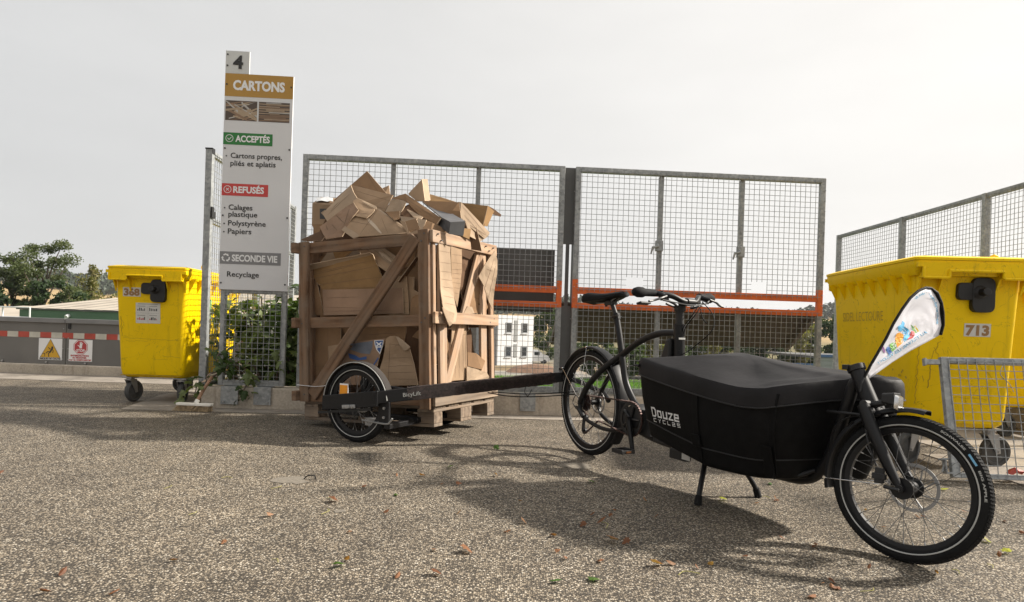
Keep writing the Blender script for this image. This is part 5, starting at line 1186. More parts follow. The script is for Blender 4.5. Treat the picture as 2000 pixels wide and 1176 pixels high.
mb = MB(); mb.tube([(0.158, 0, 0.905), (0.170, 0, 0.868)], 0.024, 12); mb.tube([(0.17, -0.03, 0.885), (0.225, -0.035, 0.893)], 0.006, 8); mb.tube([(0.165, -0.035, 0.885), (0.165, 0.035, 0.885)], 0.007, 8); part('seat_clamp', mb, K, bike)
# saddle
mb = MB(); rings = []
for i in range(19):
    t_ = i / 18; x = -0.105 + 0.365 * t_
    hw = 0.082 * (1 - t_) ** 0.62 * (1 if t_ > 0.08 else 0.9) + 0.0215
    if t_ < 0.02: hw *= 0.75
    if t_ > 0.98: hw = 0.013
    zt = 1.036 + 0.005 * math.cos(t_ * 2 * math.pi) - (0.012 if t_ in (0.0, 1.0) else 0); dp = 0.055 * (1 - t_) + 0.026 - (0.02 if t_ == 0 else 0)
    rings.append([V((x, y, zt - z)) for y, z in ((-hw, dp * 0.8), (-hw * 1.02, dp * 0.45), (-hw * 0.88, 0.012), (-hw * 0.5, 0.001), (0, 0.004), (hw * 0.5, 0.001), (hw * 0.88, 0.012), (hw * 1.02, dp * 0.45), (hw, dp * 0.8), (hw * 0.5, dp * 0.9), (0, dp), (-hw * 0.5, dp * 0.9))])
mb.loft(rings, cap0=True, cap1=True); mb.f = [f[::-1] for f in mb.f]; sd_ = part('saddle', mb, 'black_fabric', bike, smooth=70)
mb = MB()
for s in (-1, 1): mb.tube(bez([(-0.055, s * 0.035, 0.985), (0.0, s * 0.024, 0.972), (0.10, s * 0.022, 0.974), (0.16, s * 0.014, 0.998), (0.20, s * 0.008, 1.012)], 8), 0.0036, 6)
part('saddle_rails', mb, 'dull_alloy', sd_)
mb = MB(); mb.box((0.07, -0.028, 0.958), (0.13, 0.028, 0.984)); mb.tube([(0.055, 0, 0.95), (0.055, 0, 0.985)], 0.009, 8); part('saddle_clamp', mb, 'black_plastic', sd_, bev=0.003)
# rear mudguard and stays
part('mudguard', fender(RC, 0.362, 158, -38, 0.034), K, bike, smooth=40)
mb = MB()
for s in (-1, 1):
    for a in (146, 92):
        c = V((RC[0] + 0.355 * math.cos(rad(a)), s * 0.036, RC[1] + 0.355 * math.sin(rad(a)))); mb.tube([(RC[0] - 0.02, s * 0.075, RC[1] + 0.01), c], 0.0018, 6); mb.tube([c - V((0, s * 0.004, 0)), c + V((0, s * 0.008, 0))], 0.006, 8)
part('mudguard_stays', mb, 'chrome', bike)
# drivetrain
mb = MB()
for i, r_ in enumerate((0.055, 0.050, 0.045, 0.040, 0.034, 0.029, 0.024)):
    y = -0.035 - i * 0.004; prof = [(y - 0.0008, r_ - 0.010), (y - 0.0008, r_), (y + 0.0008, r_), (y + 0.0008, r_ - 0.010), (y - 0.0008, r_ - 0.010)]; mb.lathe(prof, (RC[0], 0, RC[1]), n=30)
part('cassette', mb, 'cassette', bike)
BBp = (0.420, 0.300)
mb = MB(); mb.lathe([(-0.064, 0.078), (-0.064, 0.096), (-0.067, 0.098), (-0.070, 0.096), (-0.070, 0.078), (-0.064, 0.078)], (BBp[0], 0, BBp[1]), n=44)
for i in range(5): a = i * 1.2566; mb.tube([(BBp[0], -0.067, BBp[1]), (BBp[0] + 0.08 * math.cos(a), -0.067, BBp[1] + 0.08 * math.sin(a))], 0.008, 6)
part('chainring', mb, 'black_plastic', bike, smooth=30)
mb = MB(); mb.lathe([(-0.060, 0.0001), (-0.060, 0.062), (-0.045, 0.070), (0.045, 0.070), (0.060, 0.06), (0.060, 0.0001)][::-1], (BBp[0] + 0.005, 0, BBp[1] + 0.015), n=30); mb.box((0.40, -0.04, 0.22), (0.56, 0.04, 0.36)); part('drive_motor', mb, 'black_plastic', bike, smooth=35)
mb = MB()
top = [(RC[0] + 0.01, -0.052, RC[1] + 0.048), (BBp[0] + 0.0, -0.067, BBp[1] + 0.099)]
low = [(BBp[0] + 0.01, -0.067, BBp[1] - 0.099), (0.10, -0.064, 0.245), (-0.035, -0.060, 0.150)]
arc1 = [(BBp[0] + 0.099 * math.sin(rad(a)), -0.067, BBp[1] + 0.099 * math.cos(rad(a))) for a in range(0, 181, 20)]
pts = top + arc1[1:-1] + low + [(-0.075, -0.060, 0.158), (-0.062, -0.058, 0.215), (-0.040, -0.056, 0.262), (-0.10, -0.054, RC[1] - 0.05), (RC[0] - 0.045, -0.052, RC[1]), (RC[0] - 0.03, -0.052, RC[1] + 0.04)]
mb.tube(pts, 0.0042, 6, closed=True)
for i in range(len(top) - 1 + 0, len(top)): pass
cl = []
for a, b_ in zip(pts[:-1], pts[1:]):
    a, b_ = V(a), V(b_); L_n = max(1, int((b_ - a).length / 0.0127))
    for j in range(L_n): c = a.lerp(b_, (j + 0.5) / L_n); mb.tube([c + V((0, -0.0062, 0)), c + V((0, 0.0062, 0))], 0.0045, 6)
part('chain', mb, 'cassette', bike)
mb = MB(); mb.lathe([(-0.066, 0.0001), (-0.066, 0.020), (-0.050, 0.020), (-0.05, 0.0001)], (-0.055, 0, 0.158), n=16); mb.lathe([(-0.066, 0.0001), (-0.066, 0.018), (-0.050, 0.018), (-0.05, 0.0001)], (-0.045, 0, 0.245), n=16)
mb.tube([(-0.055, -0.072, 0.158), (-0.045, -0.072, 0.245)], 0.011, 6); mb.tube([(-0.09, -0.082, 0.292), (-0.045, -0.078, 0.25)], 0.016, 8); mb.tube([(-0.13, -0.078, 0.30), (-0.09, -0.082, 0.292)], 0.012, 8)
mb.tube(bez([(-0.145, -0.08, 0.30), (-0.17, -0.08, 0.33), (-0.14, -0.078, 0.375), (-0.10, -0.075, 0.35)], 6), 0.003, 6); part('derailleur', mb, 'black_plastic', bike)
mb = MB(); mb.tube([(BBp[0], -0.085, BBp[1]), (BBp[0] + 0.055, -0.092, BBp[1] - 0.165)], [0.017, 0.012], 8, flat=1.2); mb.tube([(BBp[0], -0.075, BBp[1]), (BBp[0], -0.1, BBp[1])], 0.016, 12); part('crank', mb, K, bike, smooth=40)
mb = MB(); mb.tube([(BBp[0], 0.085, BBp[1]), (BBp[0] - 0.055, 0.092, BBp[1] + 0.165)], [0.017, 0.012], 8); part('crank', mb, K, bike, smooth=40)
for (x, y, z) in ((0.475, -0.155, 0.135), (0.365, 0.155, 0.465)):
    mb = MB(); s = -1 if y < 0 else 1
    mb.box((x - 0.045, y - 0.045, z - 0.012), (x + 0.045, y - 0.033, z + 0.012)); mb.box((x - 0.045, y + 0.033, z - 0.012), (x + 0.045, y + 0.045, z + 0.012)); mb.box((x - 0.047, y - 0.045, z - 0.010), (x - 0.037, y + 0.045, z + 0.010)); mb.box((x + 0.037, y - 0.045, z - 0.010), (x + 0.047, y + 0.045, z + 0.010)); mb.tube([(x, y - s * 0.06, z), (x, y + s * 0.04, z)], 0.011, 8)
    pd_ = part('pedal', mb, 'black_plastic', bike, bev=0.002)
    mb = MB(); mb.box((x - 0.050, y - 0.016, z - 0.005), (x - 0.0475, y + 0.016, z + 0.005)); mb.box((x + 0.0475, y - 0.016, z - 0.005), (x + 0.050, y + 0.016, z + 0.005)); part('pedal_reflector', mb, 'amber_reflector', pd_)
# steering column, cover, bars
mb = MB(); mb.tube([(0.735, 0, 0.26), (0.728, 0, 0.705)], 0.030, 14); mb.tube([(0.728, 0, 0.705), (0.726, 0, 0.79)], 0.030, 16); mb.tube([(0.726, 0, 0.79), (0.725, 0, 0.843)], 0.0325, 16); part('head_tube', mb, K, bike, smooth=40)
mb = MB(); mb.tube([(0.725, 0, 0.835), (0.722, 0, 0.925)], 0.023, 14); mb.tube([(0.722, 0, 0.915), (0.721, 0, 0.945)], 0.031, 14); mb.tube([(0.724, 0, 0.842), (0.724, 0, 0.848)], 0.035, 16); part('stem_riser', mb, 'black_plastic', bike, smooth=40)
mb = MB(); mb.box((0.752, -0.030, 0.765), (0.7575, 0.012, 0.775)); part('badge', mb, 'reflective_grey', bike)
mb = MB(); mb.add([(0.60, -0.045, 0.60), (0.70, -0.045, 0.60), (0.70, -0.045, 0.768), (0.668, -0.045, 0.768), (0.60, 0.045, 0.60), (0.70, 0.045, 0.60), (0.70, 0.045, 0.768), (0.668, 0.045, 0.768)], [(0, 1, 2, 3), (7, 6, 5, 4), (0, 4, 5, 1), (1, 5, 6, 2), (2, 6, 7, 3), (3, 7, 4, 0)]); part('column_cover', mb, 'black_plastic', bike, bev=0.012)
ST = Matrix.Translation((0.722, 0, 0)) @ Matrix.Rotation(rad(12), 4, 'Z')
mb = MB(); mb.tube([(0, 0, 0.955), (0.058, 0, 0.963)], 0.018, 10); mb.tube([(0.058, -0.028, 0.963), (0.058, 0.028, 0.963)], 0.021, 12); part('stem', mb.xf(ST), K, bike, smooth=40)
hb = [(-0.030, -0.325, 1.000), (-0.015, -0.20, 1.002), (0.030, -0.115, 0.990), (0.056, -0.055, 0.966), (0.058, 0, 0.963), (0.056, 0.055, 0.966), (0.030, 0.115, 0.990), (-0.015, 0.20, 1.002), (-0.030, 0.325, 1.000)]
mb = MB(); mb.tube(bez(hb, 6), 0.0145, 12); part('handlebar', mb.xf(ST), K, bike, smooth=60)
for s in (-1, 1):
    mb = MB(); mb.tube([(-0.016, s * 0.195, 1.002), (-0.024, s * 0.265, 1.001), (-0.026, s * 0.285, 1.0), (-0.028, s * 0.315, 1.0), (-0.030, s * 0.340, 1.0), (-0.031, s * 0.352, 1.0)], [0.019, 0.020, 0.027, 0.0275, 0.020, 0.007], 14); part('grip', mb.xf(ST), 'grey_rubber' if 0 else 'black_rubber', bike, smooth=50)
    mb = MB(); mb.tube([(-0.008, s * 0.185, 1.0), (0.03, s * 0.185, 0.99), (0.055, s * 0.20, 0.985)], [0.016, 0.012, 0.009], 8); mb.tube(bez([(0.055, s * 0.19, 0.985), (0.062, s * 0.24, 0.972), (0.050, s * 0.29, 0.958), (0.052, s * 0.325, 0.952)], 6), [0.006] * 19, 6); mb.tube([(0.0, s * 0.165, 1.015), (0.0, s * 0.165, 0.975)], 0.013, 8)
    part('brake_lever', mb.xf(ST), K, bike, smooth=50)
    mb = MB(); mb.tube(bez([(0.02, s * 0.13, 0.965), (0.045, s * 0.10, 0.945), (0.02, s * 0.07, 0.935), (0.0, s * 0.12, 0.95)], 6), 0.006, 8); mb.box((-0.012, s * 0.14 - 0.014, 0.965), (0.022, s * 0.14 + 0.014, 0.985)); part('shifter', mb.xf(ST), 'black_plastic', bike)
mb = MB(); mb.box((-0.006, -0.045, 0.985), (0.030, 0.045, 0.998), Matrix.Rotation(rad(-15), 4, 'Y')); part('display', mb.xf(ST), 'black_plastic', bike, bev=0.004)
mb = MB()
cb = lambda pts, r_=0.0026: mb.tube(bez([V(p) for p in pts], 8), r_, 6)
cb([(0.765, 0.12, 0.975), (0.86, 0.06, 0.955), (0.80, -0.10, 0.955), (0.76, -0.15, 0.965)]); cb([(0.78, 0.10, 0.97), (0.86, 0.10, 0.90), (0.90, 0.06, 0.82), (0.82, 0.0, 0.72), (0.745, -0.01, 0.68)])
cb([(0.79, 0.08, 0.965), (0.80, 0.02, 0.90), (0.765, -0.01, 0.83), (0.745, 0.0, 0.78)]); cb([(0.795, 0.09, 0.965), (0.81, 0.03, 0.90), (0.77, 0.0, 0.83), (0.745, 0.01, 0.76)]); cb([(0.79, 0.08, 0.93), (0.82, 0.07, 0.88), (0.86, 0.06, 0.855)], 0.003)
part('cables', mb, 'black_rubber', bike, smooth=60)
mb = MB(); cb([(0.77, -0.16, 0.968), (0.83, -0.03, 0.945), (0.82, 0.08, 0.955), (0.78, 0.15, 0.975)], 0.003); part('hose', mb, 'dull_alloy', bike, smooth=60)
# lower frame under the box and rising tube at the front
mb = MB(); mb.tube(bez([(0.40, 0, 0.235), (0.62, 0, 0.205), (1.0, 0, 0.195), (1.35, 0, 0.190), (1.53, 0, 0.205), (1.615, 0, 0.285), (1.665, 0, 0.42), (1.705, 0, 0.55), (1.725, 0, 0.615), (1.752, 0, 0.652)]), 0.0235, 12); part('main_tube', mb, K, bike, smooth=60)
for s in (-1, 1):
    mb = MB(); mb.tube(bez([(0.72, s * 0.05, 0.215), (0.95, s * 0.13, 0.205), (1.25, s * 0.13, 0.205), (1.50, s * 0.09, 0.215), (1.58, s * 0.02, 0.25)]), 0.010, 8); part('platform_tube', mb, K, bike, smooth=60)
mb = MB(); mb.box((0.60, -0.055, 0.20), (0.76, 0.055, 0.245)); mb.box((0.83, -0.14, 0.165), (0.95, -0.10, 0.215)); part('tube_joint', mb, 'black_plastic', bike, bev=0.006)
mb = MB(); mb.box((0.93, -0.146, 0.178), (0.985, -0.142, 0.212)); part('spec_label', mb, 'sticker_white', bike)
mb = MB(); mb.tube([(1.738, 0, 0.675), (1.782, 0, 0.582), (1.806, 0, 0.532)], [0.028, 0.030, 0.031], 16); part('front_head_tube', mb, K, bike, smooth=40)
mb = MB(); mb.tube([(1.729, 0, 0.694), (1.739, 0, 0.673)], 0.034, 16); mb.box((1.70, -0.040, 0.676), (1.725, -0.020, 0.696)); part('headset_cap', mb, 'black_plastic', bike, smooth=40, bev=0.002)
# steered fork, front wheel, mudguard, lamp
axd = V((-0.4276, 0, 0.904)); pv = V((1.806, 0, 0.53))
SF = Matrix.Translation(pv) @ Matrix.Rotation(rad(12), 4, axd) @ Matrix.Translation(-pv)
fk = thing_parent = bike
mb = MB(); mb.tube([(1.806, -0.068, 0.522), (1.806, 0.068, 0.522)], 0.021, 12); mb.tube([(1.790, 0, 0.560), (1.812, 0, 0.515)], 0.03, 12); fo = part('fork_crown', mb.xf(SF), K, bike, smooth=40)
for s in (-1, 1):
    mb = MB(); mb.tube([(1.797, s * 0.064, 0.545), (1.835, s * 0.064, 0.460), (1.90, s * 0.064, 0.335), (1.942, s * 0.062, 0.262)], [0.022, 0.0235, 0.019, 0.013], 12); mb.tube([(1.94, s * 0.05, 0.262), (1.945, s * 0.078, 0.262)], 0.014, 12)
    part('fork_leg', mb.xf(SF), K, bike, smooth=50)
wheel(bike, 'wheel', SF @ Matrix.Translation((FC[0], 0, FC[1])), 0.262, 0.0245, 36, 0.088, hubr=0.030, hubw=0.052, rimd=0.014)
fl = fender(FC, 0.292, 192, 80, 0.034, drop=0.016); part('mudguard', fl.xf(SF), K, bike, smooth=40)
mb = MB()
for s in (-1, 1): mb.tube([(1.94, s * 0.074, 0.27), (FC[0] + 0.283 * math.cos(rad(184)), s * 0.037, FC[1] + 0.283 * math.sin(rad(184)))], 0.0018, 6); mb.tube([(1.664, s * 0.034, 0.244), (1.664, s * 0.044, 0.244)], 0.006, 8)
part('mudguard_stays', mb.xf(SF), 'chrome', bike)
mb = MB(); mb.box((1.868, -0.096, 0.270), (1.898, -0.082, 0.325)); mb.box((1.86, -0.100, 0.285), (1.905, -0.080, 0.305)); mb.tube(bez([(1.87, -0.09, 0.33), (1.83, -0.085, 0.42), (1.80, -0.06, 0.54)], 8), 0.003, 6); mb.tube([(1.90, -0.09, 0.262), (1.95, -0.088, 0.258)], 0.007, 6)
part('brake_caliper', mb.xf(SF), 'black_plastic', bike, bev=0.003)
mb = MB(); mb.tube([(1.80, -0.03, 0.545), (1.86, -0.03, 0.562)], 0.012, 8); mb.tube([(1.80, -0.07, 0.548), (1.80, 0.07, 0.548)], 0.016, 8); mb.loft([rrect(-0.018, 0.018, -0.026, 0.026, 0.008, 0), rrect(-0.024, 0.024, -0.032, 0.032, 0.008, 0.045)], cap0=True, cap1=True)
nl = len(rrect(0, 1, 0, 1, 0.1, 0)) * 2; mb.v[-nl:] = [V((1.855 + p.z, p.y - 0.03, 0.578 + p.x)) for p in mb.v[-nl:]]
lp = part('headlamp', mb.xf(SF), 'black_plastic', bike, bev=0.002)
mb = MB(); mb.loft([rrect(-0.030, 0.022, -0.028, 0.028, 0.008, 0), rrect(-0.036, 0.016, -0.022, 0.022, 0.008, 0.012)], cap1=True); mb.v = [V((1.901 + p.z, p.y - 0.03, 0.572 + p.x)) for p in mb.v]; part('lamp_lens', mb.xf(SF), 'chrome', lp, smooth=30)
mb = MB(); cb([(1.66, -0.05, 0.30), (1.70, -0.07, 0.45), (1.78, -0.04, 0.50), (1.84, -0.05, 0.42), (1.86, -0.08, 0.34)], 0.003); cb([(1.62, 0.0, 0.25), (1.69, -0.04, 0.40), (1.76, -0.05, 0.48)], 0.003); mb.tube([(1.63, 0.09, 0.50), (1.80, 0.10, 0.50)], 0.009, 8); mb.tube([(1.65, -0.05, 0.505), (1.80, -0.05, 0.51)], 0.006, 8); part('steering_rod', mb, K, bike, smooth=60)
# kickstand
for s in (-1, 1):
    mb = MB(); mb.tube(bez([(1.03, s * 0.085, 0.205), (1.06, s * 0.125, 0.15), (1.085, s * 0.165, 0.085), (1.10, s * 0.19, 0.035)], 8), 0.0125, 10); lg = part('stand_leg', mb, K, bike, smooth=60)
    mb = MB(); mb.tube([(1.098, s * 0.186, 0.044), (1.104, s * 0.198, 0.002)], [0.016, 0.018], 10); part('rubber_foot', mb, 'black_rubber', lg, smooth=50)
mb = MB(); mb.tube([(1.03, -0.10, 0.20), (1.03, 0.10, 0.20)], 0.014, 8); part('stand_axle', mb, K, bike)
# load box
def outline(k_in=0.0, lo=False):
    near = [(0.775, -0.20), (0.778, -0.275), (0.80, -0.302), (0.95, -0.310), (1.15, -0.312), (1.33, -0.300), (1.46, -0.268), (1.55, -0.215), (1.600, -0.140), (1.622, -0.060)]
    far = [(1.655, 0.02), (1.735, 0.085), (1.785, 0.165), (1.765, 0.240), (1.68, 0.285), (1.50, 0.300), (1.15, 0.312), (0.95, 0.310), (0.80, 0.302), (0.778, 0.275), (0.775, 0.20), (0.772, 0.0)]
    ctl = near + far; pts = []; nc = len(ctl)
    for i in range(nc):
        a, b_, c_, d_ = (V(ctl[(i + q) % nc]) for q in (-1, 0, 1, 2))
        for j in range(4):
            t_ = j / 4; p = 0.5 * ((2 * b_) + (-a + c_) * t_ + (2 * a - 5 * b_ + 4 * c_ - d_) * t_ ** 2 + (-a + 3 * b_ - 3 * c_ + d_) * t_ ** 3); pts.append((p.x, p.y))
    cx_ = 1.22; out_ = []
    for x, y in pts:
        if lo: x = cx_ + (x - cx_) * 0.965 + (0.0 if x < cx_ else -0.075 * (x - cx_) / 0.5); y *= 0.80
        out_.append((cx_ + (x - cx_) * (1 - k_in), y * (1 - k_in)))
    return out_
def zrim(x, y):
    near = 0.662 - 0.085 * min(1, max(0, (x - 0.80) / 0.62)) ** 0.9 + 0.045 * max(0, (x - 1.50) / 0.19)
    far = 0.672 - 0.02 * min(1, max(0, (x - 0.80) / 0.6)) - 0.015 * max(0, (x - 1.4) / 0.3)
    f_ = min(1, max(0, (y + 0.30) / 0.6)); return near + (far - near) * f_ ** 1.2
def zbot(x): return 0.285 - 0.075 * min(1, max(0, (x - 0.78) / 0.42)) + 0.012 * max(0, (x - 1.45) / 0.2)
o0 = outline(); ol = outline(lo=True)
def side_pt(i, t_):                                 # t_=0 rim, 1 bottom
    (x0, y0), (x1, y1) = o0[i], ol[i]; za, zb = zrim(x0, y0) - 0.004, zbot(x1); b_ = 0.008 * math.sin(math.pi * min(1, t_ * 1.2)); k_ = t_ ** 1.6
    x = x0 + (x1 - x0) * k_; y = y0 + (y1 - y0) * k_; r_ = math.hypot(x - 1.22, y) or 1
    return V((x + b_ * (x - 1.22) / r_, y + b_ * y / r_, za + (zb - za) * t_ + 0.004 * noise.noise(V((x * 6, y * 6, t_ * 3)))))
mb = MB(); rings = [[side_pt(i, t_) for i in range(len(o0))] for t_ in (0, 0.12, 0.3, 0.5, 0.7, 0.86, 0.95, 1.0)]
in_ = outline(0.06, True); rings.append([V((x, y, zbot(x) - 0.008)) for x, y in in_]); mb.loft(rings[::-1], cap0=True); bag = part('load_box', mb, 'black_fabric', bike, smooth=60)
mb = MB(); rings = []
for s_, dz in ((1.022, -0.075), (1.022, -0.040), (1.016, -0.010), (1.0, 0.004)):
    rings.append([V((1.22 + (x - 1.22) * s_, y * s_ + math.copysign(0.002, y), zrim(x, y) + dz + (0.0035 * math.sin(i * 0.9) if dz < -0.06 else 0))) for i, (x, y) in enumerate(o0)])
for k_ in (0.02, 0.05, 0.09, 0.14, 0.20, 0.27, 0.35, 0.44, 0.54, 0.65, 0.77, 0.9):
    ring = []
    for x, y in outline(k_):
        xo = 1.22 + (x - 1.22) / (1 - k_); yo = y / (1 - k_); c_z = 0.705 - 0.045 * max(0, (x - 1.0) / 0.6) ** 1.1 + 0.02 * math.exp(-((x - 1.0) / 0.22) ** 2 - ((y - 0.12) / 0.2) ** 2)
        ez = zrim(xo, yo); f_ = 1 - (1 - k_) ** 1.18; sag = -0.022 * math.exp(-((x - 1.38) / 0.16) ** 2 - ((y + 0.12) / 0.12) ** 2)
        z = ez + (c_z - ez) * f_ + 0.006 + sag + 0.003 * noise.noise(V((x * 9, y * 14, 0))) + 0.006 * max(0, (x - 1.25) / 0.4) * math.sin(x * 60 - y * 38 + 4 * noise.noise(V((x * 5, y * 5, 2)))) * (1 - k_) * 0.8
        ring.append(V((x, y, z)))
    rings.append(ring)
mb.loft(rings, cap1=True); sb_ = part('box_cover', mb, 'lid_fabric', bike, smooth=45)
mb = MB()                                           # seam piping along the cover and lower band
mb.tube([V((1.22 + (x - 1.22) * 1.025, y * 1.025 + math.copysign(0.002, y), zrim(x, y) - 0.077)) for x, y in o0], 0.0035, 6, closed=True)
mb.tube([side_pt(i, 0.80) + V((0, -0.002 if o0[i][1] < 0 else 0.002, 0)) for i in range(len(o0))], 0.003, 6, closed=True)
part('seam_piping', mb, 'black_plastic', bag, smooth=60)
def sidexy(x, t_, y_sign=-1):
    best = None
    for i in range(36):
        a, b_ = side_pt(i, t_), side_pt(i + 1, t_)
        if (a.x - x) * (b_.x - x) <= 0 and abs(a.x - b_.x) > 1e-6: best = a.lerp(b_, (x - a.x) / (b_.x - a.x))
    p = best or side_pt(4, t_); return V((p.x, p.y * (1 if y_sign < 0 else -1), p.z))
def strap(x0, x1, t0, t1, wd, yo=-0.003, th=0.003):
    mb = MB(); rings = []
    for i in range(9):
        t_ = t0 + (t1 - t0) * i / 8; x = x0 + (x1 - x0) * i / 8; p = sidexy(x, t_) + V((0, yo, 0))
        rings.append([p + V((-wd / 2, th, 0)), p + V((-wd / 2, -th, 0)), p + V((wd / 2, -th, 0)), p + V((wd / 2, th, 0))])
    mb.loft(rings, cap0=True, cap1=True); return mb
for a in ((1.19, 1.17, 0.05, 0.97), (1.545, 1.50, 0.05, 0.97)): part('strap', strap(*a, 0.035), 'black_fabric', bag, bev=0.002)
part('strap_pad', strap(1.50, 1.49, 0.62, 1.0, 0.065, -0.011), 'black_fabric', bag, bev=0.003); part('strap_pad', strap(1.17, 1.175, 0.66, 0.80, 0.05, -0.010, 0.006), 'black_fabric', bag, bev=0.003)
mb = MB(); p = V((0.79, -0.315, 0.630)); mb.tube([p + V((-0.035, -0.012, 0)), p], [0.003, 0.009], 8); part('cover_toggle', mb, 'black_plastic', bag)
# lettering on the box side, drawn as strokes
def glyphs(word, x, z, h, wd, st, sp):
    G_ = {'D': [[(0, 0), (0, 1), (.75, 1), (1, .8), (1, .2), (.75, 0), (0, 0)]], 'O': [[(0, 0), (0, .72), (1, .72), (1, 0), (0, 0)]], 'U': [[(0, .72), (0, 0), (1, 0), (1, .72)]], 'Z': [[(0, .72), (1, .72), (0, 0), (1, 0)]], 'E': [[(1, 0), (0, 0), (0, .72), (1, .72), (1, .36), (0, .36)]],
          'C': [[(1, 1), (0, 1), (0, 0), (1, 0)]], 'Y': [[(0, 1), (.5, .5), (1, 1)], [(.5, .5), (.5, 0)]], 'L': [[(0, 1), (0, 0), (1, 0)]], 'e': [[(1, 0), (0, 0), (0, 1), (1, 1), (1, .5), (0, .5)]], 'S': [[(1, 1), (0, 1), (0, .5), (1, .5), (1, 0), (0, 0)]]}
    mb = MB()
    for i, ch in enumerate(word):
        for pl in G_[ch]: stroke(mb, [(x + i * (wd + sp) + a * wd, z + b_ * h) for a, b_ in pl], st, 0)
    return mb
def on_side(mb):
    for k_, p in enumerate(mb.v):
        zz = p.z; best = 0.4
        for t_ in [q / 40 for q in range(41)]:
            s_ = sidexy(p.x, t_)
            if s_.z <= zz: best = t_; break
        mb.v[k_] = V((p.x, sidexy(p.x, best).y - 0.0035, zz - 0.0 * (p.x - 0.85)))
    return mb
part('lettering', on_side(glyphs('DOUZE', 0.862, 0.388, 0.040, 0.027, 0.0078, 0.0165)), 'print_white', bag)
part('lettering', on_side(glyphs('CYCLeS', 0.866, 0.360, 0.0155, 0.018, 0.0035, 0.0185)), 'print_white', bag)

fw = [o_ for o_ in bike.children if o_.name.startswith('wheel')][-1]
def tyre_text(body, a0, a1, cap, m_):               # along the sidewall, read clockwise from outside
    mb = text_mb(body, 1.0, 1.0, 0.03); r0 = 0.262 - 0.0245 * 0.86
    mb.v = [V(((r0 + p.z * cap) * math.cos(rad(a0 + (a1 - a0) * p.x)), -0.0236, (r0 + p.z * cap) * math.sin(rad(a0 + (a1 - a0) * p.x)))) for p in mb.v]; part('lettering', mb, m_, fw)
tyre_text('SCHWALBE', 66, 44, 0.0072, 'reflective_grey'); tyre_text('BIG APPLE', 26, 2, 0.0072, 'reflective_grey')
mb = MB(); q = [(0.2410, 40), (0.2410, 30), (0.2480, 30), (0.2480, 40)]; mb.add([V((r_ * math.cos(rad(a)), -0.0240, r_ * math.sin(rad(a)))) for r_, a in q], [(0, 1, 2, 3)]); part('tyre_label', mb, 'flag_text', fw)

# ------------------------------------------------------------------ flag on the bike
flag = thing('teardrop_flag', 'small white teardrop flag with black edge and coloured emblem on the bike', 'flag', BO + V((0, 0, 0)), 0)
FO = P(1688, 737, 2.47); fX = V((1, 0.42, 0)).normalized(); fZ = V((0, 0.03, 1)); fNn = fX.cross(fZ).normalized()
ROOT[flag.name] = Matrix.Translation(FO); flag.matrix_world = Matrix.Translation(FO)
def FP(px, py, off=0.0):
    p = RP(px, py, FO, fNn); return p + fNn * (off + 0.0)
edge_l = [(1688, 737), (1700, 714), (1714, 690), (1730, 662), (1745, 632), (1762, 604), (1778, 582), (1794, 568), (1808, 562), (1818, 563)]
edge_r = [(1818, 563), (1829, 573), (1836, 592), (1840, 612), (1841, 635), (1837, 654)]
bot = [(1837, 654), (1812, 668), (1780, 686), (1745, 708), (1712, 730), (1697, 741)]
allp = edge_l + edge_r[1:] + bot[1:]
cen = (1775, 650)
def fwave(px, py): return 0.0035 * math.sin(px * 0.10 + py * 0.16) + 0.005 * noise.noise(V((px * 0.03, py * 0.05, 1))) + 0.0025 * math.sin((px - py * 0.8) * 0.33)
def FS(px, py, lift=0.0022):
    u, v = uv(px, py); d = V((u, 1, -v)).normalized(); h = cloth_tree.ray_cast(V((0, 0, EYE)), d)
    return (h[0] if h[0] is not None else FP(px, py) + fNn * fwave(px, py)) - d * lift
mb = MB(); rings = []; ns = 10
sgn = -1 if fNn.y > 0 else 1                       # move towards the viewer
for j in range(ns + 1):
    k_ = j / ns; ring = []
    for (x, y) in allp:
        px, py = cen[0] + (x - cen[0]) * k_, cen[1] + (y - cen[1]) * k_
        wv = fwave(px, py)
        ring.append(FP(px, py) + fNn * wv)
    rings.append(ring)
mb.loft(rings[1:], cap0=True); cl_ = part('cloth', mb, 'flag_white', flag, smooth=80, world=True)
cloth_tree = BVHTree.FromPolygons([v.co + FO for v in cl_.data.vertices], [list(p.vertices) for p in cl_.data.polygons])
sm = cl_.modifiers.new('thick', 'SOLIDIFY'); sm.thickness = 0.0006; sm.offset = 0
mb = MB(); mb.tube([FP(x, y) for x, y in edge_l + edge_r[1:]], [0.0055] * len(edge_l) + [0.009, 0.011, 0.010, 0.0085, 0.0065], 8); part('pole_sleeve', mb, 'black_fabric', flag, smooth=60, world=True)
mb = MB(); mb.tube([FP(1688, 737), FP(1683, 748), FP(1680, 765)], 0.004, 8); part('flag_pole', mb, 'black_plastic', flag, world=True)
def fl_poly(m_, pts, off=0.009):
    bm = bmesh.new(); f = bm.faces.new([bm.verts.new((x, y, 0)) for x, y in pts]); bmesh.ops.triangulate(bm, faces=[f]); bmesh.ops.subdivide_edges(bm, edges=bm.edges[:], cuts=3, use_grid_fill=True); bm.verts.index_update()
    mb = MB(); mb.add([FS(v.co.x, v.co.y) for v in bm.verts], [[v.index for v in f.verts] for f in bm.faces]); bm.free(); part('emblem', mb, m_, flag, world=True)
E_ = lambda x, y: (1660 + x / 4.9, 540 + y / 4.9)
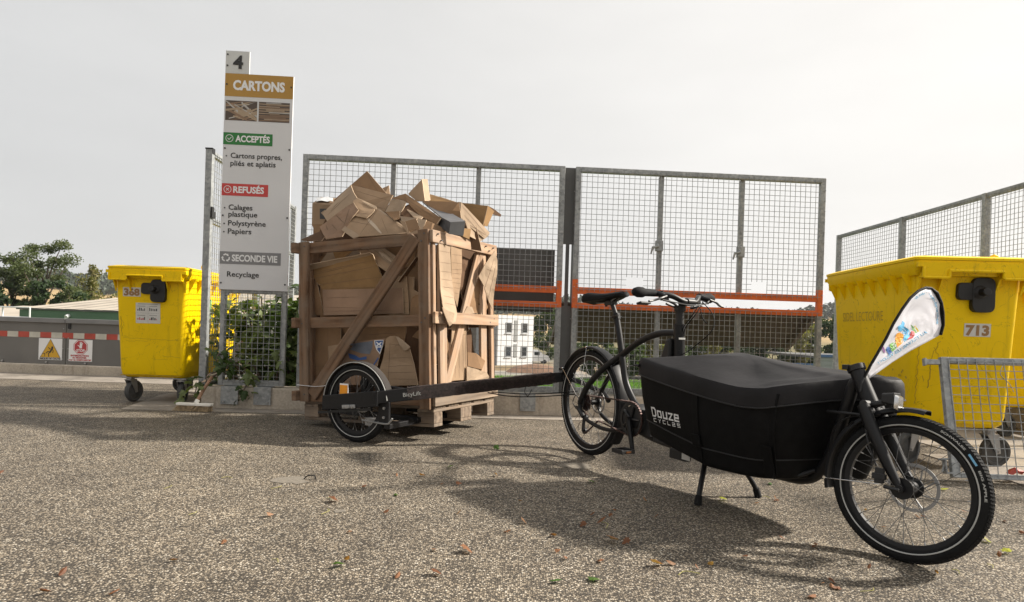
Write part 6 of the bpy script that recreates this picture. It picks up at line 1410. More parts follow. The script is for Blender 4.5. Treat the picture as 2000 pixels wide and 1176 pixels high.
for m_, pts in (('flag_purple', [(305, 662), (322, 668), (335, 700), (340, 735), (318, 722)]), ('flag_blue', [(343, 700), (365, 668), (390, 690), (402, 725), (375, 752)]), ('flag_green', [(380, 650), (410, 632), (440, 640), (440, 690), (408, 722), (388, 700)]),
                ('flag_orange', [(430, 590), (450, 545), (480, 535), (510, 555), (518, 600), (500, 640), (455, 680), (440, 640)]), ('flag_cyan', [(458, 480), (492, 458), (505, 425), (525, 445), (520, 478), (560, 505), (580, 535), (570, 580), (525, 625), (505, 610), (520, 570), (500, 530), (465, 520)]),
                ('flag_red', [(570, 560), (590, 522), (618, 530), (622, 560), (600, 590), (550, 608)]), ('flag_green', [(580, 470), (594, 464), (642, 538), (628, 545)]), ('flag_yellow', [(614, 476), (627, 470), (664, 526), (650, 532)])):
    fl_poly(m_, [E_(*p) for p in pts])
for pts in ([(500, 500), (520, 505), (545, 535), (535, 570)], [(560, 585), (585, 575), (600, 550), (590, 540)], [(405, 690), (425, 680), (430, 655), (412, 650)]):
    mb = MB(); mb.tube([FS(*E_(*p), 0.002) for p in pts], 0.0008, 4); part('emblem_line', mb, 'flag_white', flag, world=True)
def fl_text(body, pts, cap):                        # mirrored writing seen from the back, along a pixel path
    mb = text_mb(body, None, 1.0, 0.02); W_ = max(p.x for p in mb.v); path = [V(p) for p in pts]
    ln = [0]
    for a, b_ in zip(path[:-1], path[1:]): ln.append(ln[-1] + (b_ - a).length)
    res = []
    for p in mb.v:
        s_ = (1 - p.x / W_) * ln[-1]; s_ = max(0.001, min(ln[-1] - 0.001, s_)); i = max(k for k in range(len(path) - 1) if ln[k] <= s_); t_ = (s_ - ln[i]) / (ln[i + 1] - ln[i]); c = path[i].lerp(path[i + 1], t_); d = (path[i + 1] - path[i]).normalized(); up2 = V((d.y, -d.x))
        c = c + up2 * (p.z * cap); res.append(FS(c.x, c.y))
    mb.v = res; part('lettering', mb, 'flag_text', flag, world=True)
fl_text('au-travail-les-velo.fr', [(1788, 586), (1799, 577), (1812, 574), (1822, 584), (1828, 600), (1830, 616), (1829, 633)], 5.0)
fl_text('AU TRAVAIL LES VELOS !', [(1717, 712), (1735, 700), (1752, 690), (1772, 677), (1792, 663), (1812, 650)], 6.0)

# ------------------------------------------------------------------ loose panel leaning on bin 713
pa = V((2.545, 3.67, 0.02)); pdx = V((0.992, -0.125, 0.012)).normalized(); pup = V((0.005, 0.22, 0.975)).normalized(); pn = pdx.cross(pup).normalized(); pup = pn.cross(pdx).normalized() * 1
if pup.z < 0: pup = -pup
pyy = pup.cross(pdx).normalized()
Mp = Matrix((pdx, pyy, pup)).transposed().to_4x4(); Mp.translation = pa
g = thing('loose_mesh_screen', 'loose galvanised mesh panel leaning against yellow container 713', 'mesh panel', M=Mp)
for nm, a in (('upright', (0, 0, 0.045, 0.70)), ('top_rail', (0.045, 0.662, 1.5, 0.70)), ('bottom_rail', (0.045, 0, 1.5, 0.03)), ('upright', (1.5, 0, 1.545, 0.70))): bar(g, nm, *a, y0=-0.018, y1=0.018)
part('wire_mesh', wires(0.03, 1.5, 0.01, 0.69, jit=0.0035, seed=23, y=-0.02), 'galvanised_steel', g, stuff=True)
mb = MB(); mb.box((-0.085, -0.012, 0.655), (0, 0.012, 0.685)); mb.box((-0.090, -0.016, 0.648), (-0.078, 0.016, 0.692)); part('hook_stub', mb, 'galvanised_steel', g, bev=0.002)
mb = MB(); mb.box((-0.03, -0.022, 0.02), (0.0, 0.02, 0.03)); mb.box((-0.032, -0.02, 0.02), (-0.026, 0.02, 0.10)); mb.tube([(-0.06, 0, 0.10), (0.0, 0, 0.104)], 0.006, 8); mb.tube([(-0.02, 0, 0.10), (-0.045, 0, 0.03)], 0.006, 8); part('latch', mb, 'galvanised_steel', g)
mb = MB(); mb.tube(bez([(0.33, -0.026, 0.66), (0.31, -0.028, 0.60), (0.35, -0.028, 0.55), (0.37, -0.027, 0.50)], 6), 0.002, 5); part('bent_wire', mb, 'galvanised_steel', g)
# litter under it
mb = MB(); rg = random.Random(4)
pts = [V((2.93 + 0.05 * math.cos(a) + rg.uniform(-.01, .01), 3.70 + 0.03 * math.sin(a), 0.05 + rg.uniform(-.01, .02))) for a in [i * 0.7 for i in range(9)]]
mb.add(pts + [V((2.93, 3.70, 0.085))], [(i, (i + 1) % 9, 9) for i in range(9)]); single('plastic_wrapper', mb, 'stripe_red', 'crumpled red and white wrapper under the leaning mesh panel', 'litter')

# ------------------------------------------------------------------ broom
H0 = V((-2.69, 5.47, 0)); hd = V((0.995, -0.09, 0)).normalized()
g = thing('broom', 'old broom standing on its bristles before the leafy mesh panel', 'broom', H0, math.atan2(hd.y, hd.x))
mb = MB(); mb.loft([rrect(-0.155, 0.155, -0.028, 0.028, 0.012, 0.050), rrect(-0.158, 0.158, -0.030, 0.030, 0.014, 0.070)], cap0=True, cap1=True); part('broom_head', mb, 'broom_white', g, bev=0.003)
mb = MB(); rg = random.Random(6)
for i in range(520):
    x = rg.uniform(-0.148, 0.148); y = rg.uniform(-0.024, 0.024); l_ = rg.uniform(-0.028, 0.028); mb.tube([(x, y, 0.051), (x + l_ * 0.5 - 0.01, y * 1.3, 0.025), (x + l_ - 0.016, y * 1.5 + rg.uniform(-.01, .01), 0.002)], 0.0016, 3, caps=False)
part('bristles', mb, 'bristles', g, stuff=True)
mb = MB(); ht_ = P(414, 736, 5.62); base = V((0.01, 0.0, 0.069)); tip = ROOT[g.name].inverted() @ ht_; mb.tube(bez([base, base.lerp(tip, 0.5) + V((-0.004, 0, 0)), tip], 6), [0.014] * 13, 10); part('handle', mb, 'broom_wood', g, smooth=50)
mb = MB(); mb.tube([base + V((0, 0, -0.002)), base + (tip - base) * 0.12], 0.019, 10); part('socket', mb, 'broom_white', g, smooth=50)

# ------------------------------------------------------------------ fig shrub in the corner of the bay
def leaf_mb(L_, wd, lobes=True):
    mb = MB()
    if lobes: out_ = [(0, 0), (.30, .12), (.52, .06), (.42, .34), (.60, .52), (.30, .52), (.22, .80), (.06, .98), (-.06, .98), (-.22, .80), (-.30, .52), (-.60, .52), (-.42, .34), (-.52, .06), (-.30, .12)]
    else: out_ = [(0, 0), (.25, .25), (.3, .5), (.2, .8), (0, 1), (-.2, .8), (-.3, .5), (-.25, .25)]
    vs = [V((x * wd, y * L_, -abs(x) * wd * 0.35 - 0.25 * L_ * y * y)) for x, y in out_] + [V((0, 0.45 * L_, 0.02 * L_))]
    k = len(out_); mb.add(vs, [(i, (i + 1) % k, k) for i in range(k)]); return mb
g = thing('fig_shrub', 'leafy fig bush growing through the mesh under the sign', 'shrub', (-2.35, 6.35, -4.0))
rg = random.Random(12); tips = []
mb = MB(); o0_ = V((0, 0, 0))
for i in range(15):
    a = rg.uniform(0, 6.28); e = V((rg.uniform(-0.52, 0.55), rg.uniform(-0.28, 0.45), rg.uniform(4.75, 5.16)))
    mid = V((e.x * 0.5 + rg.uniform(-.1, .1), e.y * 0.5, 3.6)); pts = bez([o0_ + V((rg.uniform(-.05, .05), rg.uniform(-.05, .05), 0)), mid, e], 8); mb.tube(pts, [0.03 - 0.024 * j / (len(pts) - 1) for j in range(len(pts))], 6); tips.append(pts)
low = []
for e in ((-0.24, -0.74, 4.40), (-0.14, -0.76, 4.34), (0.0, -0.72, 4.32), (-0.36, -0.66, 4.22), (0.02, -0.76, 4.16), (0.26, -0.62, 4.44), (-0.42, -0.72, 4.14)):
    pts = bez([V((-0.05, -0.1, 3.6)), V((e[0] * 0.6, -0.35, 4.25)), V((e[0], e[1] * 0.85, e[2] + 0.08)), V(e)], 7); mb.tube(pts, [0.014 - 0.010 * j / (len(pts) - 1) for j in range(len(pts))], 6); low.append(pts)
part('stems', mb, 'tree_bark', g, smooth=60)
lf = None; rest = MB(); nleaf = 0
proto_l = leaf_mb(0.115, 0.085)
def put_leaf(p, sc, aim=None):
    global lf, nleaf
    R = Matrix.Rotation(rg.uniform(0, 6.28), 4, 'Z') @ Matrix.Rotation(rad(rg.uniform(-65, 25)), 4, 'X') @ Matrix.Rotation(rad(rg.uniform(-35, 35)), 4, 'Y')
    M = Matrix.Translation(p) @ R @ Matrix.Scale(sc, 4)
    if p.y < -0.05 and nleaf < 290:
        nleaf += 1
        if lf is None: q = MB(); q.add(proto_l.v, proto_l.f); lf = part('leaf', q, 'fig_leaf', g); lf.matrix_local = M
        else: like(lf, g, M)
    else: rest.add([M @ v for v in proto_l.v], proto_l.f)
for pts in tips:
    for j in range(62):
        c = pts[rg.randrange(int(len(pts) * 0.55), len(pts))]; p = c + V((rg.gauss(0, 0.13), rg.gauss(0, 0.12), rg.gauss(0, 0.12)))
        p.z = min(p.z, 5.15); p.y = max(p.y, -0.52)
        if p.z > 4.1: put_leaf(p, rg.uniform(0.7, 1.25))
for pts in low:
    for j in range(11):
        c = pts[rg.randrange(int(len(pts) * 0.68), len(pts))]; put_leaf(c + V((rg.gauss(0, 0.05), rg.gauss(0, 0.04), rg.gauss(0, 0.05))), rg.uniform(0.65, 1.0))
for j in range(500):                                # dense dark lower mass between the mesh panel and the bay
    put_leaf(V((rg.uniform(-0.50, 0.58), rg.uniform(-0.42, 0.35), rg.uniform(4.0, 5.0))), rg.uniform(0.8, 1.25))
for j in range(110): put_leaf(V((0.43 + rg.gauss(0, 0.08), rg.uniform(-0.40, -0.1), rg.uniform(4.15, 5.08))), rg.uniform(0.7, 1.1))
part('foliage', rest, 'fig_leaf', g, stuff=True)

# ------------------------------------------------------------------ fallen leaves, twigs and bits on the asphalt
LB = {}
def ground_leaf(px, py, size, m_, label, group, curl=0.3, seed=0):
    u, v = uv(px, py); y = EYE / v; x = u * y; rg = random.Random(seed * 31 + int(px))
    mb = MB(); q = leaf_mb(size, size * 0.8, rg.random() < 0.35)
    M = Matrix.Rotation(rg.uniform(0, 6.28), 4, 'Z') @ Matrix.Rotation(rad(rg.uniform(-28, 28)), 4, 'X') @ Matrix.Rotation(rad(rg.uniform(-35, 35)), 4, 'Y')
    vs = []
    for p in q.v:
        r = p.copy(); r.z += curl * (p.x ** 2 + (p.y - size / 2) ** 2) / size * rg.uniform(0.6, 1.5); vs.append(M @ r)
    mz = min(p.z for p in vs); mb.add([V((p.x + x, p.y + y, p.z - mz + 0.003)) for p in vs], q.f)
    single('fallen_leaf', mb, m_, label, 'leaf', group)
big = [(651, 978, 'broad torn brown leaf left of centre on open asphalt', 0.055), (1017, 1021, 'curled orange-brown leaf at the edge of the bike shadow', 0.04), (903, 1077, 'wide pale orange leaf in the foreground centre', 0.05), (845, 1121, 'orange leaf near the bottom edge, left of centre', 0.042),
       (1184, 1024, 'pale tan oval leaf within the cargo bike shadow', 0.05), (1186, 1056, 'dark red-brown leaf low in the bike shadow', 0.048), (1278, 1110, 'folded light brown leaf below the bike shadow', 0.05), (1578, 1171, 'bright orange leaf at the bottom edge under the front wheel', 0.045), (76, 1166, 'pale brown leaf at the bottom left corner', 0.04), (212, 1168, 'reddish leaf at the bottom edge near left', 0.04)]
for px, py, lb, s_ in big: ground_leaf(px, py, s_, 'dry_leaf_brown', lb, None)
for px, py in ((760, 1002), (775, 930), (818, 931), (866, 948), (890, 948), (706, 952), (846, 1075), (998, 1041), (1075, 1049), (1086, 1051), (1020, 980), (1083, 1080), (1100, 1095), (1163, 1010), (1194, 1008), (1196, 999), (1143, 1028), (1228, 1062), (1174, 1096), (1287, 1012), (1300, 1104), (1357, 1110), (1392, 1111), (1256, 978), (1460, 1088), (1522, 1052), (1589, 1067), (1594, 1073), (1608, 1140), (1622, 1144), (1640, 1150), (1620, 1136), (1785, 1012), (1720, 1031), (1797, 1010), (1690, 1000), (1965, 1022), (1990, 1042), (1512, 975), (1520, 979), (1484, 985), (682, 1044), (681, 1100), (780, 1124), (440, 1060), (330, 1100), (520, 1010), (8, 925), (130, 1120), (900, 1005), (1392, 890), (1520, 872), (1830, 1125), (1950, 1085), (1700, 1110), (1875, 1000), (1565, 930), (968, 932)):
    ground_leaf(px, py, random.uniform(0.022, 0.038), 'dry_leaf_brown', 'small dry brown leaf lying on the gravelly asphalt', 'small dry leaves on the asphalt', seed=px)
for px, py, lb, m_ in ((1505, 945, 'fresh green sprig on the ground behind the kickstand', 'leaf_green'), (880, 916, 'green leaf pair on asphalt between crate and bike', 'leaf_green'), (966, 878, 'flat green leaf on the ground near the crate corner', 'leaf_green'), (772, 966, 'narrow green leaf on the lit asphalt', 'leaf_green'), (1162, 944, 'dark green leaf in the bike box shadow', 'leaf_green'), (1168, 1139, 'round green leaf at the bottom of the shadow', 'leaf_green'), (1098, 1138, 'tiny green leaf left of the round green one', 'leaf_green'),
                     (1407, 978, 'yellow leaf beside the kickstand foot', 'leaf_yellow'), (1853, 960, 'long pale green leaf right of the front hub', 'leaf_yellow'), (1915, 1055, 'pale yellow-green leaf right of the front tyre', 'leaf_yellow'), (1960, 1083, 'pale leaf at the right edge of the asphalt', 'leaf_yellow'), (655, 1112, 'dark dry leaf near the bottom left of centre', 'leaf_green')):
    ground_leaf(px, py, random.uniform(0.035, 0.05), m_, lb, None, 0.3, seed=3)
rg = random.Random(31); n_ = 0
for i in range(14):
    px, py = rg.uniform(300, 1950), rg.uniform(930, 1160); u, v = uv(px, py); y = EYE / v; x = u * y; a = rg.uniform(0, 3.1); l_ = rg.uniform(0.02, 0.05)
    single('straw_bit', MB().tube(bez([(x, y, 0.004), (x + l_ * math.cos(a), y + l_ * math.sin(a), 0.007), (x + 1.6 * l_ * math.cos(a + .4), y + 1.6 * l_ * math.sin(a + .4), 0.004)], 5), 0.0013, 4), 'leaf_yellow', 'thin dry straw lying on the asphalt', 'straw', 'bits of straw on the asphalt')
for px, py, s_, lb in ((1125, 910, 0.10, 'pale worn patch in the asphalt behind the bike shadow'), (570, 938, 0.10, 'pale sandy patch in the asphalt left of centre'), (663, 999, 0.03, 'flat beige stone chip in the asphalt')):
    u, v = uv(px, py); y = EYE / v; x = u * y; mb = MB(); rgp = random.Random(px); pts = [(x + s_ * rgp.uniform(.6, 1.1) * math.cos(a), y + s_ * rgp.uniform(.6, 1.1) * math.sin(a), 0.002) for a in [i * 0.4488 for i in range(14)]]
    mb.add(pts, [list(range(14))]); single('worn_patch', mb, 'worn_asphalt', lb, 'patch')
u, v = uv(605, 937); y = EYE / v; single('curled_strap', MB().tube(bez([(u * y - .03, y, 0.003), (u * y - .01, y, 0.02), (u * y + .02, y + .01, 0.018), (u * y + .03, y, 0.003)], 5), 0.003, 5), 'black_rubber', 'small dark curled scrap on the asphalt left of centre', 'scrap')

# ------------------------------------------------------------------ the valley: buildings
def placed(name, label, cat, x, y, z, ang): return thing(name, label, cat, (x, y, z), rad(ang))
g = placed('office_building', 'white two-storey block with four windows seen through the left guard', 'building', -1.72, 80.5, -4.0, 38)
# local x along the front towards the right, y depth; front faces -y
Wd, Dp, Ht = 5.75, 11.0, 6.35
mb = MB(); mb.box((0, 0, 0), (Wd, 0.25, Ht)); part('front_wall', mb, 'building_white', g)
mb = MB(); mb.box((0, 0.25, 0), (0.25, Dp, Ht - 0.05)); part('side_wall', mb, 'building_grey', g)  # grey tone paints the shade on this flank of the white block
mb = MB(); mb.box((Wd - 0.25, 0.25, 0), (Wd, Dp, Ht - 0.05)); mb.box((0.25, Dp - 0.25, 0), (Wd - 0.25, Dp, Ht - 0.05)); part('rear_walls', mb, 'building_white', g)
mb = MB(); mb.box((0.25, 0.25, Ht - 0.5), (Wd - 0.25, Dp - 0.25, Ht - 0.3)); part('roof', mb, 'building_grey', g)
for xw in (1.15, 3.75):
    for zw in (1.05, 4.1):
        mb = MB(); mb.box((xw, -0.06, zw), (xw + 1.0, 0.0, zw + 1.35)); f_ = part('window', mb, 'window_frame_grey', g)
        mb = MB(); mb.box((xw + 0.13, -0.075, zw + 0.14), (xw + 0.90, -0.062, zw + 1.26)); part('pane', mb, 'window_glass', f_)
        mb = MB(); mb.box((xw - 0.06, -0.14, zw - 0.10), (xw + 1.06, -0.002, zw - 0.002)); part('sill', mb, 'building_white', f_)
for zw, hh in ((1.0, 1.7), (3.0, 2.75)):
    mb = MB(); mb.box((2.55, -0.05, zw), (3.0, -0.002, zw + hh)); part('slot_window', mb, 'shutter_grey', g)

g = placed('van', 'small white delivery van parked right of the white block', 'van', 3.2, 88.0, -4.0, 8)
sec = [(-2.0, 0.35), (-2.02, 1.2), (-1.9, 1.75), (-1.6, 1.85), (0.45, 1.82), (0.95, 1.35), (1.75, 1.12), (2.0, 0.75), (2.0, 0.35)]
mb = MB(); rings = []
for y, k_ in ((-0.80, 0.96), (-0.84, 1.0), (0.84, 1.0), (0.80, 0.96)): rings.append([V((x * k_, y * (1 - 0.10 * max(0, (z - 1.2) / 0.7)), z)) for x, z in sec])
mb.loft(rings, cap0=True, cap1=True); part('body', mb, 'van_paint', g, bev=0.06)
mb = MB(); mb.box((-0.15, -0.845, 1.15), (0.55, -0.80, 1.62)); part('side_window', mb, 'window_glass', g)
mb = MB(); mb.add([(0.50, -0.68, 1.78), (0.97, -0.72, 1.38), (0.97, 0.72, 1.38), (0.50, 0.68, 1.78)], [(0, 1, 2, 3)]); mb.v = [p + V((0.03, 0, 0.02)) for p in mb.v]; part('windscreen', mb, 'window_glass', g)
mb = MB(); mb.box((-2.04, -0.78, 0.35), (-1.95, 0.78, 0.6)); part('bumper', mb, 'black_plastic', g)
for x in (-1.3, 1.3):
    for y in (-0.80, 0.68): part('wheel', MB().lathe([(-0.0, 0.0001), (0.0, 0.26), (0.02, 0.31), (0.12, 0.31), (0.14, 0.0001)], (x, y, 0.31), n=20), 'black_rubber', g, smooth=40)
for (x, y, an, lb, m_) in ((1.7, 92.0, 5, 'white car half hidden beside the white block', 'van_paint'), (14.5, 78.0, -10, 'small white car behind the bike seat tube', 'van_paint'), (11.5, 84.0, 12, 'dark grey car far behind the rear wheel', 'dark_grey_steel')):
    g = placed('parked_car', lb, 'car', x, y, -4.0, an)
    sec = [(-1.9, 0.3), (-1.92, 0.8), (-1.6, 0.95), (-1.2, 1.4), (0.3, 1.42), (0.9, 0.95), (1.8, 0.78), (1.9, 0.3)]
    mb = MB(); mb.loft([[V((x_, y_ * (1 - 0.16 * max(0, (z - 0.9) / 0.5)), z)) for x_, z in sec] for y_ in (-0.85, 0.85)], cap0=True, cap1=True); part('body', mb, m_, g, bev=0.06)
    mb = MB(); mb.add([(-1.2, -0.80, 0.98), (0.75, -0.82, 0.98), (0.28, -0.745, 1.34), (-1.1, -0.745, 1.34)], [(0, 1, 2, 3)]); mb.v = [p + V((0, -0.06, 0)) for p in mb.v]; part('side_window', mb, 'window_glass', g)
    for x_ in (-1.2, 1.2): part('wheel', MB().lathe([(0, 0.0001), (0.0, 0.28), (0.02, 0.31), (0.12, 0.31), (0.12, 0.0001)], (x_, -0.86, 0.31), n=18), 'black_rubber', g, smooth=40)
g = placed('flatbed_trailer', 'low dark red trailer seen through the rear wheel', 'trailer', 11.6, 80.0, -4.0, 3)
mb = MB(); mb.box((-1.4, -0.7, 0.75), (1.3, 0.7, 1.35)); part('box', mb, 'maroon_paint', g, bev=0.04)
for x in (-0.6, 0.2): part('wheel', MB().lathe([(0, 0.0001), (0.0, 0.32), (0.12, 0.34), (0.14, 0.0001)], (x, -0.8, 0.36), n=18), 'black_rubber', g, smooth=40)
mb = MB(); mb.box((-1.9, -0.1, 0.6), (-1.4, 0.1, 0.7)); mb.box((-1.4, -0.6, 0.55), (1.3, 0.6, 0.745)); part('chassis', mb, 'dark_grey_steel', g)
g = placed('warehouse', 'pale grey flat roofed building behind the bike column', 'building', 19.5, 92.0, -4.0, -4)
mb = MB(); mb.box((0, 0, 0), (9.0, 8, 2.75)); part('wall', mb, 'cladding_grey', g); mb = MB(); mb.box((-0.2, -0.2, 2.75), (9.2, 8.2, 3.0)); part('roof', mb, 'building_white', g)
for x in (0.8, 3.4, 6.0):
    mb = MB(); mb.box((x, -0.03, 0.8), (x + 1.6, 0, 2.1)); part('window', mb, 'window_glass', g)
# blue trimmed corrugated building below the bike box
g = placed('corrugated_building', 'grey corrugated building with blue roof trim at right below the trees', 'building', 13.5, 41.0, -4.32, 1)
def corr(x0, x1, y, z0, z1, pitch=0.28, dep=0.04, horiz=True):
    mb = MB()
    if horiz:
        z = z0
        while z < z1 - 0.01: mb.box((x0, y - dep, z), (x1, y, min(z + pitch * 0.55, z1))); z += pitch
        mb.box((x0, y, z0), (x1, y + 0.1, z1))
    else:
        x = x0
        while x < x1 - 0.01: mb.box((x, y - dep, z0), (min(x + pitch * 0.55, x1), y, z1)); x += pitch
        mb.box((x0, y, z0), (x1, y + 0.1, z1))
    return mb
part('corrugated_wall', corr(0, 6.0, 0, 0, 3.25), 'cladding_grey', g); part('corrugated_wall', corr(6.0, 22.0, 0, 0, 3.85), 'cladding_grey', g)
mb = MB(); mb.box((-0.1, -0.10, 3.25), (6.05, 0.0, 3.42)); mb.box((6.05, -0.10, 3.85), (22, 0.0, 4.02)); mb.box((6.0, -0.12, 3.2), (6.14, -0.05, 3.849)); part('roof_trim', mb, 'blue_trim', g)
mb = MB(); mb.box((-0.1, 0.1, 3.2), (5.9, 8, 3.3)); mb.box((6.1, 0.1, 3.75), (22, 8, 3.9)); part('roof', mb, 'dark_grey_steel', g)
mb = MB(); mb.tube([(5.95, -0.2, 4.1), (6.1, -0.15, 4.35), (5.8, -0.15, 4.6)], 0.07, 8); part('flood_lamp', mb, 'building_white', g)
# green shed with pale roof at left
g = placed('industrial_shed', 'green clad industrial shed with pale fibre roof at left beyond the barrier', 'building', -26.0, 34.0, -4.0, -1.5)
part('green_wall', corr(0, 17.0, 0, 0, 4.35, 0.25, 0.05, False), 'green_cladding', g)
mb = MB(); mb.box((-0.05, -0.16, 4.42), (8.6, -0.055, 4.95)); part('fascia', mb, 'green_cladding', g); mb = MB(); mb.box((8.62, -0.13, 4.355), (17, -0.055, 4.95)); part('fascia', mb, 'green_cladding', g)
mb = MB(); mb.box((-0.2, -0.22, 4.955), (17.1, -0.02, 5.03)); part('gutter', mb, 'dark_grey_steel', g)
mb = MB()
nst = 34
for i in range(nst):                               # roof sheets with slight steps
    x0 = -0.1 + 17.1 * i / nst; x1 = x0 + 17.1 / nst - 0.02; o_ = 0.012 * (i % 2)
    mb.add([(x0, -0.2, 5.04 + o_), (x1, -0.2, 5.04 + o_), (x1, 15, 6.75 + o_), (x0 + 0.0, 15, 6.75 + o_)], [(0, 1, 2, 3)])
part('roof', mb, 'pale_roof', g)
mb = MB(); mb.add([(0, 0, 4.35), (0, 15, 4.35), (0, 15, 6.7), (0, 0, 5.0)], [(0, 1, 2, 3)]); mb.box((0, 0.1, 0), (17, 15, 4.3)); part('gable_wall', mb, 'cladding_grey', g)
for x in (2.6, 13.6): mb = MB(); mb.tube([(x, -0.35, 4.62), (x, -0.16, 4.7)], 0.1, 8); part('flood_lamp', mb, 'building_white', g)
g = placed('lean_to_roof', 'low grey lean-to roof left of the green shed', 'building', -33.0, 34.2, -4.0, 0)
mb = MB(); mb.box((0, 0, 0), (6.8, 4, 4.35)); part('wall', mb, 'cladding_grey', g); mb = MB(); mb.add([(-0.1, -0.3, 4.4), (7.0, -0.3, 4.4), (7.0, 5, 5.2), (3.0, 5, 5.2)], [(0, 1, 2, 3)]); part('roof', mb, 'pale_roof', g)
g = placed('guard_railing', 'thin white railing at the far left beyond the barrier', 'railing', -26.2, 26.0, -4.0, 0)
mb = MB()
for i in range(7): part('upright', MB().tube([(i * 1.1, 0, 3.5), (i * 1.1, 0, 5.0)], 0.03, 6), 'building_white', g)
for z in (4.25, 4.6, 5.0): part('rail', MB().tube([(0, 0, z), (6.6, 0, z)], 0.03, 6), 'building_white', g)
part('walkway', MB().box((-0.2, -0.4, 3.35), (6.8, 0.4, 3.5)).box((0, -0.1, 0), (0.2, 0.1, 3.35)).box((6.4, -0.1, 0), (6.6, 0.1, 3.35)), 'cladding_grey', g)
g = placed('gable_house', 'small white gabled workshop glimpsed behind the fig leaves', 'building', -21.5, 58.0, -4.0, 4)
mb = MB(); mb.box((0, 0, 0), (7, 6, 5.4)); part('wall', mb, 'building_white', g); mb = MB(); mb.add([(-0.3, -0.3, 5.4), (7.3, -0.3, 5.4), (7.3, 6.3, 5.4), (-0.3, 6.3, 5.4), (-0.3, 3, 6.8), (7.3, 3, 6.8)], [(0, 1, 5, 4), (2, 3, 4, 5), (1, 2, 5), (3, 0, 4)]); part('roof', mb, 'building_grey', g)
mb = MB(); mb.box((4.6, -0.04, 3.2), (6.2, 0, 4.6)); part('window', mb, 'window_glass', g)

# ------------------------------------------------------------------ trees
def tree(label, x, y, h, w_, m_, seed, base=-4.0, n=2600, leaf=0.16, z0=0.15, kind='round', name='tree', group=None, lean=0):
    g = thing(name, label, 'tree', (x, y, base), 0, group); rg = random.Random(seed)
    mb = MB(); top = V((lean, 0, h * 0.86)); pts = bez([V((0, 0, 0)), V((lean * 0.4 + rg.uniform(-.1, .1) * w_, 0, h * 0.4)), top], 6)
    mb.tube(pts, [h * 0.024 * (1 - 0.85 * i / (len(pts) - 1)) for i in range(len(pts))], 7); cl = []
    nb = 13 if kind != 'hedge' else 10
    for i in range(nb):
        t_ = z0 + (0.92 - z0) * (i + rg.random()) / nb; a = rg.uniform(0, 6.28)
        if kind == 'round': rad_ = w_ * 0.5 * math.sin(math.pi * min(1, 0.18 + 0.80 * t_)) ** 0.7
        elif kind == 'spire': rad_ = w_ * 0.5 * (1.05 - t_) ** 0.7
        else: rad_ = w_ * 0.5 * (1 - 0.35 * t_ ** 3)
        rad_ *= rg.uniform(0.6, 1.05); s = pts[min(len(pts) - 1, int(t_ * 0.8 * len(pts)))]
        e = V((lean * t_ + math.cos(a) * rad_, math.sin(a) * rad_, h * min(0.97, t_ + rg.uniform(0.02, 0.10)))); mb.tube(bez([s, s.lerp(e, 0.5) + V((0, 0, h * 0.02)), e], 4), [h * 0.008 * (1 - 0.7 * j / 8) for j in range(9)], 5)
        cl.append((e, w_ * rg.uniform(0.10, 0.19))); cl.append((s.lerp(e, 0.6), w_ * rg.uniform(0.09, 0.15)))
    cl.append((V((lean, 0, h * 0.93)), w_ * 0.1)); part('trunk', mb, 'tree_bark', g, smooth=60)
    fb = MB(); per = n // len(cl)
    for c, r in cl:
        rs = V((1, 1, 0.72 if kind != 'spire' else 1.5))
        for j in range(per):
            d = V((rg.gauss(0, 1), rg.gauss(0, 1), rg.gauss(0, 1))).normalized() * (rg.random() ** 0.45) * r * rg.uniform(0.8, 1.25)
            p = c + V((d.x * rs.x, d.y * rs.y, d.z * rs.z)); s_ = leaf * rg.uniform(0.6, 1.3)
            a = V((rg.gauss(0, 1), rg.gauss(0, 1), rg.gauss(0, 1))).normalized(); b_ = a.cross(V((rg.gauss(0, 1), rg.gauss(0, 1), rg.gauss(0, 1)))).normalized()
            fb.add([p - a * s_, p + b_ * s_ * 0.55, p + a * s_, p - b_ * s_ * 0.55], [(0, 1, 2, 3)])
    part('crown', fb, m_, g); return g
# left group beyond the barrier
tree('tall dusty green poplar-like tree with open crown above the dark hedge', -39.2, 54, 11.0, 6.2, 'dusty_green', 1, n=10000, leaf=0.105, z0=0.34)
tree('left branch-heavy tree with sloping crown at the picture edge', -42.6, 54, 9.8, 4.8, 'dusty_green', 2, n=7000, leaf=0.105, z0=0.38)
tree('yellowish slender tree with bare twigs right of the dark hedge', -39.5, 60, 9.3, 3.2, 'yellow_green', 3, n=3600, leaf=0.13, z0=0.3, kind='spire')
tree('low yellow-green bush beside the slender tree', -37.8, 60, 6.7, 4.4, 'yellow_green', 4, n=3000, leaf=0.14, z0=0.2)
tree('small drooping olive green tree between hedge and shed', -34.6, 50, 7.0, 3.2, 'dusty_green', 44, n=3000, leaf=0.13, z0=0.2)
for i in range(8):
    tree('dark evergreen in the dense hedge, number %s from the picture edge' % ['one', 'two', 'three', 'four', 'five', 'six', 'seven', 'eight'][i] if 0 else ['leftmost dark evergreen of the hedge behind the shed', 'second dark evergreen of the hedge behind the shed', 'third dark evergreen of the hedge behind the shed', 'fourth dark evergreen of the hedge behind the shed', 'fifth dark evergreen of the hedge behind the shed', 'sixth dark evergreen of the hedge behind the shed', 'seventh dark evergreen of the hedge behind the shed', 'rightmost dark evergreen of the hedge behind the shed'][i],
         -47.5 + i * 1.6, 51.5 + (i % 3) * 0.6, 8.1 - 0.16 * i + (i % 2) * 0.4, 3.1, 'dark_conifer', 60 + i, n=3400, leaf=0.17, z0=0.12, kind='hedge', name='evergreen_tree', group='dark evergreens in the hedge')
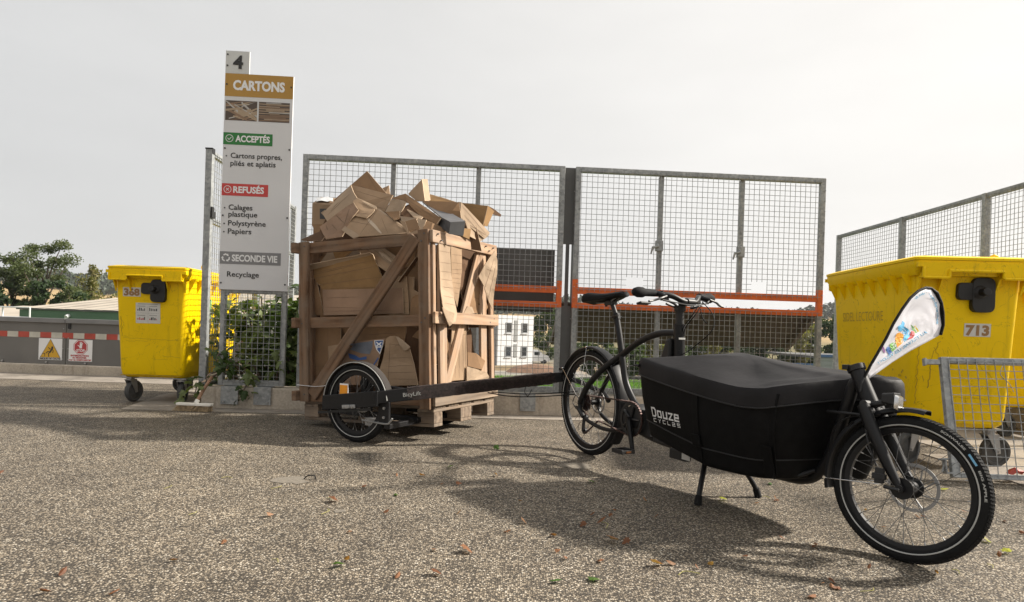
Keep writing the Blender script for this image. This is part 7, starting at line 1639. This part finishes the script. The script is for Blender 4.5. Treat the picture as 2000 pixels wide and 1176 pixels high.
# valley trees
VT = [('dark green tree immediately right of the white block', 6.1, 100, 8.6, 6.2, 'mid_green'), ('second dark tree behind the white van', 8.6, 104, 8.0, 6.0, 'mid_green'), ('leafy tree left of and behind the white block', -5.5, 104, 8.4, 7.0, 'mid_green'),
      ('green tree just right of the steel post', 8.6, 62, 4.55, 4.2, 'mid_green'), ('bushy tree above the rear wheel of the bike', 11.4, 64, 4.2, 4.6, 'mid_green'), ('yellow-green tree behind the bike seat tube', 14.6, 66, 3.9, 4.2, 'yellow_green'), ('small tree behind the curved bike tube', 17.2, 68, 3.7, 4.2, 'mid_green'),
      ('broad tree behind the handlebar column', 22.5, 84, 4.4, 5.4, 'mid_green'), ('yellowish bush right of the handlebar column', 25.6, 84, 4.5, 5.0, 'yellow_green'), ('dark bush under the middle of the brown flap', 29.5, 84, 4.2, 6.0, 'dark_conifer'), ('dark bush right of middle under the brown flap', 33.8, 84, 4.4, 6.0, 'dark_conifer'),
      ('yellow-green tree near the right end of the guard', 36.8, 82, 7.0, 4.6, 'yellow_green'), ('dark tree at the right end of the mesh guard', 39.6, 83, 8.0, 5.0, 'dark_conifer'), ('dark tree between guard and big bin', 43.3, 85, 8.0, 5.6, 'dark_conifer'), ('far right dark tree behind the big bin', 48.5, 85, 7.4, 6.0, 'mid_green'), ('green bush behind the second yellow container', 60.5, 70, 4.6, 6.0, 'mid_green'),
      ('pointed dark tree seen through the slot beside the post', 9.5, 120, 9.0, 6.0, 'dark_conifer')]
for i, (lb, x, y, h, w_, m_) in enumerate(VT): tree(lb, x, y, h, w_, m_, 100 + i, n=5200, leaf=0.19 if y < 90 else 0.24, z0=0.06)

# woods along the ridge: a far-off mass
rg = random.Random(77); fb = MB()
def clump(p, r, h, k=34):
    for j in range(k):
        d = V((rg.gauss(0, 1), rg.gauss(0, 1), abs(rg.gauss(0, 1)))).normalized(); q = p + V((d.x * r, d.y * r, d.z * h * rg.uniform(0.5, 1.0))); s_ = r * rg.uniform(0.3, 0.55)
        a = V((rg.gauss(0, 1), rg.gauss(0, 1), rg.gauss(0, 1))).normalized(); b_ = a.cross(V((rg.gauss(0, 1), rg.gauss(0, 1), rg.gauss(0, 1)))).normalized(); fb.add([q - a * s_, q + b_ * s_ * 0.7, q + a * s_, q - b_ * s_ * 0.7], [(0, 1, 2, 3)])
for a_ in [x * 0.30 for x in range(-160, 160)]:
    for r in (500, 520, 540, 560, 590, 620, 645, 668, 690, 715):
        aa = rad(a_ + rg.uniform(-.15, .15)); rr_ = r + rg.uniform(-14, 14); x, y = rr_ * math.sin(aa), rr_ * math.cos(aa)
        cover = noise.noise(V((a_ * 0.11, 0, 5))) 
        if r < ((505 if -8 < a_ < 12 else 548) + 40 * cover): continue
        
        clump(V((x, y, terr_z(x, y) - 0.5)), rg.uniform(3.2, 5.2), rg.uniform(5.5, 9.5), 22)
o = single('distant_woods', fb, 'far_woods', None, None, kind='stuff'); o['label'] = 'dark green woods covering the distant ridge'; o['category'] = 'woods'
# turf at the foot of the quay that shows through the guards
mb = MB(); rg = random.Random(9)
for i in range(9000):
    x = rg.uniform(-6, 16); y = rg.uniform(50, 62); h = rg.uniform(0.12, 0.3); a = rg.uniform(0, 3.14); z = terr_z(x, y) - 0.02
    mb.add([(x - 0.05 * math.cos(a), y - 0.05 * math.sin(a), z), (x + 0.05 * math.cos(a), y + 0.05 * math.sin(a), z), (x + rg.uniform(-.06, .06), y, z + h)], [(0, 1, 2)])
o = single('grass', mb, 'grass_blades', 'bright green grass verge below the quay', 'grass', kind='stuff')
mb = MB(); rings = []
for i in range(9):
    x = -0.5 + 6.5 * i / 8; hgt = 0.9 * math.sin(math.pi * i / 8) ** 0.6 + 0.05; rings.append([V((x, 70 + dy, -4.05 + max(0, hgt * (1 - (dy / 1.8) ** 2)) + 0.12 * noise.noise(V((x * 2, dy * 2, 0))))) for dy in (-1.8, -1.2, -0.6, 0, 0.6, 1.2, 1.8)])
mb.loft(rings, closed=False); single('earth_mound', mb, 'red_earth', 'low mound of reddish earth before the white block', 'earth mound', smooth=70)

# ------------------------------------------------------------------ thin summer haze over the valley
m = bpy.data.materials.new('haze'); m.use_nodes = True; t = m.node_tree; t.nodes.clear()
pv_ = t.nodes.new('ShaderNodeVolumePrincipled'); pv_.inputs['Color'].default_value = (0.93, 0.95, 0.98, 1); pv_.inputs['Density'].default_value = 0.00016; pv_.inputs['Anisotropy'].default_value = 0.2
mo = t.nodes.new('ShaderNodeOutputMaterial'); t.links.new(pv_.outputs[0], mo.inputs['Volume']); MATS['haze'] = m
mb = MB(); mb.box((-960, -960, -6.5), (960, 960, 75)); o = bpy.data.objects.new('haze', mesh_of('haze', mb, 'haze')); C.objects.link(o); o['kind'] = 'stuff'
